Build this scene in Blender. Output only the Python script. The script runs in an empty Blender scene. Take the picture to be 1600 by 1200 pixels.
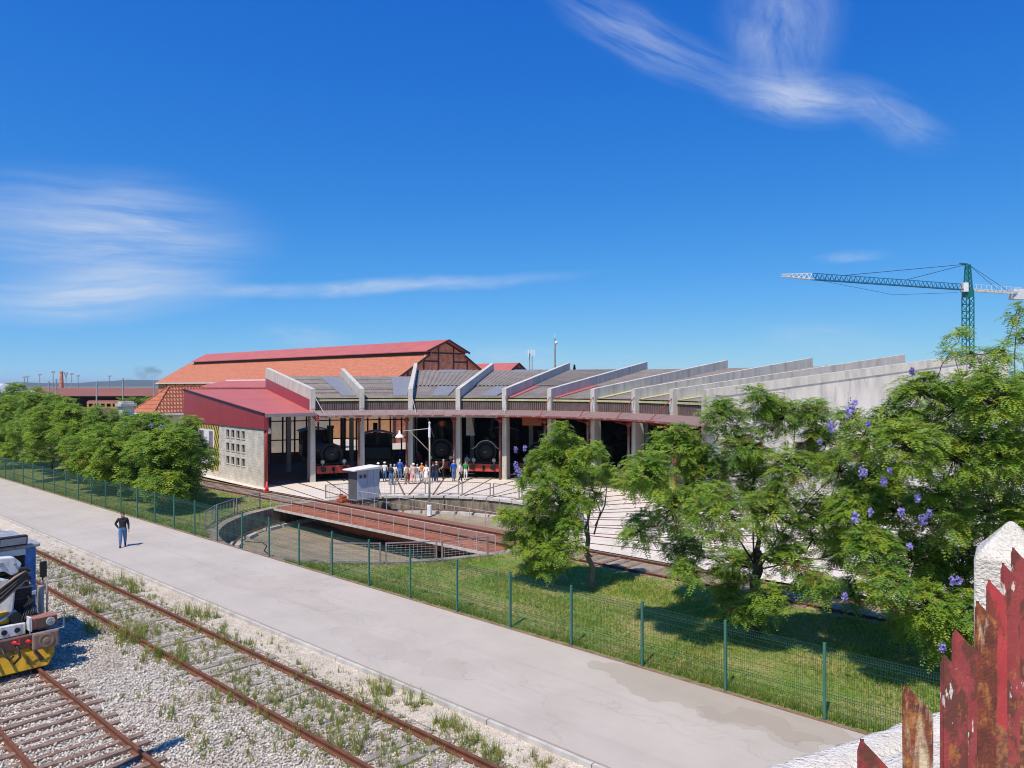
import bpy, bmesh, math, random
import numpy as np
from mathutils import Vector, Matrix

USE_HAZE = True
rng = np.random.default_rng(7)
random.seed(7)
scene = bpy.context.scene
COL = scene.collection
R = math.radians
PI = math.pi

# ------------------------------------------------------------------ camera
CAM_Z = 7.8
cam_data = bpy.data.cameras.new('camera')
cam = bpy.data.objects.new('camera', cam_data)
COL.objects.link(cam)
cam.location = (0, 0, CAM_Z)
cam.rotation_euler = (R(90) + 2 / 1160, 0, 0)
cam_data.sensor_width = 36
cam_data.lens = 36 * 1160 / 1600
cam_data.clip_start = 0.05
cam_data.clip_end = 20000
scene.camera = cam

# ------------------------------------------------------------------ sun, sky, exposure
SUN_EL = R(59)
SUN_H = Vector((-0.46, -0.888, 0)).normalized()          # horizontal direction towards the sun
sun_dir = Vector((SUN_H.x * math.cos(SUN_EL), SUN_H.y * math.cos(SUN_EL), math.sin(SUN_EL)))
sun_data = bpy.data.lights.new('sun', 'SUN')
sun_data.energy = 5.0
sun_data.angle = R(0.53)
sun_data.color = (1.0, 0.915, 0.80)
sun = bpy.data.objects.new('sun', sun_data)
COL.objects.link(sun)
sun.rotation_euler = sun_dir.to_track_quat('Z', 'Y').to_euler()
sun.location = (0, -40, 60)

vs = scene.view_settings
vs.view_transform = 'Standard'
vs.look = 'None'
vs.gamma = 1.0
vs.exposure = 0.0
vs.use_curve_mapping = False
scene.cycles.pixel_filter_type = 'BLACKMAN_HARRIS'
scene.cycles.filter_width = 1.05
scene.cycles.max_bounces = 8
scene.cycles.transparent_max_bounces = 16
scene.cycles.sample_clamp_indirect = 6

world = bpy.data.worlds.new('World')
scene.world = world
world.use_nodes = True
wn = world.node_tree.nodes
wl = world.node_tree.links
wn.clear()
w_out = wn.new('ShaderNodeOutputWorld')
w_bg = wn.new('ShaderNodeBackground')
w_bg.inputs['Strength'].default_value = 0.092
wl.new(w_bg.outputs[0], w_out.inputs[0])
sky = wn.new('ShaderNodeTexSky')
sky.sky_type = 'NISHITA'
sky.sun_disc = False
sky.sun_elevation = SUN_EL
sky.sun_rotation = math.atan2(sun_dir.x, sun_dir.y)
sky.air_density = 1.0
sky.dust_density = 0.15
sky.ozone_density = 1.5
# look a little above the true direction so the band at the horizon stays blue, then grade each channel
w_tc0 = wn.new('ShaderNodeTexCoord')
w_up = wn.new('ShaderNodeVectorMath')
w_up.operation = 'ADD'
w_up.inputs[1].default_value = (0, 0, 0.12)
wl.new(w_tc0.outputs['Generated'], w_up.inputs[0])
w_nrm = wn.new('ShaderNodeVectorMath')
w_nrm.operation = 'NORMALIZE'
wl.new(w_up.outputs[0], w_nrm.inputs[0])
wl.new(w_nrm.outputs[0], sky.inputs[0])


def wmath(op, a, b=None):
    n = wn.new('ShaderNodeMath')
    n.operation = op
    for i, x in enumerate((a, b)):
        if x is None:
            continue
        if isinstance(x, (int, float)):
            n.inputs[i].default_value = x
        else:
            wl.new(x, n.inputs[i])
    return n.outputs[0]


w_srgb = wn.new('ShaderNodeSeparateColor')
wl.new(sky.outputs[0], w_srgb.inputs[0])
w_grade = wn.new('ShaderNodeCombineColor')
for ci, (pw_, am_) in enumerate(((2.66, 0.0132), (1.36, 0.0735), (0.616, 0.3080))):
    ch_ = wmath('MULTIPLY', wmath('POWER', wmath('MINIMUM', w_srgb.outputs[ci], 5.5), pw_), am_ / 0.092)
    wl.new(ch_, w_grade.inputs[ci])


# cirrus: streaks given by bearing and height in the sky, broken up by stretched noise
w_tc = wn.new('ShaderNodeTexCoord')
w_sep = wn.new('ShaderNodeSeparateXYZ')
wl.new(w_tc.outputs['Generated'], w_sep.inputs[0])
w_az = wmath('ARCTAN2', w_sep.outputs[0], w_sep.outputs[1])
w_el = wmath('ARCSINE', w_sep.outputs[2])
w_ae = wn.new('ShaderNodeCombineXYZ')
wl.new(w_az, w_ae.inputs[0])
wl.new(w_el, w_ae.inputs[1])
w_warp = wn.new('ShaderNodeTexNoise')
w_warp.inputs['Scale'].default_value = 5.0
w_warp.inputs['Detail'].default_value = 4.0
wl.new(w_ae.outputs[0], w_warp.inputs['Vector'])
w_wsub = wn.new('ShaderNodeVectorMath')
w_wsub.operation = 'MULTIPLY_ADD'
wl.new(w_warp.outputs['Color'], w_wsub.inputs[0])
w_wsub.inputs[1].default_value = (0.05, 0.03, 0)
w_wadd = wn.new('ShaderNodeVectorMath')
w_wadd.operation = 'ADD'
wl.new(w_ae.outputs[0], w_wadd.inputs[0])
w_wadd.inputs[1].default_value = (-0.025, -0.015, 0)
wl.new(w_wadd.outputs[0], w_wsub.inputs[2])


def az_el(u, v):
    d = Vector(((u - 800) / 1160, 1.0, (602 - v) / 1160)).normalized()
    return math.atan2(d.x, d.y), math.asin(d.z)


def cirrus(u0, v0, u1, v1, width, strength, stretch=(1.6, 3.2), contrast=(0.36, 0.74)):
    a0, e0 = az_el(u0, v0)
    a1, e1 = az_el(u1, v1)
    cx, cy = (a0 + a1) / 2, (e0 + e1) / 2
    ln = math.hypot(a1 - a0, e1 - e0) / 2 * 1.25
    mp = wn.new('ShaderNodeMapping')
    mp.vector_type = 'TEXTURE'
    mp.inputs['Location'].default_value = (cx, cy, 0)
    mp.inputs['Rotation'].default_value = (0, 0, math.atan2(e1 - e0, a1 - a0))
    mp.inputs['Scale'].default_value = (ln, width / 1160, 1)
    wl.new(w_wsub.outputs[0], mp.inputs[0])
    le = wn.new('ShaderNodeVectorMath')
    le.operation = 'LENGTH'
    wl.new(mp.outputs[0], le.inputs[0])
    mr = wn.new('ShaderNodeMapRange')
    mr.interpolation_type = 'SMOOTHSTEP'
    mr.inputs['From Min'].default_value = 1.0
    mr.inputs['From Max'].default_value = 0.05
    wl.new(le.outputs['Value'], mr.inputs['Value'])
    ms = wn.new('ShaderNodeVectorMath')
    ms.operation = 'MULTIPLY'
    ms.inputs[1].default_value = (stretch[0], stretch[1], 1)
    wl.new(mp.outputs[0], ms.inputs[0])
    of = wn.new('ShaderNodeVectorMath')
    of.operation = 'ADD'
    of.inputs[1].default_value = (u0 * .013, v0 * .017, 0)
    wl.new(ms.outputs[0], of.inputs[0])
    nz = wn.new('ShaderNodeTexNoise')
    nz.inputs['Scale'].default_value = 1.0
    nz.inputs['Detail'].default_value = 9.0
    nz.inputs['Roughness'].default_value = 0.62
    nz.inputs['Distortion'].default_value = 0.35
    wl.new(of.outputs[0], nz.inputs['Vector'])
    m2 = wn.new('ShaderNodeMapRange')
    m2.inputs['From Min'].default_value = contrast[0]
    m2.inputs['From Max'].default_value = contrast[1]
    wl.new(nz.outputs['Fac'], m2.inputs['Value'])
    return wmath('MULTIPLY', wmath('MULTIPLY', mr.outputs[0], m2.outputs[0]), strength)


clouds = [
    cirrus(-140, 340, 420, 378, 100, 0.86, (1.1, 4.6), (0.24, 0.78)),
    cirrus(-120, 462, 380, 450, 50, 0.80, (1.1, 2.8), (0.16, 0.72)),
    cirrus(230, 456, 900, 430, 16, 0.62, (6.0, 1.0), (0.18, 0.72)),
    cirrus(860, -20, 1160, 130, 50, 0.52, (1.2, 3.4), (0.30, 0.82)),
    cirrus(1110, 128, 1400, 162, 46, 0.78, (1.7, 2.6), (0.26, 0.82)),
    cirrus(1180, 130, 1330, 150, 30, 0.20, (1.7, 2.0), (0.1, 0.7)),
    cirrus(1205, -90, 1235, 150, 105, 0.60, (1.4, 2.4), (0.26, 0.86)),
    cirrus(1330, 135, 1480, 235, 36, 0.42, (1.5, 2.2), (0.28, 0.82)),
    cirrus(400, 520, 560, 535, 26, 0.40, (2, 2), (0.3, 0.8)),
    cirrus(700, 548, 900, 562, 30, 0.38, (2, 2), (0.3, 0.8)),
    cirrus(1265, 404, 1385, 396, 12, 0.34, (2, 1.4), (0.15, 0.8)),
    cirrus(1170, 525, 1420, 535, 36, 0.28, (2, 2), (0.3, 0.8)),
]
tot = clouds[0]
for c in clouds[1:]:
    tot = wmath('ADD', tot, c)
tot = wmath('MINIMUM', tot, 0.8)
w_mix = wn.new('ShaderNodeMix')
w_mix.data_type = 'RGBA'
wl.new(tot, w_mix.inputs['Factor'])
wl.new(w_grade.outputs[0], w_mix.inputs[6])
w_mix.inputs[7].default_value = (7.2, 8.0, 9.4, 1)
wl.new(w_mix.outputs[2], w_bg.inputs['Color'])

# ------------------------------------------------------------------ site frame: t across the tracks, s along them
PHI = R(48.0)
NV = Vector((math.cos(PHI), math.sin(PHI), 0))       # across
DV = Vector((-math.sin(PHI), math.cos(PHI), 0))      # along, away to the left


def ST(s, t, z=0.0):
    return DV * s + NV * t + Vector((0, 0, z))


def pix(u, v, z=0.0):
    y = (CAM_Z - z) * 1160 / (v - 602)
    return Vector(((u - 800) / 1160 * y, y, z))


def to_st(p):
    return p.dot(DV), p.dot(NV)


TCS, TCT = 33.4, 27.45
TC = ST(TCS, TCT)                    # turntable centre
PIT_R = 9.7
RC = Vector((-6.4, 43.08, 0))        # centre the roundhouse fins point to
R1 = 19.2
TH0, DTH = -0.11, 0.207


def fin_th(k):
    return TH0 + DTH * (k - 3)


# ------------------------------------------------------------------ materials
MATS = {}


def nodes_of(m):
    return m.node_tree.nodes, m.node_tree.links


def M(name, col, rough=0.75, var=0.18, scale=2.0, col2=None, bump=0.0, bscale=40.0, metal=0.0, spec=0.35,
      stretch=None, mixr=(0.35, 0.68), coords='pos', fine=0.0, fscale=60.0, detail=6.0, bdist=0.02):
    """noise-mottled principled material"""
    m = bpy.data.materials.new(name)
    m.use_nodes = True
    n, l = nodes_of(m)
    b = n['Principled BSDF']
    b.inputs['Roughness'].default_value = rough
    b.inputs['Metallic'].default_value = metal
    b.inputs['Specular IOR Level'].default_value = spec
    if coords == 'pos':
        src = n.new('ShaderNodeNewGeometry').outputs['Position']
    else:
        src = n.new('ShaderNodeTexCoord').outputs['Object']
    vec = src
    if stretch:
        mp = n.new('ShaderNodeMapping')
        mp.inputs['Scale'].default_value = stretch
        l.new(src, mp.inputs[0])
        vec = mp.outputs[0]
    nz = n.new('ShaderNodeTexNoise')
    nz.inputs['Scale'].default_value = scale
    nz.inputs['Detail'].default_value = detail
    nz.inputs['Roughness'].default_value = 0.62
    l.new(vec, nz.inputs['Vector'])
    mr = n.new('ShaderNodeMapRange')
    mr.inputs['From Min'].default_value = mixr[0]
    mr.inputs['From Max'].default_value = mixr[1]
    l.new(nz.outputs['Fac'], mr.inputs['Value'])
    mx = n.new('ShaderNodeMix')
    mx.data_type = 'RGBA'
    l.new(mr.outputs[0], mx.inputs['Factor'])
    if col2 is None:
        a = tuple(c * (1 - var) for c in col)
        c2 = tuple(min(1, c * (1 + var)) for c in col)
    else:
        a, c2 = col, col2
    mx.inputs[6].default_value = (*a, 1)
    mx.inputs[7].default_value = (*c2, 1)
    outc = mx.outputs[2]
    if fine:
        n2 = n.new('ShaderNodeTexNoise')
        n2.inputs['Scale'].default_value = fscale
        n2.inputs['Detail'].default_value = 3.0
        l.new(src, n2.inputs['Vector'])
        r2 = n.new('ShaderNodeMapRange')
        r2.inputs['From Min'].default_value = 0.3
        r2.inputs['From Max'].default_value = 0.7
        r2.inputs['To Min'].default_value = 1 - fine
        r2.inputs['To Max'].default_value = 1 + fine
        l.new(n2.outputs['Fac'], r2.inputs['Value'])
        mm = n.new('ShaderNodeVectorMath')
        mm.operation = 'SCALE'
        l.new(outc, mm.inputs[0])
        l.new(r2.outputs[0], mm.inputs['Scale'])
        outc = mm.outputs[0]
    l.new(outc, b.inputs['Base Color'])
    if bump:
        nb = n.new('ShaderNodeTexNoise')
        nb.inputs['Scale'].default_value = bscale
        nb.inputs['Detail'].default_value = 4.0
        l.new(src, nb.inputs['Vector'])
        bp = n.new('ShaderNodeBump')
        bp.inputs['Strength'].default_value = bump
        bp.inputs['Distance'].default_value = bdist
        l.new(nb.outputs['Fac'], bp.inputs['Height'])
        l.new(bp.outputs[0], b.inputs['Normal'])
    MATS[name] = m
    return m


def overlay(m, col, scale, lo, hi, stretch=(1, 1, 1), amount=1.0, coords='pos', detail=8.0):
    """a second mottling laid over a material made by M (stains, rust, flaking)"""
    n, l = nodes_of(m)
    b = n['Principled BSDF']
    old = b.inputs['Base Color'].links[0].from_socket
    src = n.new('ShaderNodeNewGeometry').outputs['Position'] if coords == 'pos' else n.new('ShaderNodeTexCoord').outputs['Object']
    mp = n.new('ShaderNodeMapping')
    mp.inputs['Scale'].default_value = stretch
    mp.inputs['Location'].default_value = (3.1, 7.7, 1.3)
    l.new(src, mp.inputs[0])
    nz = n.new('ShaderNodeTexNoise')
    nz.inputs['Scale'].default_value = scale
    nz.inputs['Detail'].default_value = detail
    nz.inputs['Roughness'].default_value = 0.65
    l.new(mp.outputs[0], nz.inputs['Vector'])
    mr = n.new('ShaderNodeMapRange')
    mr.inputs['From Min'].default_value = lo
    mr.inputs['From Max'].default_value = hi
    mr.inputs['To Max'].default_value = amount
    l.new(nz.outputs['Fac'], mr.inputs['Value'])
    mx = n.new('ShaderNodeMix')
    mx.data_type = 'RGBA'
    l.new(mr.outputs[0], mx.inputs['Factor'])
    l.new(old, mx.inputs[6])
    mx.inputs[7].default_value = (*col, 1)
    l.new(mx.outputs[2], b.inputs['Base Color'])
    return m


M('earth', (0.20, 0.16, 0.11), col2=(0.16, 0.17, 0.07), scale=0.25, bump=0.3, bscale=8, rough=0.95)
M('gravel', (0.54, 0.48, 0.41), col2=(0.40, 0.345, 0.28), scale=0.5, bump=0.9, bscale=22, rough=0.95, fine=0.35, fscale=26, bdist=0.05)
M('stone_a', (0.68, 0.62, 0.54), scale=6, var=0.25, rough=0.9)
M('stone_b', (0.52, 0.47, 0.41), scale=6, var=0.25, rough=0.9)
M('stone_c', (0.36, 0.31, 0.26), scale=6, var=0.25, rough=0.9)
for q_ in 'abc':
    overlay(MATS['stone_' + q_], (0.34, 0.25, 0.18), 0.55, 0.50, 0.72, (1, 1, 1), 0.65)
M('fine_gravel', (0.62, 0.53, 0.42), col2=(0.48, 0.40, 0.31), scale=0.9, bump=0.8, bscale=40, rough=0.95, fine=0.3, fscale=45)
M('dirt', (0.22, 0.17, 0.12), col2=(0.34, 0.29, 0.22), scale=1.2, bump=0.5, bscale=20, rough=0.95, fine=0.25, fscale=30)
M('lawn_soil', (0.125, 0.205, 0.030), col2=(0.30, 0.25, 0.10), scale=0.6, bump=0.6, bscale=30, rough=0.95, fine=0.35, fscale=14)
M('sleeper', (0.17, 0.105, 0.080), col2=(0.28, 0.20, 0.155), scale=5, stretch=(1, 1, 1), bump=0.5, bscale=30, rough=0.9, fine=0.3)
M('sleeper_grey', (0.22, 0.19, 0.16), col2=(0.34, 0.30, 0.26), scale=5, bump=0.5, bscale=30, rough=0.9, fine=0.3)
M('rail_rust', (0.19, 0.068, 0.034), col2=(0.105, 0.042, 0.027), scale=4, bump=0.2, bscale=60, rough=0.75, fine=0.2)
M('deck_rust', (0.37, 0.125, 0.060), col2=(0.24, 0.085, 0.045), scale=1.6, bump=0.2, bscale=50, rough=0.8, fine=0.2)
M('deck_grey', (0.20, 0.110, 0.080), col2=(0.28, 0.115, 0.07), scale=1.4, rough=0.85, fine=0.2)
M('apron', (0.70, 0.62, 0.53), col2=(0.60, 0.53, 0.44), scale=0.7, bump=0.2, bscale=20, rough=0.9, fine=0.1, fscale=8)
M('pit_wall', (0.30, 0.245, 0.175), col2=(0.085, 0.068, 0.052), scale=1.2, stretch=(2.5, 2.5, 0.7), bump=0.5, bscale=14, rough=0.95)
M('pit_floor', (0.33, 0.265, 0.18), col2=(0.23, 0.185, 0.12), scale=0.8, bump=0.4, bscale=14, rough=0.95, fine=0.2, fscale=12)
M('kerb', (0.50, 0.47, 0.43), var=0.2, scale=2, bump=0.3, bscale=30, rough=0.9)
M('concrete', (0.60, 0.56, 0.495), col2=(0.46, 0.425, 0.375), scale=0.9, stretch=(2.2, 2.2, 0.5), bump=0.35, bscale=12, rough=0.9, fine=0.12, fscale=20)
overlay(MATS['concrete'], (0.10, 0.095, 0.085), 0.8, 0.52, 0.80, (2.2, 2.2, 0.30), 0.65)
M('concrete_white', (0.68, 0.63, 0.57), col2=(0.50, 0.465, 0.42), scale=0.6, stretch=(1.5, 1.5, 0.6), bump=0.3, bscale=10, rough=0.9)
overlay(MATS['concrete_white'], (0.16, 0.15, 0.14), 0.9, 0.50, 0.76, (1.6, 1.6, 0.35), 0.75)
M('post_white', (0.76, 0.71, 0.63), col2=(0.60, 0.55, 0.47), scale=14, bump=1.0, bscale=95, rough=0.98, bdist=0.014, fine=0.12, fscale=130)
overlay(MATS['post_white'], (0.26, 0.22, 0.18), 30, 0.60, 0.70, (1, 1, 1), 0.85)
overlay(MATS['post_white'], (0.42, 0.39, 0.34), 6, 0.55, 0.75, (1, 1, 1), 0.6)
M('burgundy', (0.31, 0.034, 0.044), var=0.07, scale=0.6, rough=0.42, spec=0.5)
M('red_roof', (0.46, 0.125, 0.110), var=0.09, scale=0.5, rough=0.6, spec=0.25, stretch=(1, 1, 1))
overlay(MATS['burgundy'], (0.20, 0.07, 0.07), 1.2, 0.52, 0.78, (2.5, 2.5, 0.25), 0.5)
overlay(MATS['red_roof'], (0.33, 0.15, 0.13), 0.9, 0.50, 0.78, (1, 1, 1), 0.55)
M('dark_trim', (0.045, 0.012, 0.014), rough=0.5)
M('grey_trim', (0.26, 0.22, 0.22), rough=0.6)
M('red_steel', (0.27, 0.035, 0.03), var=0.2, scale=3, rough=0.5)
overlay(MATS['red_steel'], (0.34, 0.22, 0.16), 3.5, 0.60, 0.72, (1, 1, 1), 0.6)
M('pipe_red', (0.22, 0.060, 0.045), col2=(0.40, 0.25, 0.18), scale=1.6, rough=0.6, mixr=(0.5, 0.62), stretch=(1, 1, 0.35))
M('dark_steel', (0.03, 0.03, 0.033), rough=0.5, var=0.25, scale=3)
M('roof_grey', (0.27, 0.228, 0.185), col2=(0.185, 0.150, 0.120), scale=0.8, rough=0.7, fine=0.2, fscale=6)
overlay(MATS['roof_grey'], (0.30, 0.29, 0.27), 0.5, 0.5, 0.75, (1, 1, 1), 0.6)
M('skylight', (0.235, 0.232, 0.235), rough=0.5, var=0.12, spec=0.6)
M('eave_trim', (0.50, 0.47, 0.24), var=0.15, rough=0.6)
M('cladding', (0.15, 0.105, 0.095), var=0.2, scale=2.5, rough=0.65)
M('canopy', (0.235, 0.165, 0.155), col2=(0.30, 0.23, 0.215), scale=1.2, rough=0.7, fine=0.15, fscale=10)
M('canopy_red', (0.27, 0.15, 0.13), col2=(0.235, 0.18, 0.16), scale=0.7, rough=0.7, fine=0.15, fscale=10)
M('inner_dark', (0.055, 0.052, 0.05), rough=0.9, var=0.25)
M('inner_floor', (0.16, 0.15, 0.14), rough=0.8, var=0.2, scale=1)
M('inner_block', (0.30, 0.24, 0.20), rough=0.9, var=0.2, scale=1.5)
M('loco_black', (0.010, 0.010, 0.010), rough=0.5, var=0.3, scale=5, spec=0.35)
M('loco_red', (0.52, 0.07, 0.045), rough=0.5, var=0.15, scale=4)
M('loco_steel', (0.40, 0.40, 0.39), rough=0.35, metal=0.8, var=0.1)
M('loco_copper', (0.45, 0.13, 0.07), rough=0.4, metal=0.6, var=0.1)
M('lamp_tan', (0.42, 0.38, 0.32), rough=0.6, var=0.12)
M('loco_trim', (0.55, 0.52, 0.46), rough=0.5, var=0.1)
M('white_paint', (0.80, 0.80, 0.78), rough=0.5, var=0.06)
M('cabin_grey', (0.46, 0.50, 0.55), rough=0.6, var=0.10, scale=2)
M('doorway_dark', (0.10, 0.10, 0.11), rough=0.7)  # shade inside the cabin's open doorway, as a flat dark colour
M('cabin_roof', (0.70, 0.68, 0.64), rough=0.8, var=0.12)
M('rail_grey', (0.42, 0.39, 0.38), rough=0.6, var=0.12)
M('rail_purple', (0.25, 0.20, 0.21), rough=0.6, var=0.15)
M('fence_green', (0.045, 0.155, 0.12), rough=0.5, var=0.1, spec=0.4)
M('fence_wire', (0.020, 0.075, 0.060), rough=0.5, var=0.1, spec=0.4)
M('bark', (0.15, 0.115, 0.085), col2=(0.24, 0.20, 0.16), scale=6, stretch=(3, 3, 0.6), bump=0.6, bscale=30, rough=0.95)
M('bark_dark', (0.075, 0.058, 0.044), var=0.25, scale=6, rough=0.95)
M('blossom', (0.34, 0.29, 0.62), var=0.3, scale=14, rough=0.8)
M('seedpod', (0.36, 0.14, 0.07), var=0.3, scale=8, rough=0.9)
M('frame_brown', (0.060, 0.028, 0.026), rough=0.7, var=0.2)
M('plaster', (0.55, 0.47, 0.36), rough=0.9, var=0.12, scale=1.5)
M('ochre', (0.44, 0.22, 0.11), rough=0.9, var=0.12, scale=0.8)
M('white_wall', (0.78, 0.76, 0.72), rough=0.9, var=0.08)
M('pale_roof', (0.55, 0.57, 0.58), rough=0.5, var=0.1)
M('station_roof', (0.26, 0.095, 0.065), col2=(0.19, 0.085, 0.07), scale=0.2, rough=0.8)
M('hill', (0.035, 0.05, 0.035), col2=(0.05, 0.06, 0.04), scale=0.01, rough=1.0)
M('mast_grey', (0.30, 0.31, 0.32), rough=0.6)
M('crane_green', (0.006, 0.16, 0.15), rough=0.45, var=0.08)
M('crane_blue', (0.02, 0.16, 0.30), rough=0.45, var=0.08)
M('crane_white', (0.72, 0.71, 0.70), rough=0.5, var=0.08)
M('cone_orange', (0.75, 0.06, 0.05), rough=0.5, var=0.05)
M('orange_paint', (0.38, 0.10, 0.045), rough=0.6, var=0.25, scale=5)
M('veh_blue', (0.035, 0.17, 0.47), rough=0.4, var=0.15, scale=4, spec=0.5)
overlay(MATS['veh_blue'], (0.25, 0.32, 0.42), 5, 0.56, 0.7, (1, 1, 1), 0.7)
M('veh_yellow', (0.58, 0.33, 0.02), rough=0.6, var=0.15, scale=3)
overlay(MATS['veh_yellow'], (0.16, 0.09, 0.035), 2.6, 0.50, 0.68, (1.6, 1.6, 0.8), 0.9)
M('veh_white', (0.66, 0.67, 0.68), rough=0.5, var=0.1, scale=3)
overlay(MATS['veh_white'], (0.22, 0.19, 0.16), 3, 0.58, 0.75, (1, 1, 1), 0.7)
M('veh_grey', (0.30, 0.31, 0.33), rough=0.55, var=0.15, scale=4)
M('veh_brown', (0.13, 0.075, 0.06), rough=0.7, var=0.25, scale=5)
M('veh_plate', (0.23, 0.15, 0.115), rough=0.7, var=0.25, scale=6)
M('veh_black', (0.02, 0.02, 0.022), rough=0.55, var=0.3)
for q_ in ('veh_blue', 'veh_white', 'veh_grey'):
    overlay(MATS[q_], (0.09, 0.075, 0.06), 4.5, 0.54, 0.70, (1.2, 1.2, 0.5), 0.7)
M('hose', (0.028, 0.026, 0.025), rough=0.5, var=0.3, scale=9)
M('hose_tan', (0.30, 0.20, 0.13), rough=0.7, var=0.2)
M('valve_red', (0.70, 0.04, 0.05), rough=0.4)
M('lens', (0.35, 0.36, 0.36), rough=0.15, spec=0.8)
M('lamp_orange', (0.34, 0.12, 0.08), rough=0.5)
M('stump', (0.19, 0.12, 0.085), rough=0.9)
M('road', (0.485, 0.430, 0.370), col2=(0.425, 0.375, 0.320), scale=0.45, bump=0.25, bscale=60, rough=0.9, fine=0.09, fscale=40)
M('edge_debris', (0.19, 0.085, 0.06), col2=(0.30, 0.20, 0.15), scale=2.5, bump=0.7, bscale=40, rough=0.95, fine=0.3, fscale=30)


def road_details():
    m = MATS['road']
    n, l = nodes_of(m)
    b = n['Principled BSDF']
    old = b.inputs['Base Color'].links[0].from_socket
    geo = n.new('ShaderNodeTexCoord').outputs['Object']      # x across, y along

    def mulcol(prev, fac_socket, colour):
        mx = n.new('ShaderNodeMix')
        mx.data_type = 'RGBA'
        l.new(fac_socket, mx.inputs['Factor'])
        l.new(prev, mx.inputs[6])
        mx.inputs[7].default_value = (*colour, 1)
        return mx.outputs[2]
    # a damp tan stain by the fence with a soft-edged wandering outline
    warp = n.new('ShaderNodeTexNoise')
    warp.inputs['Scale'].default_value = 0.9
    warp.inputs['Detail'].default_value = 5
    l.new(geo, warp.inputs['Vector'])
    ad = n.new('ShaderNodeVectorMath')
    ad.operation = 'MULTIPLY_ADD'
    l.new(warp.outputs['Color'], ad.inputs[0])
    ad.inputs[1].default_value = (2.2, 3.4, 0)
    sub = n.new('ShaderNodeVectorMath')
    sub.operation = 'ADD'
    l.new(geo, sub.inputs[0])
    sub.inputs[1].default_value = (-1.1, -1.7, 0)
    l.new(sub.outputs[0], ad.inputs[2])
    prev = old
    for (cx, cy, lx, ly, amt) in ((17.1, 8.8, 0.95, 3.6, 0.40), (16.4, 7.2, 0.5, 1.3, 0.30), (13.9, 17, 0.5, 3, 0.12), (15.0, 27, 0.8, 5, 0.10)):
        mp = n.new('ShaderNodeMapping')
        mp.vector_type = 'TEXTURE'
        mp.inputs['Location'].default_value = (cx, cy, 0)
        mp.inputs['Scale'].default_value = (lx, ly, 1000)
        l.new(ad.outputs[0], mp.inputs[0])
        le = n.new('ShaderNodeVectorMath')
        le.operation = 'LENGTH'
        l.new(mp.outputs[0], le.inputs[0])
        mr = n.new('ShaderNodeMapRange')
        mr.inputs['From Min'].default_value = 1.02
        mr.inputs['From Max'].default_value = 0.97
        mr.inputs['To Max'].default_value = amt
        l.new(le.outputs['Value'], mr.inputs['Value'])
        prev = mulcol(prev, mr.outputs[0], (0.29, 0.235, 0.17))
        rim = n.new('ShaderNodeMapRange')
        ab = n.new('ShaderNodeMath')
        ab.operation = 'SUBTRACT'
        ab.inputs[1].default_value = 1.0
        l.new(le.outputs['Value'], ab.inputs[0])
        ab2 = n.new('ShaderNodeMath')
        ab2.operation = 'ABSOLUTE'
        l.new(ab.outputs[0], ab2.inputs[0])
        rim.inputs['From Min'].default_value = 0.035
        rim.inputs['From Max'].default_value = 0.0
        rim.inputs['To Max'].default_value = 0.28
        l.new(ab2.outputs[0], rim.inputs['Value'])
        prev = mulcol(prev, rim.outputs[0], (0.24, 0.20, 0.155))
    # hairline cracks and drag marks
    for (sc, st, th, amt, loc) in ((0.16, (1, 0.40, 1), 0.005, 0.20, 0.0), (0.35, (1.0, 0.10, 1), 0.006, 0.14, 5.0)):
        mp = n.new('ShaderNodeMapping')
        mp.inputs['Scale'].default_value = st
        mp.inputs['Location'].default_value = (loc, loc, 0)
        l.new(ad.outputs[0], mp.inputs[0])
        vo = n.new('ShaderNodeTexVoronoi')
        vo.feature = 'DISTANCE_TO_EDGE'
        vo.inputs['Scale'].default_value = sc
        l.new(mp.outputs[0], vo.inputs['Vector'])
        mr = n.new('ShaderNodeMapRange')
        mr.inputs['From Min'].default_value = th
        mr.inputs['From Max'].default_value = 0.0
        mr.inputs['To Max'].default_value = amt
        l.new(vo.outputs['Distance'], mr.inputs['Value'])
        prev = mulcol(prev, mr.outputs[0], (0.20, 0.17, 0.14))
    l.new(prev, b.inputs['Base Color'])


road_details()
overlay(MATS['road'], (0.33, 0.285, 0.24), 1.3, 0.53, 0.78, (1.7, 0.07, 1), 0.40, 'obj')
overlay(MATS['road'], (0.36, 0.31, 0.26), 2.6, 0.56, 0.74, (1, 0.6, 1), 0.30, 'obj')
overlay(MATS['road'], (0.25, 0.21, 0.17), 9.0, 0.68, 0.76, (1, 1, 1), 0.5, 'obj')
overlay(MATS['apron'], (0.36, 0.30, 0.245), 0.9, 0.54, 0.76, (1, 1, 1), 0.55)


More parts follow.
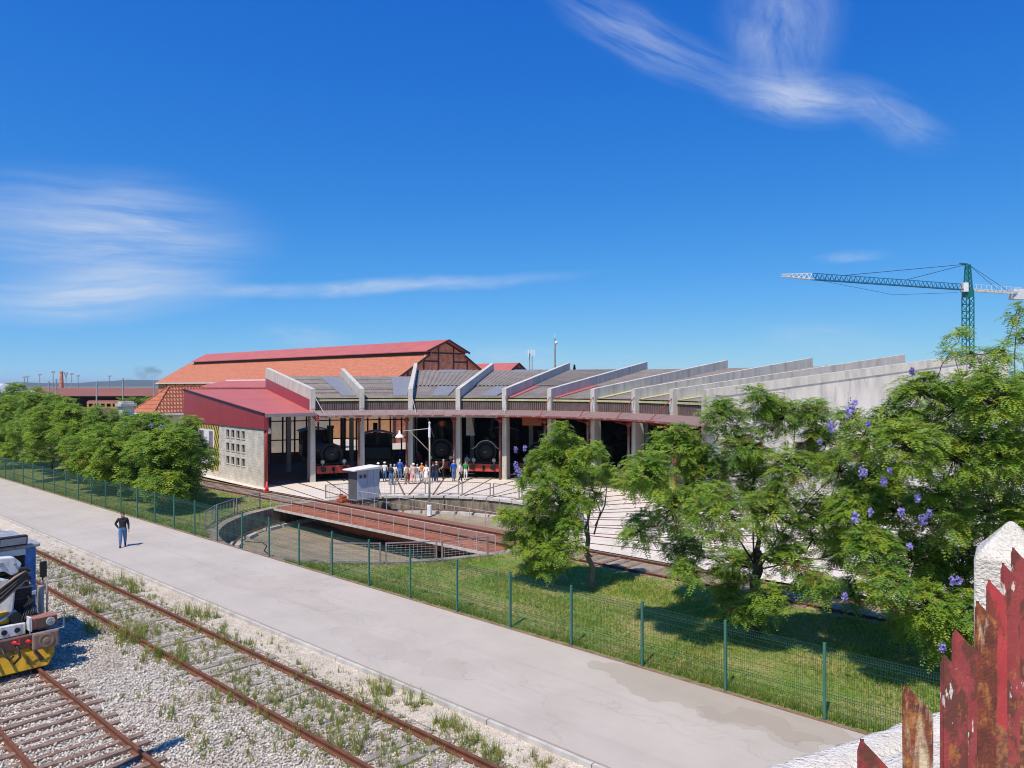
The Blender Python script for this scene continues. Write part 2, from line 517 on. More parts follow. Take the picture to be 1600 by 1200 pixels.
def brick_mat(name, c1, c2, mortar, w, h, msize, axes, rough=0.9, bump=0.4, noise=0.3):
    """brick or tile courses on object coordinates; axes picks (along, up)"""
    m = bpy.data.materials.new(name)
    m.use_nodes = True
    n, l = nodes_of(m)
    b = n['Principled BSDF']
    b.inputs['Roughness'].default_value = rough
    tc = n.new('ShaderNodeTexCoord')
    sp = n.new('ShaderNodeSeparateXYZ')
    l.new(tc.outputs['Object'], sp.inputs[0])
    cb = n.new('ShaderNodeCombineXYZ')
    l.new(sp.outputs[axes[0]], cb.inputs[0])
    l.new(sp.outputs[axes[1]], cb.inputs[1])
    br = n.new('ShaderNodeTexBrick')
    br.inputs['Scale'].default_value = 1.0
    br.inputs['Brick Width'].default_value = w
    br.inputs['Row Height'].default_value = h
    br.inputs['Mortar Size'].default_value = msize
    br.inputs['Color1'].default_value = (*c1, 1)
    br.inputs['Color2'].default_value = (*c2, 1)
    br.inputs['Mortar'].default_value = (*mortar, 1)
    l.new(cb.outputs[0], br.inputs['Vector'])
    nz = n.new('ShaderNodeTexNoise')
    nz.inputs['Scale'].default_value = 1.3
    nz.inputs['Detail'].default_value = 7
    l.new(tc.outputs['Object'], nz.inputs['Vector'])
    mr = n.new('ShaderNodeMapRange')
    mr.inputs['From Min'].default_value = 0.3
    mr.inputs['From Max'].default_value = 0.7
    mr.inputs['To Min'].default_value = 1 - noise
    mr.inputs['To Max'].default_value = 1 + noise
    l.new(nz.outputs['Fac'], mr.inputs['Value'])
    sc = n.new('ShaderNodeVectorMath')
    sc.operation = 'SCALE'
    l.new(br.outputs['Color'], sc.inputs[0])
    l.new(mr.outputs[0], sc.inputs['Scale'])
    l.new(sc.outputs[0], b.inputs['Base Color'])
    bp = n.new('ShaderNodeBump')
    bp.inputs['Strength'].default_value = bump
    bp.inputs['Distance'].default_value = 0.03
    bp.invert = True
    l.new(br.outputs['Fac'], bp.inputs['Height'])
    l.new(bp.outputs[0], b.inputs['Normal'])
    MATS[name] = m
    return m


brick_mat('brick', (0.74, 0.215, 0.10), (0.52, 0.14, 0.068), (0.55, 0.28, 0.17), 0.30, 0.11, 0.012, (0, 2), noise=0.4)
brick_mat('tile_orange', (0.53, 0.190, 0.100), (0.43, 0.145, 0.078), (0.36, 0.12, 0.065), 0.30, 0.42, 0.03, (1, 0), noise=0.09, bump=0.2)
brick_mat('tile_hip_a', (0.56, 0.185, 0.085), (0.46, 0.145, 0.07), (0.30, 0.09, 0.05), 0.28, 0.45, 0.05, (1, 0), noise=0.14, bump=0.6)
brick_mat('tile_hip_b', (0.62, 0.27, 0.15), (0.54, 0.20, 0.10), (0.22, 0.06, 0.035), 0.34, 0.42, 0.09, (0, 1), noise=0.14, bump=0.6)
brick_mat('block_wall', (0.60, 0.555, 0.475), (0.55, 0.51, 0.44), (0.47, 0.435, 0.375), 0.42, 0.21, 0.018, (1, 2), noise=0.2)


def glass_mat(name, tint, trans, rough=0.05):
    m = bpy.data.materials.new(name)
    m.use_nodes = True
    n, l = nodes_of(m)
    out = n['Material Output']
    n.remove(n['Principled BSDF'])
    tr = n.new('ShaderNodeBsdfTransparent')
    tr.inputs[0].default_value = (*trans, 1)
    gl = n.new('ShaderNodeBsdfGlossy')
    gl.inputs['Color'].default_value = (*tint, 1)
    gl.inputs['Roughness'].default_value = rough
    fr = n.new('ShaderNodeFresnel')
    fr.inputs['IOR'].default_value = 1.45
    mx = n.new('ShaderNodeMixShader')
    l.new(fr.outputs[0], mx.inputs[0])
    l.new(tr.outputs[0], mx.inputs[1])
    l.new(gl.outputs[0], mx.inputs[2])
    l.new(mx.outputs[0], out.inputs[0])
    MATS[name] = m
    return m


glass_mat('glass', (0.9, 0.95, 1.0), (0.72, 0.74, 0.72))
glass_mat('dark_glass', (0.9, 0.95, 1.0), (0.10, 0.12, 0.13))


def leaf_mat(name, col, trans):
    m = bpy.data.materials.new(name)
    m.use_nodes = True
    n, l = nodes_of(m)
    out = n['Material Output']
    b = n['Principled BSDF']
    b.inputs['Roughness'].default_value = 0.55
    b.inputs['Specular IOR Level'].default_value = 0.3
    nz = n.new('ShaderNodeTexNoise')
    nz.inputs['Scale'].default_value = 1.7
    nz.inputs['Detail'].default_value = 3
    l.new(n.new('ShaderNodeNewGeometry').outputs['Position'], nz.inputs['Vector'])
    mr = n.new('ShaderNodeMapRange')
    mr.inputs['From Min'].default_value = 0.3
    mr.inputs['From Max'].default_value = 0.7
    l.new(nz.outputs['Fac'], mr.inputs['Value'])
    mx = n.new('ShaderNodeMix')
    mx.data_type = 'RGBA'
    l.new(mr.outputs[0], mx.inputs['Factor'])
    mx.inputs[6].default_value = (col[0] * .72, col[1] * .82, col[2] * .8, 1)
    mx.inputs[7].default_value = (min(1, col[0] * 1.3), col[1] * 1.15, col[2] * 1.1, 1)
    l.new(mx.outputs[2], b.inputs['Base Color'])
    t = n.new('ShaderNodeBsdfTranslucent')
    t.inputs['Color'].default_value = (*trans, 1)
    sh = n.new('ShaderNodeMixShader')
    sh.inputs[0].default_value = 0.38
    l.new(b.outputs[0], sh.inputs[1])
    l.new(t.outputs[0], sh.inputs[2])
    l.new(sh.outputs[0], out.inputs[0])
    MATS[name] = m
    return m


leaf_mat('leaf_a', (0.222, 0.340, 0.044), (0.42, 0.62, 0.06))
leaf_mat('leaf_b', (0.145, 0.250, 0.050), (0.27, 0.47, 0.06))
leaf_mat('leaf_c', (0.315, 0.375, 0.048), (0.52, 0.63, 0.06))
leaf_mat('leaf_dry', (0.22, 0.12, 0.045), (0.2, 0.1, 0.03))
leaf_mat('grass_a', (0.200, 0.300, 0.038), (0.34, 0.52, 0.05))
leaf_mat('grass_b', (0.38, 0.36, 0.085), (0.50, 0.50, 0.10))
leaf_mat('weed', (0.235, 0.285, 0.070), (0.32, 0.42, 0.08))
leaf_mat('weed_dry', (0.30, 0.26, 0.12), (0.3, 0.25, 0.1))
leaf_mat('cypress', (0.025, 0.06, 0.02), (0.03, 0.08, 0.02))


def poster_mat():
    """white sheet, grey photographs, yellow and black diagonal border (a flat printed banner)"""
    m = bpy.data.materials.new('poster')
    m.use_nodes = True
    n, l = nodes_of(m)
    b = n['Principled BSDF']
    b.inputs['Roughness'].default_value = 0.6
    tc = n.new('ShaderNodeTexCoord')
    sp = n.new('ShaderNodeSeparateXYZ')
    l.new(tc.outputs['Object'], sp.inputs[0])

    def mth(op, a, c=None):
        q = n.new('ShaderNodeMath')
        q.operation = op
        for i, x in enumerate((a, c)):
            if x is None:
                continue
            if isinstance(x, (int, float)):
                q.inputs[i].default_value = x
            else:
                l.new(x, q.inputs[i])
        return q.outputs[0]
    Y, Z = sp.outputs[1], sp.outputs[2]       # y 0..5.6 along, z 0..3.75 up
    st = mth('GREATER_THAN', mth('FRACT', mth('MULTIPLY', mth('ADD', Y, mth('MULTIPLY', Z, 0.5)), 2.6)), 0.5)
    inner = mth('MULTIPLY', mth('MULTIPLY', mth('GREATER_THAN', Y, 0.95), mth('LESS_THAN', Y, 4.9)),
                mth('MULTIPLY', mth('GREATER_THAN', Z, 0.35), mth('LESS_THAN', Z, 3.4)))

    def rect(y0, y1, z0, z1):
        return mth('MULTIPLY', mth('MULTIPLY', mth('GREATER_THAN', Y, y0), mth('LESS_THAN', Y, y1)),
                   mth('MULTIPLY', mth('GREATER_THAN', Z, z0), mth('LESS_THAN', Z, z1)))

    def mixc(f, a, c):
        x = n.new('ShaderNodeMix')
        x.data_type = 'RGBA'
        l.new(f, x.inputs['Factor'])
        for i, k in ((6, a), (7, c)):
            if isinstance(k, tuple):
                x.inputs[i].default_value = (*k, 1)
            else:
                l.new(k, x.inputs[i])
        return x.outputs[2]
    border = mixc(st, (0.62, 0.48, 0.04), (0.03, 0.03, 0.03))
    nz = n.new('ShaderNodeTexNoise')
    nz.inputs['Scale'].default_value = 2.4
    l.new(tc.outputs['Object'], nz.inputs['Vector'])
    pic = mixc(nz.outputs['Fac'], (0.10, 0.08, 0.10), (0.30, 0.27, 0.30))
    c = mixc(inner, border, (0.74, 0.72, 0.74))
    c = mixc(rect(1.25, 2.15, 0.9, 3.25), c, pic)
    c = mixc(rect(3.35, 4.3, 0.9, 3.25), c, pic)
    l.new(c, b.inputs['Base Color'])
    MATS['poster'] = m


poster_mat()


def picket_mat():
    m = M('picket', (0.36, 0.066, 0.060), col2=(0.26, 0.038, 0.036), scale=16, rough=0.6, spec=0.35, bump=0.5, bscale=170, bdist=0.003)
    overlay(m, (0.13, 0.045, 0.028), 22, 0.52, 0.58, (1, 1, 0.5), 0.9)         # old rust
    overlay(m, (0.40, 0.15, 0.040), 45, 0.57, 0.66, (1, 1, 0.6), 0.8)          # orange rust
    overlay(m, (0.74, 0.66, 0.56), 26, 0.62, 0.645, (1, 1, 0.35), 0.95)        # bare pale primer
    overlay(m, (0.76, 0.70, 0.66), 110, 0.69, 0.72, (1, 1, 1), 0.9)            # flaked spots
    m2 = M('picket_rusty', (0.25, 0.060, 0.030), col2=(0.11, 0.036, 0.024), scale=26, rough=0.85, bump=0.6, bscale=170, bdist=0.004)
    overlay(m2, (0.44, 0.17, 0.05), 40, 0.50, 0.62, (1, 1, 0.6), 0.85)
    overlay(m2, (0.74, 0.58, 0.36), 16, 0.54, 0.63, (1, 1, 0.25), 0.9)
    overlay(m2, (0.10, 0.032, 0.025), 60, 0.58, 0.66, (1, 1, 0.8), 0.85)
    m3 = M('picket_red', (0.46, 0.050, 0.050), var=0.16, scale=16, rough=0.55, spec=0.4, bump=0.35, bscale=170, bdist=0.003)
    overlay(m3, (0.20, 0.050, 0.030), 24, 0.53, 0.59, (1, 1, 0.4), 0.9)
    overlay(m3, (0.42, 0.16, 0.05), 60, 0.60, 0.68, (1, 1, 0.6), 0.8)
    overlay(m3, (0.76, 0.68, 0.62), 120, 0.69, 0.72, (1, 1, 1), 0.9)


picket_mat()


def rust_below(m, z0, soft, col, col2):
    """paint worn through to rust on the lower part of a pale, with a ragged upper limit"""
    n, l = nodes_of(m)
    b = n['Principled BSDF']
    old = b.inputs['Base Color'].links[0].from_socket
    pos_ = n.new('ShaderNodeNewGeometry').outputs['Position']
    sp = n.new('ShaderNodeSeparateXYZ')
    l.new(pos_, sp.inputs[0])
    nz = n.new('ShaderNodeTexNoise')
    nz.inputs['Scale'].default_value = 14
    nz.inputs['Detail'].default_value = 8
    l.new(pos_, nz.inputs['Vector'])
    ma = n.new('ShaderNodeMath')
    ma.operation = 'MULTIPLY_ADD'
    ma.inputs[1].default_value = 0.55
    l.new(nz.outputs['Fac'], ma.inputs[0])
    l.new(sp.outputs[2], ma.inputs[2])
    mr = n.new('ShaderNodeMapRange')
    mr.inputs['From Min'].default_value = z0 + 0.275 + soft
    mr.inputs['From Max'].default_value = z0 + 0.275 - soft
    l.new(ma.outputs[0], mr.inputs['Value'])
    n3 = n.new('ShaderNodeTexNoise')
    n3.inputs['Scale'].default_value = 55
    n3.inputs['Detail'].default_value = 6
    l.new(pos_, n3.inputs['Vector'])
    cr_ = n.new('ShaderNodeMix')
    cr_.data_type = 'RGBA'
    m3 = n.new('ShaderNodeMapRange')
    m3.inputs['From Min'].default_value = 0.42
    m3.inputs['From Max'].default_value = 0.62
    l.new(n3.outputs['Fac'], m3.inputs['Value'])
    l.new(m3.outputs[0], cr_.inputs['Factor'])
    cr_.inputs[6].default_value = (*col, 1)
    cr_.inputs[7].default_value = (*col2, 1)
    mx = n.new('ShaderNodeMix')
    mx.data_type = 'RGBA'
    l.new(mr.outputs[0], mx.inputs['Factor'])
    l.new(old, mx.inputs[6])
    l.new(cr_.outputs[2], mx.inputs[7])
    l.new(mx.outputs[2], b.inputs['Base Color'])


rust_below(MATS['picket'], 7.00, 0.03, (0.15, 0.050, 0.032), (0.40, 0.16, 0.06))
rust_below(MATS['picket_red'], 7.06, 0.03, (0.16, 0.055, 0.036), (0.42, 0.17, 0.06))


# ------------------------------------------------------------------ mesh helpers
class MB:
    def __init__(self):
        self.v = []
        self.f = []
        self.m = []

    def add(self, vs, fs, mi=0):
        o = len(self.v)
        self.v.extend([tuple(p) for p in vs])
        self.f.extend([tuple(i + o for i in q) for q in fs])
        self.m.extend([mi] * len(fs))
        return self

    def box(self, x0, x1, y0, y1, z0, z1, mi=0):
        x0, x1 = sorted((x0, x1)); y0, y1 = sorted((y0, y1)); z0, z1 = sorted((z0, z1))
        vs = [(x0, y0, z0), (x1, y0, z0), (x1, y1, z0), (x0, y1, z0), (x0, y0, z1), (x1, y0, z1), (x1, y1, z1), (x0, y1, z1)]
        return self.add(vs, [(0, 3, 2, 1), (4, 5, 6, 7), (0, 1, 5, 4), (1, 2, 6, 5), (2, 3, 7, 6), (3, 0, 4, 7)], mi)

    def hexa(self, b, t, mi=0):
        """b, t: four bottom and four top corners, counter-clockwise from above"""
        return self.add(list(b) + list(t), [(0, 3, 2, 1), (4, 5, 6, 7), (0, 1, 5, 4), (1, 2, 6, 5), (2, 3, 7, 6), (3, 0, 4, 7)], mi)

    def bar(self, a, b, w, h=None, mi=0, up=(0, 0, 1)):
        a, b = Vector(a), Vector(b)
        h = h or w
        d = (b - a).normalized()
        up = Vector(up)
        if abs(d.dot(up)) > 0.97:
            up = Vector((1, 0, 0)) if abs(d.x) < .9 else Vector((0, 1, 0))
        x = d.cross(up).normalized() * (w / 2)
        y = x.cross(d).normalized() * (h / 2)
        vs = [a - x - y, a + x - y, a + x + y, a - x + y, b - x - y, b + x - y, b + x + y, b - x + y]
        return self.add(vs, [(3, 2, 1, 0), (4, 5, 6, 7), (0, 1, 5, 4), (1, 2, 6, 5), (2, 3, 7, 6), (3, 0, 4, 7)], mi)

    def tube(self, pts, r, n=8, mi=0, caps=True):
        pts = [Vector(p) for p in pts]
        rs = r if isinstance(r, (list, tuple)) else [r] * len(pts)
        o = len(self.v)
        ref = None
        for i, p in enumerate(pts):
            d = (pts[min(i + 1, len(pts) - 1)] - pts[max(i - 1, 0)]).normalized()
            if ref is None:
                ref = d.cross(Vector((0, 0, 1)))
                if ref.length < 0.05:
                    ref = d.cross(Vector((0, 1, 0)))
            ref = (ref - d * ref.dot(d)).normalized()
            y = d.cross(ref)
            for k in range(n):
                a = 2 * PI * k / n
                self.v.append(tuple(p + (ref * math.cos(a) + y * math.sin(a)) * rs[i]))
        for i in range(len(pts) - 1):
            for k in range(n):
                k2 = (k + 1) % n
                self.f.append((o + i * n + k, o + i * n + k2, o + (i + 1) * n + k2, o + (i + 1) * n + k))
                self.m.append(mi)
        if caps:
            self.f.append(tuple(o + k for k in reversed(range(n))))
            self.f.append(tuple(o + (len(pts) - 1) * n + k for k in range(n)))
            self.m += [mi, mi]
        return self

    def cyl(self, a, b, r, r2=None, n=16, mi=0):
        return self.tube([a, b], [r, r if r2 is None else r2], n, mi)

    def lathe(self, prof, n=16, o=(0, 0, 0), axis=(0, 0, 1), mi=0):
        """prof: (radius, height along axis)"""
        ax = Vector(axis).normalized()
        q = Vector((0, 0, 1)).rotation_difference(ax)
        base = len(self.v)
        oo = Vector(o)
        for (r, h) in prof:
            for k in range(n):
                a = 2 * PI * k / n
                self.v.append(tuple(oo + q @ Vector((r * math.cos(a), r * math.sin(a), h))))
        for i in range(len(prof) - 1):
            for k in range(n):
                k2 = (k + 1) % n
                self.f.append((base + i * n + k, base + i * n + k2, base + (i + 1) * n + k2, base + (i + 1) * n + k))
                self.m.append(mi)
        self.f.append(tuple(base + k for k in reversed(range(n))))
        self.f.append(tuple(base + (len(prof) - 1) * n + k for k in range(n)))
        self.m += [mi, mi]
        return self

    def prism(self, poly, a, b, mi=0):
        """poly: function-free list of (p,q); a(p,q) and b(p,q) give the two end points"""
        n = len(poly)
        vs = [a(*p) for p in poly] + [b(*p) for p in poly]
        fs = [tuple(reversed(range(n))), tuple(range(n, 2 * n))]
        for i in range(n):
            j = (i + 1) % n
            fs.append((i, j, n + j, n + i))
        return self.add(vs, fs, mi)

    def build(self, name, mats, parent=None, smooth=False, bevel=0.0, fix=True):
        me = bpy.data.meshes.new(name)
        me.from_pydata(self.v, [], self.f)
        if isinstance(mats, str):
            mats = [mats]
        for k in mats:
            me.materials.append(MATS[k])
        if len(mats) > 1:
            me.polygons.foreach_set('material_index', self.m)
        if fix:
            bm = bmesh.new()
            bm.from_mesh(me)
            bmesh.ops.recalc_face_normals(bm, faces=bm.faces)
            bm.to_mesh(me)
            bm.free()
        if smooth:
            me.polygons.foreach_set('use_smooth', [True] * len(me.polygons))
        me.update()
        ob = bpy.data.objects.new(name, me)
        COL.objects.link(ob)
        if parent is not None:
            ob.parent = parent
        if bevel:
            md = ob.modifiers.new('bevel', 'BEVEL')
            md.width = bevel
            md.segments = 2
            md.limit_method = 'ANGLE'
        return ob


def np_mesh(name, verts, faces, mats, mat_idx=None, parent=None, smooth=False):
    """verts (n,3), faces (m,k) arrays of one polygon size"""
    me = bpy.data.meshes.new(name)
    k = faces.shape[1]
    me.vertices.add(len(verts))
    me.vertices.foreach_set('co', np.ascontiguousarray(verts, dtype=np.float32).ravel())
    me.loops.add(faces.size)
    me.loops.foreach_set('vertex_index', np.ascontiguousarray(faces, dtype=np.int32).ravel())
    me.polygons.add(len(faces))
    me.polygons.foreach_set('loop_start', np.arange(0, faces.size, k, dtype=np.int32))
    me.polygons.foreach_set('loop_total', np.full(len(faces), k, dtype=np.int32))
    for q in mats:
        me.materials.append(MATS[q])
    if mat_idx is not None:
        me.polygons.foreach_set('material_index', np.ascontiguousarray(mat_idx, dtype=np.int32))
    if smooth:
        me.polygons.foreach_set('use_smooth', np.ones(len(faces), dtype=bool))
    me.update(calc_edges=True)
    me.validate()
    ob = bpy.data.objects.new(name, me)
    COL.objects.link(ob)
    if parent is not None:
        ob.parent = parent
    return ob


def thing(name, label, cat, loc=(0, 0, 0), rotz=0.0, group=None):
    o = bpy.data.objects.new(name, None)
    COL.objects.link(o)
    o.empty_display_size = 0.3
    o.location = loc
    o.rotation_euler = (0, 0, rotz)
    o['label'] = label
    o['category'] = cat
    if group:
        o['group'] = group
    return o


def tag(o, label=None, cat=None, group=None, kind=None):
    for k, v in (('label', label), ('category', cat), ('group', group), ('kind', kind)):
        if v:
            o[k] = v
    return o


def inst(src, parent, loc=None, rotz=None, name=None):
    """one more object on the same mesh"""
    o = bpy.data.objects.new(name or src.name.split('.')[0], src.data)
    COL.objects.link(o)
    o.parent = parent
    if loc is not None:
        o.location = loc
    if rotz is not None:
        o.rotation_euler = (0, 0, rotz)
    for md in src.modifiers:
        if md.type == 'BEVEL':
            q = o.modifiers.new('bevel', 'BEVEL')
            q.width, q.segments, q.limit_method = md.width, md.segments, md.limit_method
    return o


def site(o):
    """put an object into the site frame: local x = t, local y = s"""
    o.rotation_euler = (0, 0, PHI)
    return o

# ================================================================== SETTING
def ring_sheet(name, c, radii, zs, mat, n=128, th0=0, th1=2 * PI):
    vs, fs = [], []
    closed = abs(th1 - th0 - 2 * PI) < 1e-6
    cols = n if closed else n + 1
    for r, z in zip(radii, zs):
        for k in range(cols):
            a = th0 + (th1 - th0) * k / n
            vs.append((c.x + r * math.sin(a), c.y + r * math.cos(a), z))
    for i in range(len(radii) - 1):
        for k in range(n):
            k2 = (k + 1) % cols
            fs.append((i * cols + k, (i + 1) * cols + k, (i + 1) * cols + k2, i * cols + k2))
    mb = MB()
    mb.add(vs, fs)
    return mb.build(name, mat, fix=False)


g = ring_sheet('ground', TC, [PIT_R + 0.02, 14, 25, 60, 150, 500, 1500, 5000, 9000], [-0.15] * 9, 'earth')
tag(g, kind='structure')


def strip(name, t0, t1, s0, s1, z, mat, side=0.0, dt=0.25, hole=None):
    """a sheet in the site frame, cut round the pit when it would cover it"""
    mb = MB()
    ts = np.arange(t0, t1 + 1e-6, dt)
    if ts[-1] < t1 - 1e-4:
        ts = np.append(ts, t1)

    def cut(t):
        q = (hole or 0) ** 2 - (t - TCT) ** 2
        return math.sqrt(q) if hole and q > 0 else 0.0
    if not hole:
        mb.add([(t0, s0, z), (t1, s0, z), (t1, s1, z), (t0, s1, z)], [(0, 1, 2, 3)])
    else:
        for a, b in zip(ts[:-1], ts[1:]):
            ca, cb = cut(a), cut(b)
            mb.add([(a, s0, z), (b, s0, z), (b, TCS - cb, z), (a, TCS - ca, z)], [(0, 1, 2, 3)])
            mb.add([(a, TCS + ca, z), (b, TCS + cb, z), (b, s1, z), (a, s1, z)], [(0, 1, 2, 3)])
    if side:
        for t in (t0, t1):
            mb.add([(t, s0, z), (t, s1, z), (t, s1, z - side), (t, s0, z - side)], [(0, 1, 2, 3)])
    o = mb.build(name, mat, fix=False)
    return site(o)


tag(strip('gravel_yard', -60, 11.55, -40, 220, -0.146, 'gravel'), kind='structure')
tag(strip('gravel_verge', 11.5, 12.44, -40, 220, -0.10, 'fine_gravel', side=0.08), kind='structure')
tag(strip('road', 12.62, 17.60, -40, 220, 0.0, 'road', side=0.14), kind='structure')
kb = MB()
for k in range(-13, 70):
    kb.box(12.44, 12.535, k * 3.0 + 0.012, k * 3.0 + 2.988, -0.14, 0.012)
tag(site(kb.build('road_kerb', 'kerb')), kind='structure')
tag(strip('road_gutter', 12.535, 12.62, -40, 220, -0.03, 'dirt'), kind='structure')
tag(strip('road_edge', 17.60, 17.72, -40, 220, 0.006, 'edge_debris'), kind='structure')
tag(strip('lawn', 17.72, 26.2, -40, 130, 0.0, 'lawn_soil', hole=PIT_R + 0.75), kind='structure')
tag(strip('track_bed', 26.2, 28.85, -40, 130, -0.05, 'dirt', hole=PIT_R + 0.35), kind='structure')
rim = ring_sheet('pit_surround', TC, [PIT_R, PIT_R + 0.8], [-0.008, -0.008], 'dirt')
tag(rim, kind='structure')

# concrete apron between the turntable and the sheds, with the rails let into it
TN = math.atan2(NV.x, NV.y)
ap = MB()
NA = 180
prev = None
for k in range(NA + 1):
    a = -1.50 + 3.0 * k / NA
    rm = max(PIT_R + 0.02, 1.36 / max(math.cos(a), 0.02))
    if rm > 68:
        rm = 68
    th = TN + a
    ring = [(TC.x + r * math.sin(th), TC.y + r * math.cos(th), 0.004) for r in (rm, max(rm, 14), max(rm, 22), 69)]
    if prev:
        o0 = len(ap.v)
        ap.v += prev + ring
        for i in range(3):
            ap.f.append((o0 + i, o0 + i + 1, o0 + 4 + i + 1, o0 + 4 + i))
            ap.m.append(0)
    prev = ring
apron = tag(ap.build('apron', 'apron', fix=False), kind='structure')
for k in range(0, 14):
    th = TH0 + DTH * (k - 3 + 0.5)
    er = Vector((math.sin(th), math.cos(th), 0))
    et = Vector((math.cos(th), -math.sin(th), 0))
    r_end = 40.0 if 2 < k < 10 else (34.0 if k <= 2 else 60 - 2 * k)
    for sd in (-0.87, 0.87):
        a = RC + er * 10.45 + et * sd
        a = RC + et * sd + er * (9.3 + 0.3 * abs(math.sin(th)))
        # start outside the pit
        q = 9.0
        while (RC + et * sd + er * q - TC).length < PIT_R + 0.05:
            q += 0.05
        if math.cos(th - TN) < 0.12:
            while r_end > 12 and (RC + et * sd + er * r_end).dot(NV) < 29.0:
                r_end -= 0.5
        if r_end < q + 1:
            continue
        b = MB()
        p0, p1 = RC + et * sd + er * q, RC + et * sd + er * r_end
        b.bar(p0 + Vector((0, 0, 0.002)), p1 + Vector((0, 0, 0.002)), 0.075, 0.05)
        b.bar(p0 + et * (0.07 if sd < 0 else -0.07) + Vector((0, 0, -0.005)), p1 + et * (0.07 if sd < 0 else -0.07) + Vector((0, 0, -0.005)), 0.05, 0.025)
        b.build('rail', 'rail_rust', apron)

# far hills on the left and low wooded rise behind everything
for nm, az0, az1, dist, h0, seed in (('hills', -48, 25, 5200, 44, 1), ('hills', -60, 60, 7600, 30, 2)):
    mb = MB()
    n = 120
    top = []
    for k in range(n + 1):
        a = R(az0 + (az1 - az0) * k / n)
        hh = h0 * (0.55 + 0.25 * math.sin(k * 0.19 + seed) + 0.14 * math.sin(k * 0.53 + seed * 2) + 0.05 * math.sin(k * 1.9)) + 4
        d = Vector((math.sin(a), math.cos(a), 0))
        top.append((d * dist, d * (dist + 500), hh))
    for (p, q, h), (p2, q2, h2) in zip(top[:-1], top[1:]):
        mb.add([p + Vector((0, 0, -1)), p2 + Vector((0, 0, -1)), q2 + Vector((0, 0, h2)), q + Vector((0, 0, h))], [(0, 1, 2, 3)])
        mb.add([q + Vector((0, 0, h)), q2 + Vector((0, 0, h2)), q2 + Vector((0, 900, -1)), q + Vector((0, 900, -1))], [(0, 1, 2, 3)])
    tag(mb.build(nm, 'hill', smooth=True), kind='structure')


# ================================================================== TRACKS
def rail_profile(t, s0, s1, top, mat='rail_rust'):
    prof = [(-0.075, -0.15), (0.075, -0.15), (0.075, -0.135), (0.012, -0.115), (0.012, -0.045), (0.036, -0.035), (0.036, 0.0),
            (-0.036, 0.0), (-0.036, -0.035), (-0.012, -0.045), (-0.012, -0.115), (-0.075, -0.135)]
    mb = MB()
    mb.prism(prof, lambda p, q: (t + p, s0, top + q), lambda p, q: (t + p, s1, top + q))
    return mb


def railway(label, t_left, t_right, s0, s1, top, sl_mat, spacing=0.62, slen=2.6, jitter=0.05, slw=0.23, lift=0.0):
    r = thing('railway_track', label, 'railway track', (0, 0, 0), PHI)
    for t in (t_left, t_right):
        rail_profile(t, s0, s1, top).build('rail', 'rail_rust', r)
    b = MB()
    b.box(-slen / 2, slen / 2, -slw / 2, slw / 2, -0.16, 0.0)
    src = None
    s = s0 + 0.2
    mid = (t_left + t_right) / 2
    protos = []
    while s < s1:
        loc = (mid + random.uniform(-jitter, jitter), s, top - 0.15 + lift + random.uniform(-0.028, 0.018))
        rz = random.uniform(-0.02, 0.02)
        if len(protos) < 4:
            mb = MB()
            x = slen / 2 + random.uniform(-0.08, 0.04)
            cz = [random.uniform(-0.012, 0.0) for _ in range(8)]
            nx = 8
            top_v = []
            for i in range(nx + 1):
                xx = -x + 2 * x * i / nx
                wob = random.uniform(-0.012, 0.012)
                for y in (-slw / 2 + wob, slw / 2 + random.uniform(-0.012, 0.012)):
                    mb.v.append((xx, y, random.uniform(-0.012, 0.004)))
                    mb.v.append((xx, y, -0.17))
            for i in range(nx):
                o = i * 4
                q = o + 4
                for f in ((o, q, q + 2, o + 2), (o + 1, o, q, q + 1)[::-1], (o + 2, o + 3, q + 3, q + 2)[::-1]):
                    mb.f.append(f)
                    mb.m.append(0)
            mb.f.append((0, 2, 3, 1)); mb.m.append(0)
            e = nx * 4
            mb.f.append((e, e + 1, e + 3, e + 2)); mb.m.append(0)
            o = mb.build('sleeper', sl_mat, r)
            o.location = loc
            o.rotation_euler = (0, 0, rz)
            protos.append(o)
        else:
            inst(random.choice(protos), r, loc, rz)
        s += spacing + random.uniform(-0.05, 0.05)
    return r


near = railway('rusty track with closely laid brown sleepers running under the blue and yellow works vehicle', 4.72, 6.46, 3, 52, 0.035, 'sleeper', 0.52, lift=0.050, jitter=0.12, slw=0.17)
weedy = railway('weedy railway track with grey sleepers running beside the concrete road', 9.32, 11.06, 3, 75, 0.03, 'sleeper_grey', 0.68, lift=0.012)
entry = railway('railway track leading past the concrete block wall to the far end of the turntable', TCT - 0.87, TCT + 0.87, TCS + PIT_R + 0.15, 112, 0.06, 'sleeper', 0.64, lift=0.07)
exitt = railway('railway track running from the near end of the turntable behind the right-hand trees', TCT - 0.87, TCT + 0.87, -12, TCS - PIT_R - 0.15, 0.06, 'sleeper', 0.60, lift=0.07)

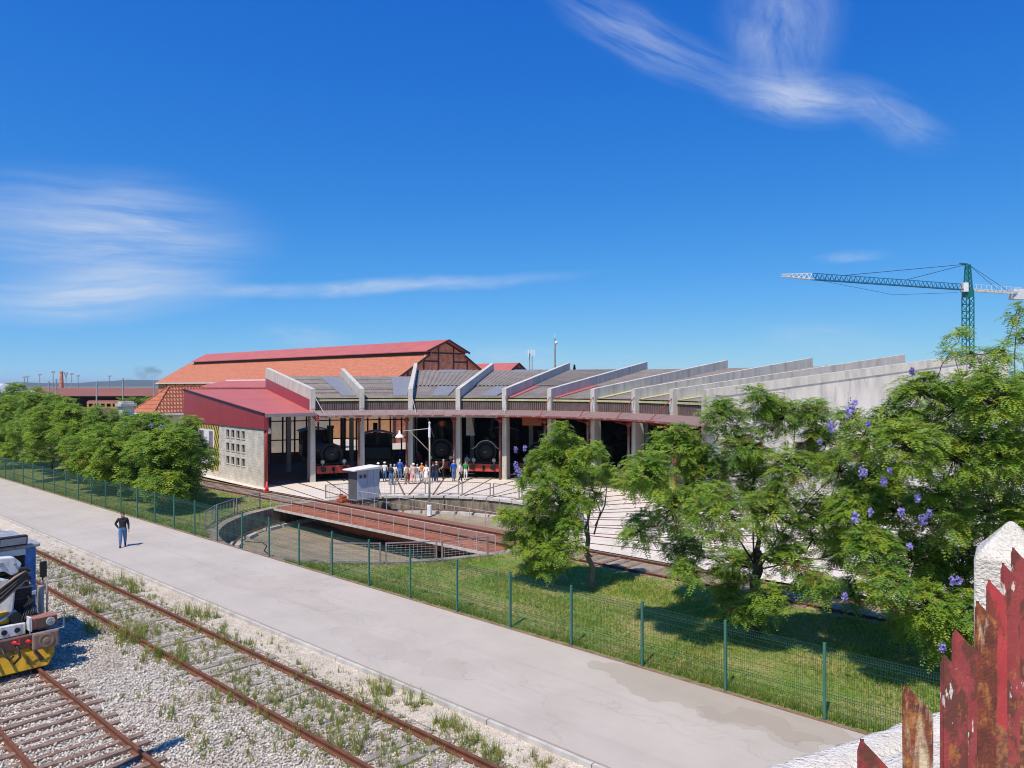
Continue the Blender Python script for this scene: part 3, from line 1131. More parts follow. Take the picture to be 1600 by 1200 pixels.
# ================================================================== TURNTABLE PIT
pit = thing('turntable_pit', 'round sunken concrete turntable pit with stained wall and brown floor', 'pit', TC, PHI)
mb = MB()
n = 128
for k in range(n):
    a0, a1 = 2 * PI * k / n, 2 * PI * (k + 1) / n
    for (ra, za, rb, zb) in ((PIT_R, -0.006, PIT_R - 0.04, -1.12),):
        mb.add([(ra * math.cos(a0), ra * math.sin(a0), za), (ra * math.cos(a1), ra * math.sin(a1), za),
                (rb * math.cos(a1), rb * math.sin(a1), zb), (rb * math.cos(a0), rb * math.sin(a0), zb)], [(0, 1, 2, 3)])
mb.build('pit_wall', 'pit_wall', pit, fix=False)
mb = MB()
rr = [(PIT_R, -1.11), (9.35, -1.08), (8.6, -1.12), (6, -1.22), (3, -1.32), (0.01, -1.35)]
for (ra, za), (rb, zb) in zip(rr[:-1], rr[1:]):
    for k in range(64):
        a0, a1 = 2 * PI * k / 64, 2 * PI * (k + 1) / 64
        mb.add([(ra * math.cos(a0), ra * math.sin(a0), za), (ra * math.cos(a1), ra * math.sin(a1), za),
                (rb * math.cos(a1), rb * math.sin(a1), zb), (rb * math.cos(a0), rb * math.sin(a0), zb)], [(0, 1, 2, 3)])
mb.build('pit_floor', 'pit_floor', pit, fix=False)
for k in range(44):                                   # broken ring of foundation blocks under the circular rail
    if random.random() < 0.10:
        continue
    a0 = 2 * PI * (k + 0.04 + random.random() * .05) / 44
    a1 = 2 * PI * (k + 0.94) / 44
    b = MB()
    zt = -0.92 + random.uniform(-0.03, 0.02)
    ri, ro = 8.75 + random.uniform(-0.05, 0.05), 9.3
    pts = [(ri, a0), (ro, a0), (ro, a1), (ri, a1)]
    b.hexa([(r * math.cos(a), r * math.sin(a), -1.15) for r, a in pts], [(r * math.cos(a), r * math.sin(a), zt) for r, a in pts])
    b.build('foundation_block', 'kerb', pit)
mb = MB()
mb.tube([(9.05 * math.cos(2 * PI * k / 96), 9.05 * math.sin(2 * PI * k / 96), -0.86) for k in range(97)], 0.05, 6, caps=False)
mb.build('ring_rail', 'rail_rust', pit)
for k in range(56):                                   # coping stones on the apron side, gapped where the rails meet the pit
    a0, a1 = 2 * PI * (k + 0.02) / 56, 2 * PI * (k + 0.97) / 56
    am = (a0 + a1) / 2
    if not (math.cos(am) > 0.16):
        continue
    b = MB()
    zt = 0.028 + random.uniform(-0.008, 0.008)
    pts = [(PIT_R - 0.10, a0), (PIT_R + 0.28, a0), (PIT_R + 0.28, a1), (PIT_R - 0.10, a1)]
    b.hexa([(r * math.cos(a), r * math.sin(a), -0.12) for r, a in pts], [(r * math.cos(a), r * math.sin(a), zt) for r, a in pts])
    b.build('coping_stone', 'kerb', pit)
b = MB()
b.tube([(-6.2, 6.2, -1.10), (-5.6, 5.4, -1.14), (-5.8, 4.5, -1.15), (-6.6, 3.4, -1.14), (-7.0, 1.9, -1.13), (-7.0, -0.5, -1.13), (-7.2, -3.0, -1.12)], 0.03, 6)
b.build('cable', 'hose', pit, smooth=True)

# ================================================================== TURNTABLE BRIDGE
br = thing('turntable_bridge', 'rust-brown turntable bridge with two rails spanning the round pit', 'turntable', TC, PHI)
BL = 9.95
plates = {}
for x0, x1, mat, z in ((-2.5, -1.24, 'deck_rust', -0.03), (-0.52, 0.52, 'deck_grey', -0.035), (1.24, 2.05, 'deck_grey', -0.03)):
    npl = 16
    step = 2 * BL / npl
    for k in range(npl):
        key = (x0, k % 3)
        if key not in plates:
            b = MB()
            b.box(x0, x1, 0.006, step - 0.006, z - 0.03, z + random.uniform(-0.004, 0.006))
            o = b.build('deck_plate', mat, br)
            plates[key] = o
        else:
            o = inst(plates[key], br)
        o.location = (0, -BL + k * step, 0)
for x in (-0.87, 0.87):
    b = MB()                                          # main girder with wide flange, belly deeper at mid span
    b.box(x - 0.34, x + 0.34, -BL, BL, -0.09, -0.055)
    prof = [(-BL, -0.09), (BL, -0.09), (BL, -0.45), (BL - 1.6, -0.55), (4.5, -0.98), (-4.5, -0.98), (-BL + 1.6, -0.55), (-BL, -0.45)]
    b.prism(prof, lambda p, q: (x - 0.02, p, q), lambda p, q: (x + 0.02, p, q))
    for y in np.arange(-8.8, 8.81, 1.1):
        b.box(x - 0.14, x + 0.14, y - 0.012, y + 0.012, -0.5 if abs(y) > 7.5 else -0.7, -0.092)
    b.box(x - 0.16, x + 0.16, -4.4, 4.4, -1.0, -0.978)
    b.build('girder', 'deck_rust', br)
    rp = rail_profile(x, -BL, BL, 0.10)
    rp.build('rail', 'rail_rust', br)
    b = MB()
    for sy in (-1, 1):
        b.bar((x + 0.42 * (1 if x > 0 else -1), -BL, -0.045), (x + 0.42 * (1 if x > 0 else -1), BL, -0.045), 0.12, 0.03)
    b.build('flange_strip', 'deck_rust', br)
b = MB()
for y in np.arange(-9.2, 9.3, 1.24):
    b.bar((-2.45, y, -0.09), (-0.9, y, -0.38), 0.05)
    b.bar((1.95, y, -0.09), (0.9, y, -0.38), 0.05)
    b.bar((-0.87, y, -0.3), (0.87, y, -0.3), 0.09)
b.box(-2.52, -2.46, -BL, BL, -0.16, -0.03)
b.build('bracing', 'deck_rust', br)
b = MB()
b.box(-2.56, -2.522, -BL, BL, -0.13, 0.0)
b.build('edge_beam', 'kerb', br)
b = MB()
b.lathe([(1.1, -1.33), (1.1, -1.1), (0.55, -1.05), (0.5, -0.9)], 24)
b.build('pivot', 'dark_steel', br)
for y in (-9.05, 9.05):
    for x in (-0.87, 0.87):
        b = MB()
        b.cyl((x - 0.08, y, -0.60), (x + 0.08, y, -0.60), 0.24, n=20)
        b.build('wheel', 'dark_steel', br)
for x, mat in ((-2.44, 'rail_grey'), (2.0, 'rail_grey')):
    ys = np.arange(-BL + 0.1, BL, 1.235)
    for y in ys:
        b = MB()
        b.cyl((x, y, -0.05), (x, y, 0.86), 0.02, n=6)
        b.build('railing_post', mat, br)
    b = MB()
    b.tube([(x, ys[0], 0.86), (x, ys[-1], 0.86)], 0.02, 6)
    b.build('handrail', mat, br)
    b = MB()
    b.tube([(x, ys[0], 0.43), (x, ys[-1], 0.43)], 0.008, 5)
    b.build('midrail', mat, br)

# control cabin carried beside the bridge
cb = thing('control_cabin', 'grey sheet-metal control cabin with pale roof beside the turntable bridge', 'cabin', ST(40.5, TCT + 2.75), PHI)
b = MB()
b.box(-0.88, 0.92, -0.48, 0.48, 0.30, 2.22)
b.build('body', 'cabin_grey', cb, bevel=0.01)
b = MB()
b.box(-0.90, -0.883, -0.47, 0.47, 0.32, 2.2)
b.build('doorway_shade', 'doorway_dark', cb)  # dark sheet over the face; the open doorway's shade is painted, not cut
b = MB()
b.hexa([(-1.25, -0.66, 2.18), (1.02, -0.66, 2.22), (1.02, 0.66, 2.22), (-1.25, 0.66, 2.18)],
       [(-1.25, -0.66, 2.27), (1.02, -0.66, 2.40), (1.02, 0.66, 2.40), (-1.25, 0.66, 2.27)])
b.build('roof', 'cabin_roof', cb, bevel=0.02)
for x in (-0.62, -0.28):
    b = MB()
    b.box(x - 0.14, x + 0.14, -0.502, -0.482, 1.66, 1.94)
    w = b.build('window', 'rail_grey', cb)
    b = MB()
    b.box(x - 0.10, x + 0.10, -0.510, -0.503, 1.70, 1.90)
    b.build('pane', 'dark_glass', w)
for x in (-0.06, 0.45):
    b = MB()
    b.box(x - 0.012, x + 0.012, -0.495, -0.482, 0.34, 2.14)
    b.build('seam', 'rail_grey', cb)
b = MB()
for y in (-0.42, 0.42):
    b.bar((-1.3, y, -0.06), (0.85, y, -0.06), 0.07)
    b.bar((0.8, y, 0.26), (-0.75, y, -0.6), 0.06)
    b.bar((0.8, y, -0.06), (0.8, y, 0.30), 0.06)
    b.bar((-0.8, y, -0.06), (-0.8, y, 0.30), 0.06)
    b.bar((-0.8, y, 0.25), (0.8, y, -0.05), 0.04)
b.box(-0.95, 0.95, -0.5, 0.5, 0.23, 0.298)
b.build('support_frame', 'rail_purple', cb)
mo = thing('drive_motor', 'small rusty orange drive motor box on the turntable beside the grey cabin', 'motor', ST(41.75, TCT + 1.95), PHI)
b = MB()
b.box(-0.28, 0.28, -0.32, 0.32, 0.0, 0.22)
b.build('housing', 'orange_paint', mo, bevel=0.03)
b = MB()
b.cyl((-0.2, -0.05, 0.30), (0.2, -0.05, 0.30), 0.14, n=16)
b.build('motor_drum', 'orange_paint', mo)
b = MB()
b.box(-0.1, 0.16, 0.14, 0.28, 0.22, 0.5)
b.build('gear_case', 'rail_purple', mo)

# railing round the pit: welded panels, every panel with its own end posts
pr = thing('pit_railing', 'low grey-purple metal railing with wire mesh panels round the turntable pit', 'railing', TC, PHI)
RF = PIT_R + 0.75
PW = 2.18
src_p = src_m = None
nseg = 27
for k in range(nseg):
    a = 2 * PI * (k + 0.5) / nseg
    # local x = t (cos), y = s (sin): leave gaps where the tracks come in
    if abs(math.cos(a)) * RF < 2.2 or TCT + math.cos(a) * RF < 18.6:
        continue
    x, y = RF * math.cos(a), RF * math.sin(a)
    if src_p is None:
        b = MB()
        for sx in (-PW / 2, PW / 2):
            b.box(sx - 0.035, sx + 0.035, -0.03, 0.03, -0.05, 0.96)
        b.box(-PW / 2, PW / 2, -0.025, 0.025, 0.905, 0.955)
        b.box(-PW / 2, PW / 2, -0.02, 0.02, 0.06, 0.10)
        src_p = b.build('railing_panel', 'rail_purple', pr, bevel=0.006)
        b = MB()
        for q in np.linspace(-PW / 2 + 0.1, PW / 2 - 0.1, 12):
            b.tube([(q, 0, 0.1), (q, 0, 0.9)], 0.0055, 3, caps=False)
        for q in np.linspace(0.18, 0.83, 7):
            b.tube([(-PW / 2, 0, q), (PW / 2, 0, q)], 0.0055, 3, caps=False)
        src_m = b.build('wire_mesh', 'rail_grey', src_p, fix=False)
        tag(src_m, kind='stuff')
        o = src_p
    else:
        o = inst(src_p, pr)
        tag(inst(src_m, o), kind='stuff')
    o.location = (x, y, 0)
    o.rotation_euler = (0, 0, a + PI / 2)

# yard lamp standing in the pit
lp = pix(671, 806, -1.1)
lamp = thing('yard_lamp', 'pale yard lamp with long side arm and white bowl shade standing in the turntable pit', 'lamp', lp)
b = MB()
b.tube([(0, 0, 0), (0, 0, 0.75)], 0.17, 10)
b.build('base', 'white_paint', lamp, bevel=0.02)
b = MB()
b.tube([(0, 0, 0.7), (0.02, 0, 3.4), (0, 0, 6.15)], [0.07, 0.06, 0.05], 10)
b.build('pole', 'lamp_tan', lamp, smooth=True)
b = MB()
b.lathe([(0.05, 5.3), (0.085, 5.35), (0.085, 5.95), (0.06, 6.05), (0.05, 6.25), (0.09, 6.32), (0.03, 6.42)], 12)
b.build('pole_head', 'white_paint', lamp)
b = MB()
b.tube([(0, 0, 5.95), (-1.8, -0.1, 5.78)], 0.03, 6)
b.tube([(0, 0, 4.4), (-1.35, -0.08, 5.80)], 0.022, 6)
b.build('arm', 'lamp_tan', lamp)
b = MB()
b.lathe([(0.30, 5.32), (0.29, 5.40), (0.20, 5.52), (0.08, 5.60), (0.06, 5.80), (0.02, 5.84)], 18, (-2.02, -0.11, 0))
b.build('shade', 'white_paint', lamp, smooth=True)

# ================================================================== ROUNDHOUSE
rh = thing('roundhouse', 'curved open-fronted locomotive roundhouse with rising concrete fin walls between its bays', 'building', RC)
SLOPE = 0.120
Z_FIN, Z_EAVE = 7.52, 6.68


def ER(th):
    return Vector((math.sin(th), math.cos(th), 0))


def ET(th):
    return Vector((math.cos(th), -math.sin(th), 0))


def PP(r, th, z=0.0, off=0.0):
    return ER(th) * r + ET(th) * off + Vector((0, 0, z))


def fin_len(k):
    return 17.0 if k <= 2 else 23.5


for k in range(1, 10):
    th = fin_th(k)
    L = fin_len(k)
    r2 = R1 + L
    zt = Z_FIN + SLOPE * L
    hw = 0.19
    poly = [(R1, Z_FIN), (R1, 5.9), (R1 + 1.0, 5.9), (R1 + 1.2, Z_FIN - 1.05 + 0.12 * 1.2), (r2 - 0.5, zt - 1.05 - 0.06), (r2 - 0.5, zt - 1.5), (r2, zt - 1.5), (r2, zt)]
    b = MB()
    b.prism(poly, lambda r, z: PP(r, th, z, -hw), lambda r, z: PP(r, th, z, hw))
    b.build('fin_wall', 'concrete', rh)
    b = MB()                                          # post under the front of the fin, wider at its foot
    b.hexa([PP(R1 - 0.02, th, 0, -0.21), PP(R1 - 0.02, th, 0, 0.21), PP(R1 + 1.0, th, 0, 0.21), PP(R1 + 1.0, th, 0, -0.21)],
           [PP(R1 + 0.02, th, 5.9, -0.185), PP(R1 + 0.02, th, 5.9, 0.185), PP(R1 + 0.85, th, 5.9, 0.185), PP(R1 + 0.85, th, 5.9, -0.185)])
    b.build('front_post', 'concrete', rh)
    for rr_ in (R1 + 8.2, r2 - 0.4):
        b = MB()
        zz = Z_FIN - 1.1 + SLOPE * (rr_ - R1)
        b.hexa([PP(rr_ - .2, th, 0, -.2), PP(rr_ - .2, th, 0, .2), PP(rr_ + .25, th, 0, .2), PP(rr_ + .25, th, 0, -.2)],
               [PP(rr_ - .2, th, zz, -.17), PP(rr_ - .2, th, zz, .17), PP(rr_ + .25, th, zz, .17), PP(rr_ + .25, th, zz, -.17)])
        b.build('inner_post', 'concrete', rh)
    if k >= 2:                                        # red pipe column carrying the canopy beside the post
        b = MB()
        b.cyl(PP(R1 - 0.18, th, 0, -0.30), PP(R1 - 0.18, th, 5.25, -0.30), 0.095, n=10)
        c = b.build('pipe_column', 'pipe_red', rh, smooth=True)
        b = MB()
        b.bar(PP(R1 - 0.18, th, 4.9, -0.30), PP(R1 - 1.5, th, 5.12, -0.30), 0.09)
        b.lathe([(0.10, 0), (0.2, 0.12), (0.2, 0.3), (0.12, 0.36)], 10, PP(R1 - 0.18, th, 4.72, -0.30))
        b.build('bracket', 'red_steel', c)
    if k in (1, 3, 5):
        b = MB()
        b.tube([PP(R1 + 0.02, th, 7.0, 0.1), PP(R1 - 1.9, th, 5.15, 0.6)], 0.03, 6)
        b.build('tie_rod', 'rail_grey', rh)
    elif k >= 6:
        b = MB()
        b.tube([PP(R1 + 0.02, th, 6.9, 0.1), PP(R1 - 2.0, th, 5.3, 0.1)], 0.03, 6)
        b.build('tie_rod', 'red_steel', rh)


def bay_line(k, f):
    """angle at fraction f across bay k"""
    return fin_th(k) + DTH * f


def bay_pt(k, f, r, z):
    """point on the straight chord between the two fins of a bay at radius r"""
    a = PP(r, fin_th(k), z, 0.19)
    b = PP(r, fin_th(k + 1), z, -0.19)
    return a.lerp(b, f)


for k in range(1, 10):
    L = min(fin_len(k), fin_len(k + 1)) - 0.35
    if k == 2:
        L = 17.0 - 0.35
    r2 = R1 + L
    ribs_hi = 15 if k in (3, 4) else 26
    split = 0.36

    def zr(r):
        return Z_EAVE + SLOPE * (r - R1)
    for nm_i, (f0, f1, ribs, amp, lift) in enumerate(((0.0, split + 0.02, 28, 0.03, 0.0), (split, 1.0, ribs_hi, 0.085 if k in (3, 4, 5) else 0.03, 0.045))):
        ncol = 3 if nm_i == 0 else 2
        for c in range(ncol):
            c0, c1 = c / ncol, (c + 1) / ncol - 0.002
            nn = max(6, int(ribs / ncol) * 4)
            mb = MB()
            for i in range(nn + 1):
                f = c0 + (c1 - c0) * i / nn
                ph = (i % 4)
                h = (amp if ph in (1, 2) else 0) + lift + 0.004 * c
                for r in (R1 + L * f0 + (0.38 if f0 == 0 else 0), R1 + L * f1):
                    mb.v.append(tuple(bay_pt(k, f, r, zr(r) + h)))
            for i in range(nn):
                mb.f.append((2 * i, 2 * i + 2, 2 * i + 3, 2 * i + 1))
                mb.m.append(0)
            mb.build('roof_sheet', 'roof_grey', rh, fix=False)
    # thick roof deck under the sheets
    b = MB()
    b.hexa([bay_pt(k, 0, R1 + 0.5, Z_EAVE - 0.32), bay_pt(k, 1, R1 + 0.5, Z_EAVE - 0.32), bay_pt(k, 1, r2, zr(r2) - 0.32), bay_pt(k, 0, r2, zr(r2) - 0.32)],
           [bay_pt(k, 0, R1 + 0.5, Z_EAVE - 0.04), bay_pt(k, 1, R1 + 0.5, Z_EAVE - 0.04), bay_pt(k, 1, r2, zr(r2) - 0.04), bay_pt(k, 0, r2, zr(r2) - 0.04)])
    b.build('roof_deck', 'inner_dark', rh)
    b = MB()
    b.bar(bay_pt(k, 0.003, R1 + 0.38, Z_EAVE - 0.10), bay_pt(k, 0.997, R1 + 0.38, Z_EAVE - 0.10), 0.12, 0.15)
    b.build('eave_trim', 'eave_trim', rh)
    # ribbed cladding above the opening
    mb = MB()
    nb = 20
    for i in range(nb):
        fa, fb = (i + 0.10) / nb, (i + 0.82) / nb
        lo = [bay_pt(k, fa, R1 + 0.40, 5.55), bay_pt(k, fb, R1 + 0.40, 5.55), bay_pt(k, fb, R1 + 0.52, 5.55), bay_pt(k, fa, R1 + 0.52, 5.55)]
        mb.hexa(lo, [p + Vector((0, 0, 0.9)) for p in lo])
    lo = [bay_pt(k, 0, R1 + 0.50, 5.55), bay_pt(k, 1, R1 + 0.50, 5.55), bay_pt(k, 1, R1 + 0.60, 5.55), bay_pt(k, 0, R1 + 0.60, 5.55)]
    mb.hexa(lo, [p + Vector((0, 0, 0.89)) for p in lo])
    tag(mb.build('cladding', 'cladding', rh), kind='stuff')
    if k in (3, 4):
        for (f0, f1, r0, r1_) in ((0.30, 0.66, 0.90, 0.99), (0.42, 0.78, 0.06, 0.32)):
            b = MB()
            pts = [(f0, r0), (f1, r0), (f1, r1_), (f0, r1_)]
            b.hexa([bay_pt(k, f, R1 + L * q, zr(R1 + L * q) + 0.03) for f, q in pts], [bay_pt(k, f, R1 + L * q, zr(R1 + L * q) + 0.16) for f, q in pts])
            b.build('skylight', 'skylight', rh, bevel=0.01)
    if k in (1, 2):
        for (f0, f1, r0, r1_) in ((0.68, 0.97, 0.08, 0.93),):
            b = MB()
            pts = [(f0, r0), (f1, r0), (f1, r1_), (f0, r1_)]
            b.hexa([bay_pt(k, f, R1 + L * q, zr(R1 + L * q) + 0.02) for f, q in pts], [bay_pt(k, f, R1 + L * q, zr(R1 + L * q) + 0.11) for f, q in pts])
            b.build('skylight', 'skylight', rh)
        for q in (0.2, 0.4, 0.6, 0.8):
            b = MB()
            b.bar(bay_pt(k, 0.01, R1 + L * q, zr(R1 + L * q) + 0.09), bay_pt(k, 0.67, R1 + L * q, zr(R1 + L * q) + 0.09), 0.08, 0.06)
            b.build('batten', 'roof_grey', rh)
    if k >= 5:
        b = MB()
        pts = [(0.0, 0.02), (0.12, 0.02), (0.12, 0.36), (0.0, 0.36)]
        b.hexa([bay_pt(k, f, R1 + L * q, zr(R1 + L * q) + 0.05) for f, q in pts], [bay_pt(k, f, R1 + L * q, zr(R1 + L * q) + 0.09) for f, q in pts])
        b.build('flashing', 'red_roof' if k in (5, 6) else 'eave_trim', rh)
    # rear of the bay: red-framed glazing for the first bays, masonry for the rest
    rb = r2 - 0.2
    if k <= 2:
        ncol, zs = 6, [0.05, 1.0, 2.3, 4.2, 6.2]
        b = MB()
        for i in range(ncol + 1):
            f = i / ncol
            b.bar(bay_pt(k, f, rb, 0), bay_pt(k, f, rb, zr(rb) - 0.35), 0.14)
        b.build('glazing_frame', 'red_steel', rh)
        for z in zs[1:]:
            b = MB()
            b.bar(bay_pt(k, 0, rb, z), bay_pt(k, 1, rb, z), 0.11)
            b.build('transom', 'red_steel', rh)
        b = MB()
        b.hexa([bay_pt(k, f, r, 0) for f, r in ((0, rb - .1), (1, rb - .1), (1, rb + .1), (0, rb + .1))],
               [bay_pt(k, f, r, 0.98) for f, r in ((0, rb - .1), (1, rb - .1), (1, rb + .1), (0, rb + .1))])
        b.build('dado_wall', 'inner_block', rh)
        for i in range(ncol):
            for z0, z1 in zip(zs[1:-1], zs[2:]):
                b = MB()
                f0, f1 = (i + 0.06) / ncol, (i + 0.94) / ncol
                b.add([bay_pt(k, f0, rb, z0 + .06), bay_pt(k, f1, rb, z0 + .06), bay_pt(k, f1, rb, z1 - .06), bay_pt(k, f0, rb, z1 - .06)], [(0, 1, 2, 3)])
                b.build('pane', 'glass', rh)
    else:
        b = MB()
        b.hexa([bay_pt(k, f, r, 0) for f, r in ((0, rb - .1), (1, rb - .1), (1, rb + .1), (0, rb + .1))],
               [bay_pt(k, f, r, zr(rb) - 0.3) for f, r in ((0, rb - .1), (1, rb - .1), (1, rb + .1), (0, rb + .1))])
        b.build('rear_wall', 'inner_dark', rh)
# partition beside the third fin, shed floor
b = MB()
th = fin_th(3)
b.hexa([PP(29, th, 0, -.08), PP(29, th, 0, .08), PP(42, th, 0, .08), PP(42, th, 0, -.08)],
       [PP(29, th, 6.3, -.08), PP(29, th, 6.3, .08), PP(42, th, 8.0, .08), PP(42, th, 8.0, -.08)])
b.build('partition', 'inner_block', rh)
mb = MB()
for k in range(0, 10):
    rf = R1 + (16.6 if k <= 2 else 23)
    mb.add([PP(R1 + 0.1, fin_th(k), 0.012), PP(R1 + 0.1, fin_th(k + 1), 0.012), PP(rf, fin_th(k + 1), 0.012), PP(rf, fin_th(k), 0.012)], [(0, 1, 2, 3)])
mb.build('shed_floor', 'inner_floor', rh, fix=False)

# end wall on the right, tall white concrete with red-framed windows
th = fin_th(10)
ew = thing('end_wall', 'tall whitewashed concrete end wall of the roundhouse seen behind the right-hand trees', 'wall', RC, -th)
# local: y = outward along the fin, x = right-hand face


def wall_holes(name, mat, parent, x0, x1, y0, y1, ztop, holes, zb=0.0):
    """wall in the local y-z plane with rectangular openings; ztop(y) is the top line"""
    ys = sorted({y0, y1, *[h[0] for h in holes], *[h[1] for h in holes]})
    zs = sorted({zb, *[h[2] for h in holes], *[h[3] for h in holes]})
    b = MB()
    for ya, yb in zip(ys[:-1], ys[1:]):
        for i, za in enumerate(zs):
            ym = (ya + yb) / 2
            last = i == len(zs) - 1
            zb2 = None if last else zs[i + 1]
            zm = za + 0.01 if last else (za + zb2) / 2
            if any(h[0] < ym < h[1] and h[2] < zm < h[3] for h in holes):
                continue
            ta, tb = (ztop(ya), ztop(yb)) if last else (zb2, zb2)
            b.hexa([(x0, ya, za), (x1, ya, za), (x1, yb, za), (x0, yb, za)], [(x0, ya, ta), (x1, ya, ta), (x1, yb, tb), (x0, yb, tb)])
    # weld the cells and drop the inner faces
    me = bpy.data.meshes.new(name)
    me.from_pydata(b.v, [], b.f)
    me.materials.append(MATS[mat])
    bm = bmesh.new()
    bm.from_mesh(me)
    bmesh.ops.remove_doubles(bm, verts=bm.verts, dist=0.0005)
    seen = {}
    for f in bm.faces:
        key = tuple(sorted(v.index for v in f.verts))
        seen.setdefault(key, []).append(f)
    kill = [f for fs in seen.values() if len(fs) > 1 for f in fs]
    bmesh.ops.delete(bm, geom=kill, context='FACES')
    bmesh.ops.recalc_face_normals(bm, faces=bm.faces)
    bm.to_mesh(me)
    bm.free()
    ob = bpy.data.objects.new(name, me)
    COL.objects.link(ob)
    ob.parent = parent
    return ob


holes = [(y, y + 1.7, 2.65, 4.1) for y in (21.6, 25.6, 29.7, 33.8, 37.9)]
wall_holes('wall', 'concrete_white', ew, -0.2, 0.2, R1, 42.7, lambda y: Z_FIN - 0.55 + SLOPE * (y - R1), holes)
b = MB()
b.hexa([(-0.2, R1, Z_FIN - 0.55), (0.26, R1, Z_FIN - 0.55), (0.26, 42.75, Z_FIN - 0.55 + SLOPE * 23.55), (-0.2, 42.75, Z_FIN - 0.55 + SLOPE * 23.55)],
       [(-0.2, R1, Z_FIN), (0.26, R1, Z_FIN), (0.26, 42.75, Z_FIN + SLOPE * 23.55), (-0.2, 42.75, Z_FIN + SLOPE * 23.55)])
b.build('coping_beam', 'concrete', ew)
b = MB()
b.box(-0.26, 0.5, R1 - 0.05, R1 + 1.2, 0, Z_FIN - 0.56)
b.build('corner_pier', 'concrete_white', ew)
for (ya, yb, za, zb) in holes:
    b = MB()
    for q in (ya + 0.04, (ya + yb) / 2, yb - 0.04):
        b.box(0.05, 0.14, q - 0.05, q + 0.05, za + .005, zb - .005)
    for q in (za + 0.045, zb - 0.045):
        b.box(0.052, 0.138, ya + .005, yb - .005, q - 0.045, q + 0.045)
    w = b.build('window', 'red_steel', ew)
    b = MB()
    b.box(0.085, 0.095, ya + .02, yb - .02, za + .02, zb - .02)
    b.build('pane', 'dark_glass', w)

# canopy along the front: one tilted slab per bay with a red edge beam
for k in range(1, 11):
    mat = 'canopy' if k < 5 else 'canopy_red'
    rf0, rf1 = (17.25, 17.25) if k < 7 else (17.0, 16.8)
    zb_, zf_ = 5.76, 5.42
    npan = 4
    for i in range(npan):
        f0, f1 = i / npan + 0.002, (i + 1) / npan - 0.002
        def cp(f, r, z):
            a = PP(r, fin_th(k), z)
            c = PP(r, fin_th(k + 1), z)
            return a.lerp(c, f)
        b = MB()
        b.hexa([cp(f0, 17.3, zf_ - 0.05), cp(f1, 17.3, zf_ - 0.05), cp(f1, R1 + 0.1, zb_ - 0.05), cp(f0, R1 + 0.1, zb_ - 0.05)],
               [cp(f0, 17.3, zf_), cp(f1, 17.3, zf_), cp(f1, R1 + 0.1, zb_), cp(f0, R1 + 0.1, zb_)])
        b.build('canopy_panel', mat, rh)
    b = MB()
    b.bar(cp(0.0, 17.28, zf_ - 0.08), cp(1.0, 17.28, zf_ - 0.08), 0.07, 0.10)
    b.build('canopy_edge', 'pipe_red', rh)
    b = MB()
    b.bar(cp(0.0, 17.5, zf_ - 0.19), cp(1.0, 17.5, zf_ - 0.19), 0.06, 0.06)
    for f in (0.25, 0.5, 0.75):
        b.bar(cp(f, 17.35, zf_ - 0.10), cp(f, R1, zb_ - 0.13), 0.06, 0.1)
    b.build('canopy_rib', 'loco_trim' if k < 5 else 'red_steel', rh)
b = MB()                                              # lower beam at the right end of the canopy
b.bar(PP(17.0, fin_th(10), 4.72), PP(17.0, fin_th(11), 4.72), 0.12, 0.28)
b.build('canopy_beam', 'red_steel', rh)
for kk in (10.0, 11.0):
    b = MB()
    b.cyl(PP(17.2, fin_th(kk), 0), PP(17.2, fin_th(kk), 5.1), 0.11, n=10)
    b.build('pipe_column', 'red_steel', rh, smooth=True)
# end of the canopy on the left
b = MB()
for z in (5.62, 5.46, 5.30):
    b.bar(PP(R1 - 0.05, fin_th(1), z, -0.06), PP(17.15, fin_th(1), z - 0.42, -0.06), 0.06, 0.07)
b.build('canopy_end', 'burgundy', rh)
# things hung under the canopy
b = MB()
b.hexa([PP(R1 + 3, bay_line(4, 0.05), 3.4), PP(R1 + 3, bay_line(4, 0.22), 3.4), PP(R1 + 3.05, bay_line(4, 0.22), 3.4), PP(R1 + 3.05, bay_line(4, 0.05), 3.4)],
       [PP(R1 + 3, bay_line(4, 0.05), 5.1), PP(R1 + 3, bay_line(4, 0.15), 5.1), PP(R1 + 3.05, bay_line(4, 0.15), 5.1), PP(R1 + 3.05, bay_line(4, 0.05), 5.1)])
hb = b.build('hanging_board', 'loco_trim')
hb.location = RC
tag(hb, 'pale trapezoid board hanging in the shade above the locomotive with the red beam', 'board')
b = MB()
b.hexa([PP(R1 + 2, bay_line(5, q), 4.4) for q in (0.22, 0.62)] + [PP(R1 + 2.05, bay_line(5, q), 4.4) for q in (0.62, 0.22)],
       [PP(R1 + 2, bay_line(5, q), 5.2) for q in (0.22, 0.62)] + [PP(R1 + 2.05, bay_line(5, q), 5.2) for q in (0.62, 0.22)])
hb = b.build('hanging_sign', 'orange_paint')
hb.location = RC
tag(hb, 'orange sign board hung under the canopy behind the small leafy tree', 'sign')

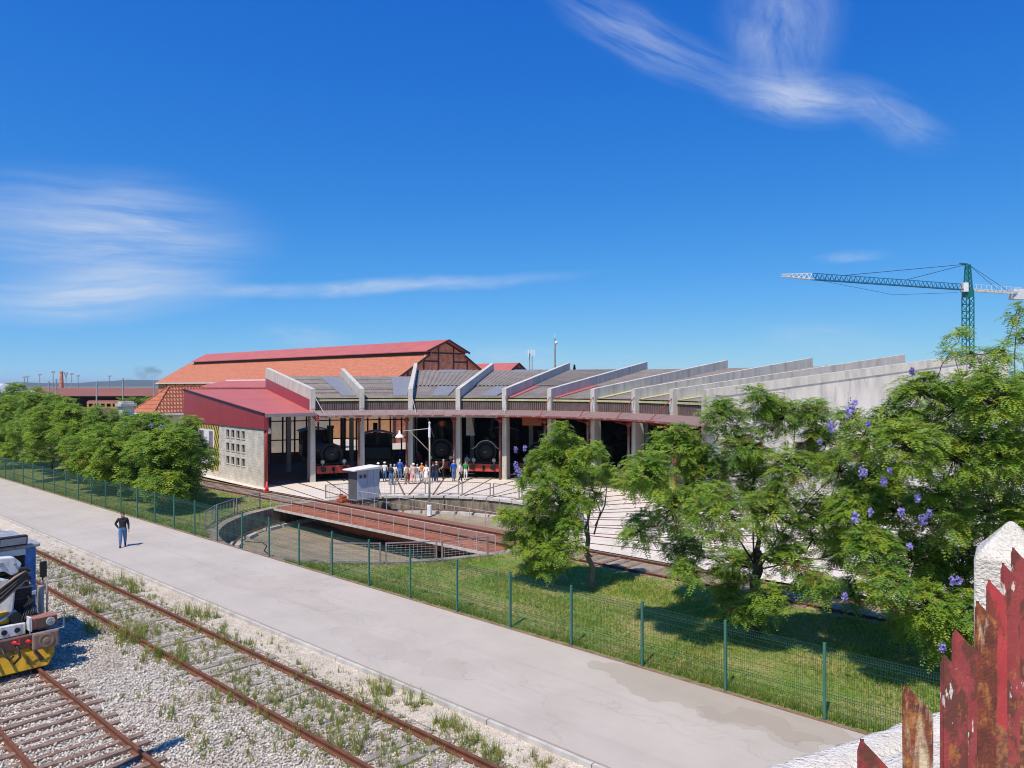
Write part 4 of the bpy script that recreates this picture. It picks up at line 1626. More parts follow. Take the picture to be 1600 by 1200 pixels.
# ------------------------------------------------------------------ annex: first bay with block wall and burgundy roof
TA = -0.742
an = thing('annex', 'concrete block annex with burgundy fascia and red metal roof left of the roundhouse', 'building', RC, -TA)
rows = [(1.25, 2.0), (2.35, 3.1), (3.45, 4.2)]
colsY = [21.75, 22.80, 23.85, 24.9]
holes = [(y, y + 0.74, a, c) for y in colsY for a, c in rows]
wall_holes('wall', 'block_wall', an, -0.14, 0.14, 18.35, 35.4, lambda y: 4.5, holes)
for (ya, yb, za, zb) in holes:
    b = MB()
    b.box(-0.165, 0.0, ya + .002, ya + .06, za + .002, zb - .002)
    b.box(-0.165, 0.0, yb - .06, yb - .002, za + .002, zb - .002)
    b.box(-0.163, 0.0, ya + .06, yb - .06, zb - .062, zb - .002)
    b.box(-0.185, 0.0, ya + .06, yb - .06, za + .002, za + .062)
    w = b.build('window', 'concrete', an)
    b = MB()
    b.box(-0.01, 0.0, ya + .06, yb - .06, za + .06, zb - .06)
    b.build('pane', 'dark_glass', w)
ra = lambda y: 5.60 + (y - 18.3) * (7.35 - 5.60) / 17.1
ysp = np.linspace(18.15, 35.5, 7)
for ya, yb in zip(ysp[:-1], ysp[1:]):
    b = MB()
    b.hexa([(-0.24, ya + .008, 4.46), (-0.145, ya + .008, 4.46), (-0.145, yb - .008, 4.46), (-0.24, yb - .008, 4.46)],
           [(-0.24, ya + .008, ra(ya) - .05), (-0.145, ya + .008, ra(ya) - .05), (-0.145, yb - .008, ra(yb) - .05), (-0.24, yb - .008, ra(yb) - .05)])
    b.build('fascia_panel', 'burgundy', an)
b = MB()
b.hexa([(-0.30, 18.1, ra(18.1) - 0.04), (-0.15, 18.1, ra(18.1) - .04), (-0.15, 35.6, ra(35.6) - .04), (-0.30, 35.6, ra(35.6) - .04)],
       [(-0.30, 18.1, ra(18.1) + .10), (-0.15, 18.1, ra(18.1) + .10), (-0.15, 35.6, ra(35.6) + .10), (-0.30, 35.6, ra(35.6) + .10)])
b.build('verge_trim', 'dark_trim', an)
dth = fin_th(1) - TA


def AP(y, a, z, off=0.0):      # polar point in the annex frame; a is the angle from its wall
    return Vector((y * math.sin(a) + off * math.cos(a), y * math.cos(a) - off * math.sin(a), z))


npan = 7
for i in range(npan):
    f0, f1 = i / npan, (i + 1) / npan - 0.0006
    def q(f, y, dz):
        a = Vector((-0.16, y, ra(y) + dz))
        c = AP(y, dth, ra(y) + dz, -0.2)
        return a.lerp(c, f)
    b = MB()
    b.hexa([q(f0, 18.0, 0), q(f1, 18.0, 0), q(f1, 35.6, 0), q(f0, 35.6, 0)], [q(f0, 18.0, 0.06), q(f1, 18.0, 0.06), q(f1, 35.6, 0.06), q(f0, 35.6, 0.06)])
    b.build('roof_panel', 'red_roof', an)
b = MB()
b.bar(q(0, 17.95, -0.06), q(1, 17.95, -0.06), 0.10, 0.26)
b.build('gutter', 'grey_trim', an)
b = MB()
b.bar(q(0, 35.62, 0.06), q(1, 35.62, 0.06), 0.25, 0.10)
b.build('ridge_cap', 'burgundy', an)
b = MB()
b.hexa([AP(19.5, dth, ra(19.5) + .05, -.25), AP(19.5, dth, ra(19.5) + .05, -.20), AP(35.9, dth, ra(35.9) + .05, -.20), AP(35.9, dth, ra(35.9) + .05, -.25)],
       [AP(19.5, dth, ra(19.5) + .95, -.25), AP(19.5, dth, ra(19.5) + .95, -.20), AP(35.9, dth, ra(35.9) + 1.1, -.20), AP(35.9, dth, ra(35.9) + 1.1, -.25)])
b.build('upstand', 'burgundy', an)
b = MB()
b.cyl((0.0, 18.2, 0), (0.0, 18.2, 5.5), 0.13, n=12)
b.build('corner_column', 'red_steel', an, smooth=True)
b = MB()
b.box(-0.245, 0.12, 18.05, 18.32, 4.4, 5.56)
b.build('corner_panel', 'burgundy', an)
b = MB()
for f in np.linspace(0.02, 0.98, 6):
    p = q(f, 35.0, 0)
    b.bar((p.x, p.y, 0), (p.x, p.y, 6.6), 0.14)
for z in (0.1, 1.6, 3.0, 5.0, 6.5):
    p0, p1 = q(0, 35.0, 0), q(1, 35.0, 0)
    b.bar((p0.x, p0.y, z), (p1.x, p1.y, z), 0.12)
b.build('rear_frame', 'dark_steel', an)
for f0, f1 in zip(np.linspace(0.02, 0.98, 6)[:-1], np.linspace(0.02, 0.98, 6)[1:]):
    b = MB()
    p0, p1 = q(f0 + .02, 35.0, 0), q(f1 - .02, 35.0, 0)
    b.add([(p0.x, p0.y, 0.2), (p1.x, p1.y, 0.2), (p1.x, p1.y, 6.4), (p0.x, p0.y, 6.4)], [(0, 1, 2, 3)])
    b.build('pane', 'dark_glass', an)
ps = MB()
ps.box(-0.03, 0, 0, 5.6, 0, 3.75)
po = ps.build('poster', 'poster', None)
po.location = RC + ER(TA) * 27.2 + ET(TA) * -0.15 + Vector((0, 0, 0.58))
po.rotation_euler = (0, 0, -TA)
tag(po, 'large banner with yellow and black striped border on the block wall', 'banner')
lmp = MB()
lmp.lathe([(0.02, 0), (0.16, 0.05), (0.2, 0.22), (0.12, 0.5), (0.03, 0.56)], 12)
lo = lmp.build('globe_lamp', 'white_paint', None, smooth=True)
lo.location = RC + PP(19.3, TA + 0.035, 4.0)
tag(lo, 'small white globe lamp inside the open front of the annex', 'lamp')
# traffic cone by the annex corner
cn = thing('traffic_cone', 'red traffic cone on the apron at the corner of the block annex', 'cone', pix(417, 768.5))
b = MB()
b.box(-0.2, 0.2, -0.2, 0.2, 0, 0.05)
b.build('base', 'cone_orange', cn)
b = MB()
b.lathe([(0.16, 0.05), (0.10, 0.40), (0.09, 0.42), (0.05, 0.75)], 16)
b.build('cone_body', 'cone_orange', cn, smooth=True)

# ================================================================== BUILDINGS BEHIND
hall = thing('brick_hall', 'long brick hall with orange tiled roof and raised red ridge behind the roundhouse', 'building', (-15.8, 100, 0), PHI)
W, HL = 18.8, 75.0
ZE = 8.55
XM = 5.7


def hall_roof_z(x):
    x = min(x, W - x)
    return ZE + x * (12.15 - ZE) / 5.9


posts = [0.0, 2.26, 5.15, 7.93, 10.87, 13.65, 16.54, W]
for xa, xb in zip(posts[:-1], posts[1:]):
    xs = [xa + .13, xb - .13]
    if xa < XM < xb:
        xs.insert(1, XM)
    if xa < W - XM < xb:
        xs.insert(1, W - XM)

    def topz(x):
        if XM <= x <= W - XM:
            return 12.55 + (min(x, W - x) - XM) * (14.1 - 12.55) / (W / 2 - XM) - 0.25
        return hall_roof_z(x) - 0.12
    if xa < W / 2 < xb:
        xs.insert(len(xs) - 1, W / 2)
    poly = [(xs[0], 0.0), (xs[-1], 0.0)] + [(x, topz(x)) for x in reversed(xs)]
    b = MB()
    b.prism(poly, lambda p, q: (p, 0.0, q), lambda p, q: (p, 0.30, q))
    b.build('brick_panel', 'brick', hall)
for x in posts:
    b = MB()
    zt = topz(x) + 0.05
    b.box(x - .125, x + .125, -0.06, 0.28, 0, zt)
    b.build('frame_post', 'frame_brown', hall)
for (xa, xb, z) in ((2.26, 16.54, 9.0), (5.15, 7.93, 11.2), (10.87, 13.65, 11.2), (5.6, 13.2, 12.4)):
    b = MB()
    b.box(xa, xb, -0.045, 0.25, z - .11, z + .11)
    b.build('frame_beam', 'frame_brown', hall)
for sgn in (0, 1):
    X = (lambda x: x) if sgn == 0 else (lambda x: W - x)
    b = MB()
    b.hexa([(X(-0.5), -0.35, ZE - .36), (X(-0.5), HL, ZE - .36), (X(6.4), HL, 12.30), (X(6.4), -0.35, 12.30)],
           [(X(-0.5), -0.35, ZE - .2), (X(-0.5), HL, ZE - .2), (X(6.4), HL, 12.46), (X(6.4), -0.35, 12.46)])
    b.build('tile_roof', 'tile_orange', hall)
    b = MB()
    b.hexa([(X(5.3), -0.6, 12.52), (X(5.3), HL - 3, 12.52), (X(W / 2), HL - 1, 14.25), (X(W / 2), -0.6, 14.25)],
           [(X(5.3), -0.6, 12.64), (X(5.3), HL - 3, 12.64), (X(W / 2), HL - 1, 14.37), (X(W / 2), -0.6, 14.37)])
    b.build('ridge_roof', 'red_roof', hall)
    b = MB()
    b.box(X(5.9), X(6.05), 0.2, HL - 3, 12.0, 12.56)
    b.build('ridge_wall', 'dark_trim', hall)
    b = MB()
    b.bar((X(-0.55), -0.42, ZE - .30), (X(6.0), -0.42, 12.12), 0.12, 0.3)
    b.bar((X(5.2), -0.66, 12.50), (X(W / 2), -0.66, 14.26), 0.1, 0.28)
    b.build('verge_board', 'frame_brown', hall)
    b = MB()
    b.box(X(0.0), X(0.3), 0.3, HL, 0, ZE - 0.1)
    b.build('side_wall', 'ochre', hall)
for k in range(18):
    b = MB()
    b.box(-0.06, 0.0, 3.0 + k * 4, 3.25 + k * 4, 0, ZE - .25)
    b.build('pilaster', 'frame_brown', hall)
b = MB()
b.box(-0.62, -0.5, -0.3, HL, ZE - 0.42, ZE - 0.26)
b.build('gutter', 'white_wall', hall)
b = MB()
b.box(0.3, W - 0.3, HL - .3, HL, 0, ZE)
b.build('end_wall', 'ochre', hall)

# smaller gabled hall to the right of it
h2 = thing('timber_hall', 'small gabled hall with red metal roof and timber gable behind the roundhouse fins', 'building', (-1.9, 120, 0), PHI)
W2 = 8.2
b = MB()
b.prism([(0, 0), (W2, 0), (W2, 8.8), (W2 / 2, 11.3), (0, 8.8)], lambda p, q: (p, 0, q), lambda p, q: (p, 0.3, q))
b.build('gable', 'brick', h2)
for x in np.linspace(0.4, W2 - .4, 9):
    b = MB()
    zt = 8.8 + (min(x, W2 - x) / (W2 / 2)) * 2.4
    b.bar((x, -0.05, 7.0), (x + (W2 / 2 - x) * 0.18, -0.05, zt), 0.12, 0.1, up=(0, 1, 0))
    b.build('timber_stud', 'frame_brown', h2)
for sg in (0, 1):
    X = (lambda x: x) if sg == 0 else (lambda x: W2 - x)
    b = MB()
    b.hexa([(X(-0.4), -0.4, 8.62), (X(-0.4), 30, 8.62), (X(W2 / 2), 30, 11.4), (X(W2 / 2), -0.4, 11.4)],
           [(X(-0.4), -0.4, 8.75), (X(-0.4), 30, 8.75), (X(W2 / 2), 30, 11.55), (X(W2 / 2), -0.4, 11.55)])
    b.build('roof', 'red_roof', h2)
    b = MB()
    b.bar((X(-0.45), -0.46, 8.60), (X(W2 / 2), -0.46, 11.42), 0.1, 0.28)
    b.bar((X(0.8), -0.1, 8.6), (X(W2 / 2), -0.1, 10.75), 0.1, 0.2)
    b.build('verge_board', 'frame_brown', h2)
    b = MB()
    b.box(X(0), X(0.25), 0.3, 30, 0, 8.6)
    b.build('side_wall', 'ochre', h2)

# red-roofed lean building between annex and hall
h3 = thing('red_shed', 'low shed with red metal roof and white ridge between the annex and the tiled hall', 'shed', (-27.2, 84, 0), PHI)
b = MB()
b.prism([(0, 0), (8, 0), (8, 7.5), (4, 8.25), (0, 7.5)], lambda p, q: (p, 0, q), lambda p, q: (p, 18, q))
b.build('wall', 'plaster', h3)
for sg in (0, 1):
    X = (lambda x: x) if sg == 0 else (lambda x: 8 - x)
    b = MB()
    b.hexa([(X(-.3), -.3, 7.50), (X(-.3), 18.3, 7.50), (X(4), 18.3, 8.34), (X(4), -.3, 8.34)], [(X(-.3), -.3, 7.6), (X(-.3), 18.3, 7.6), (X(4), 18.3, 8.44), (X(4), -.3, 8.44)])
    b.build('roof', 'red_roof', h3)
b = MB()
b.box(3.85, 4.15, -.3, 18.3, 8.40, 8.52)
b.build('ridge_cap', 'white_paint', h3)

# hipped tile roof house
h4 = thing('hipped_house', 'small house with hipped orange tile roof left of the annex', 'house', (-37.7, 78, 0), PHI)
b = MB()
b.box(0.3, 9.2, 0.3, 5.6, 0, 4.75)
b.build('wall', 'plaster', h4)
e = [(0, 0, 4.85), (9.5, 0, 4.85), (9.5, 5.9, 4.85), (0, 5.9, 4.85)]
r_ = [(2.9, 2.95, 7.65), (6.6, 2.95, 7.65)]
for nm, fc, mt in (('roof_slope', [e[0], e[1], r_[1], r_[0]], 'tile_hip_b'), ('roof_slope', [e[1], e[2], r_[1]], 'tile_hip_a'),
                   ('roof_slope', [e[2], e[3], r_[0], r_[1]], 'tile_hip_b'), ('roof_slope', [e[3], e[0], r_[0]], 'tile_hip_a')):
    b = MB()
    nn = len(fc)
    low = [(x, y, z - 0.14) for x, y, z in fc]
    b.add(list(fc) + low, [tuple(range(nn)), tuple(reversed(range(nn, 2 * nn)))] + [(i, (i + 1) % nn, nn + (i + 1) % nn, nn + i) for i in range(nn)])
    b.build(nm, mt, h4)
for p0, p1 in ((e[0], r_[0]), (e[3], r_[0]), (e[1], r_[1]), (r_[0], r_[1])):
    b = MB()
    b.tube([Vector(p0) + Vector((0, 0, .03)), Vector(p1) + Vector((0, 0, .03))], 0.09, 6)
    b.build('ridge_tile', 'tile_hip_a', h4)
b = MB()
b.box(-0.05, 9.55, -0.08, 0.05, 4.62, 4.80)
b.box(-0.08, 0.05, -0.05, 5.95, 4.62, 4.80)
b.build('gutter', 'white_wall', h4)
for y in (1.5, 3.6):
    b = MB()
    b.box(0.24, 0.32, y, y + 1.0, 1.2, 2.8)
    b.build('window', 'dark_glass', h4)
wp = thing('white_pillar', 'white masonry pillar with wide cap poking up above the left-hand trees', 'pillar', pix(197, 742, 0) * 1.0, PHI)
b = MB()
b.box(-.5, .5, -.5, .5, 0, 5.95)
b.build('shaft', 'white_wall', wp)
b = MB()
b.box(-.68, .68, -.68, .68, 5.95, 6.2)
b.box(-.5, .5, -.5, .5, 6.2, 6.38)
b.build('cap', 'kerb', wp, bevel=0.02)

# station platform roof with trains, far left
st = thing('platform_roof', 'long rusty-red platform canopy roof far off on the left', 'station canopy', (-135, 206, 0))
b = MB()
b.hexa([(-60, 0, 4.75), (42, 0, 4.75), (42, 9, 6.85), (-60, 9, 6.85)], [(-60, 0, 4.9), (42, 0, 4.9), (42, 9, 7.0), (-60, 9, 7.0)])
b.build('roof_slope', 'station_roof', st)
b = MB()
b.hexa([(-60, 9, 6.85), (42, 9, 6.85), (42, 18, 4.75), (-60, 18, 4.75)], [(-60, 9, 7.0), (42, 9, 7.0), (42, 18, 4.9), (-60, 18, 4.9)])
b.build('roof_slope', 'station_roof', st)
for x in range(-58, 42, 6):
    b = MB()
    b.box(x - .15, x + .15, 1.5, 1.8, 0, 4.95)
    b.build('column', 'frame_brown', st)
b = MB()
b.box(-60, 42, 14, 14.4, 0, 4.8)
b.build('back_wall', 'frame_brown', st)


def wagon(label, x, y, L, mat, mat2, roof='pale_roof'):
    w = thing('rail_wagon', label, 'wagon', (x, y, 0), 0, 'wagons at the far station')
    b = MB()
    b.box(0, L, 0, 2.8, 1.0, 3.3)
    bd = b.build('body', mat, w, bevel=0.08)
    b = MB()
    b.hexa([(0, 0, 3.3), (L, 0, 3.3), (L, 2.8, 3.3), (0, 2.8, 3.3)], [(0.1, .5, 3.7), (L - .1, .5, 3.7), (L - .1, 2.3, 3.7), (0.1, 2.3, 3.7)])
    b.build('roof', roof, w)
    b = MB()
    b.box(0.2, L - .2, 0.3, 2.5, 0.5, 1.0)
    b.build('underframe', 'veh_black', w)
    nx = int(L / 1.6)
    for i in range(nx):
        b = MB()
        b.box(0.6 + i * 1.6, 1.6 + i * 1.6, -0.03, 0.0, 2.1, 2.9)
        b.build('window', 'dark_glass', bd)
    for q in (1.2, 2.6, L - 2.6, L - 1.2):
        b = MB()
        b.cyl((q, 0.5, 0.45), (q, 0.62, 0.45), 0.45, n=14)
        b.build('wheel', 'veh_black', w)
    b = MB()
    b.box(0, L, -0.02, 0, 1.1, 1.7)
    b.build('stripe', mat2, bd)


wagon('ochre and rust wagon at the far platform nearest the white pillar', -114, 199, 13, 'ochre', 'orange_paint', 'station_roof')
wagon('white wagon with dark windows left of the ochre wagon at the far platform', -127, 196, 8, 'white_paint', 'veh_blue')
wagon('yellow-striped wagon at the left end of the far platform row', -141, 200, 12, 'veh_brown', 'veh_yellow')
rp_ = thing('red_flat_roof', 'low red roof in front of the far platform above the left trees', 'building', (-82, 150, 0))
b = MB()
b.box(-14, 8, 0, 6, 0, 2.3)
b.build('wall', 'plaster', rp_)
b = MB()
b.hexa([(-14.4, -.4, 2.3), (8.4, -.4, 2.3), (8.4, 6.4, 2.3), (-14.4, 6.4, 2.3)], [(-14.4, -.4, 2.4), (8.4, -.4, 2.4), (8.4, 6.4, 3.0), (-14.4, 6.4, 3.0)])
b.build('roof', 'station_roof', rp_)
wb = thing('pale_warehouse', 'warehouse with pale grey-white metal roof at the far left edge', 'building', (-109, 150, 0))
b = MB()
b.box(-45, 3.0, 0, 16, 0, 6.3)
b.build('wall', 'plaster', wb)
b = MB()
b.prism([(0, 6.3), (16, 6.3), (8, 8.2)], lambda p, q: (-45, p, q), lambda p, q: (3.4 if q < 7 else 1.0, p, q))
b.build('roof', 'pale_roof', wb)

# chimney, lamp masts, catenary masts on the left skyline
ch = thing('brick_chimney', 'slim round brick chimney stack on the left skyline', 'chimney', ((96 - 800) / 1160 * 300, 300, 0))
b = MB()
b.lathe([(0.95, 0), (0.75, 9), (0.6, 12.8), (0.72, 12.9), (0.72, 13.4)], 14)
b.build('stack', 'brick', ch)
MASTS = [
    (62, 586, 320, 'lamp', 'slim floodlight mast left of the brick chimney, nearer the pale warehouse'),
    (83, 582, 300, 'lamp', 'tall floodlight mast just left of the brick chimney'),
    (103, 583, 290, 'double', 'thick twin-headed mast immediately right of the brick chimney'),
    (112, 585, 320, 'lamp', 'floodlight mast second to the right of the brick chimney'),
    (122, 588, 330, 'lamp', 'faint floodlight mast third to the right of the brick chimney'),
    (43, 589, 330, 'lamp', 'faint floodlight mast above the pale warehouse'),
    (38, 590, 360, 'lamp', 'second faint floodlight mast above the pale warehouse roof'),
    (76, 596, 195, 'pole', 'short grey catenary pole in front of the left part of the platform roof'),
    (88, 592, 170, 'pole', 'thick grey catenary pole in front of the platform roof below the chimney'),
    (151, 596, 195, 'pole', 'grey catenary pole in front of the middle of the platform roof'),
    (171, 588, 250, 'cross', 'dark mast with small cross-arm behind the platform roof'),
    (192, 591, 140, 'pole', 'tall grey catenary pole rising above the white pillar'),
    (241, 594, 190, 'pole', 'grey catenary pole beside the left end of the tiled hall'),
]
for (u, v, Y, kind, lab) in MASTS:
    h = CAM_Z + (602 - v) * Y / 1160
    o = thing('mast', lab, 'mast', ((u - 800) / 1160 * Y, Y, 0), 0, 'masts on the left skyline')
    wd = 0.0011 * Y
    b = MB()
    if kind == 'pole':
        b.bar((0, 0, 0), (0, 0, h), wd * 1.3)
    else:
        b.tube([(0, 0, 0), (0, 0, h)], [wd * .75, wd * .4], 6)
    b.build('pole', 'mast_grey', o)
    if kind != 'pole':
        b = MB()
        b.box(-wd * 2.0, wd * 2.0, -.15, .15, h - 0.1, h + (0.5 if kind == 'lamp' else 0.25))
        if kind == 'double':
            b.bar((-wd * 2, 0, h), (0, 0, h - 2), 0.2)
            b.bar((wd * 2, 0, h), (0, 0, h - 2), 0.2)
        b.build('head', 'mast_grey', o)
# two masts behind the roundhouse
m1 = thing('radio_mast', 'short lattice mobile-phone mast beside the small timber hall', 'mast', ((829.5 - 800) / 1160 * 170, 170, 0))
b = MB()
for sx in (-.32, .32):
    b.tube([(sx, 0, 0), (sx, 0, 15.2)], 0.09, 5)
for z in np.arange(4, 15, .8):
    b.bar((-.32, 0, z), (.32, 0, z + .8), 0.07)
b.build('lattice', 'mast_grey', m1)
b = MB()
for a in range(5):
    x = math.cos(a * 1.257) * .75
    y = math.sin(a * 1.257) * .75
    b.box(x - .1, x + .1, y - .06, y + .06, 14.4, 15.9)
    b.bar((0, 0, 15), (x, y, 15), 0.06)
b.tube([(0, 0, 15), (0, 0, 16.6)], .04, 5)
b.build('antennas', 'white_paint', m1)
m2 = thing('antenna_pole', 'tall slim antenna pole with a white dish behind the fifth fin', 'mast', ((867 - 800) / 1160 * 150, 150, 0))
b = MB()
b.tube([(0, 0, 0), (0, 0, 11), (0, 0, 17.3)], [.3, .22, .16], 8)
b.build('pole', 'mast_grey', m2)
b = MB()
b.lathe([(.05, 0), (.32, .05), (.32, .2), (.1, .32)], 12, (.2, -.2, 16.4), (0.3, -1, 0))
b.tube([(0, 0, 17.2), (0, 0, 18.2)], .05, 5)
for k in range(4):
    b.bar((0, 0, 11.5 + .2 * k), (math.cos(k * 1.57) * .4, math.sin(k * 1.57) * .4, 11.5 + .2 * k), .1)
b.build('dish', 'white_paint', m2)

# ------------------------------------------------------------------ tower crane
cy = 150.0
cr = thing('tower_crane', 'green tower crane with blue jib and white counter-jib above the right-hand trees', 'crane', ((1512.5 - 800) / 1160 * cy, cy, 0))


def lattice(b, p0, p1, w, h, seg, r, tri=False, taper=1.0):
    p0, p1 = Vector(p0), Vector(p1)
    d = (p1 - p0).normalized()
    up = Vector((0, 0, 1)) if abs(d.z) < .9 else Vector((0, 1, 0))
    x = d.cross(up).normalized()
    y = x.cross(d)
    cor = [(-w / 2, -h / 2), (w / 2, -h / 2), (0, h / 2)] if tri else [(-w / 2, -h / 2), (w / 2, -h / 2), (w / 2, h / 2), (-w / 2, h / 2)]
    pts = []
    for i in range(seg + 1):
        c = p0.lerp(p1, i / seg)
        k = 1 + (taper - 1) * i / seg
        pts.append([c + x * a * k + y * q * k for a, q in cor])
    nc = len(cor)
    for j in range(nc):
        b.bar(pts[0][j], pts[-1][j], r * 1.5)
    for i in range(seg):
        for j in range(nc):
            j2 = (j + 1) % nc
            b.bar(pts[i][j], pts[i + 1][j2] if i % 2 == 0 else pts[i + 1][j2], r)
            if i:
                b.bar(pts[i][j], pts[i][j2], r)


b = MB()
lattice(b, (0, 0, 0), (0, 0, 25.6), 1.5, 1.5, 18, 0.10)
b.build('mast', 'crane_green', cr)
jd = Vector((48.4 - 92.2, 133 - 150, 0)).normalized()
ZJ = 27.6
b = MB()
lattice(b, (0, 0, 27.0), (0, 0, 32.2), 1.15, 1.15, 5, 0.11, taper=.55)
b.box(-.8, .8, -.8, .8, 25.6, 27.0)
b.bar(Vector((0, 0, 32.3)), Vector((0, 0, 32.3)) + jd * 2.3, .22)
b.build('tower_head', 'crane_green', cr)
b = MB()
lattice(b, jd * 1.0 + Vector((0, 0, ZJ)), jd * 40 + Vector((0, 0, ZJ + .1)), 1.0, 1.15, 34, 0.085, tri=True)
b.build('jib', 'crane_blue', cr)
b = MB()
lattice(b, jd * 40 + Vector((0, 0, ZJ + .1)), jd * 47 + Vector((0, 0, ZJ - .1)), 1.0, 1.15, 6, 0.085, tri=True, taper=.35)
b.build('jib_tip', 'crane_white', cr)
b = MB()
c0, c1 = jd * -1.0 + Vector((0, 0, ZJ - .5)), jd * -15.6 + Vector((0, 0, ZJ - .5))
lattice(b, c0, c1, 1.2, 0.35, 12, 0.08)
for f in np.linspace(0, 1, 11):
    p = c0.lerp(c1, f)
    b.bar(p, p + Vector((0, 0, 1.2)), .07)
b.bar(c0 + Vector((0, 0, 1.2)), c1 + Vector((0, 0, 1.2)), .07)
b.build('counter_jib', 'crane_white', cr)
b = MB()
p = jd * -14.4 + Vector((0, 0, ZJ - .9))
b.box(p.x - 1.2, p.x + 1.2, p.y - .8, p.y + .8, p.z - 1.0, p.z + 1.2)
b.build('counterweight', 'veh_white', cr)
b = MB()
b.box(-1.6, -.6, -1.2, .2, 26.6, 28.4)
b.build('cab', 'white_paint', cr)
top = Vector((0, 0, 32.3))
for tgt in (jd * 33 + Vector((0, 0, ZJ + .6)), jd * 17 + Vector((0, 0, ZJ + .6)), jd * -12 + Vector((0, 0, ZJ - .3)), jd * -9 + Vector((0, 0, ZJ - .3))):
    b = MB()
    b.tube([top, tgt], .05, 4)
    b.build('tie_rod', 'dark_steel', cr)
b = MB()
b.tube([jd * 38 + Vector((0, 0, ZJ - .6)), jd * 20 + Vector((0, 0, ZJ - 2.4)), jd * 3 + Vector((0, 0, ZJ - 1.2))], .03, 4)
b.build('hoist_rope', 'dark_steel', cr)

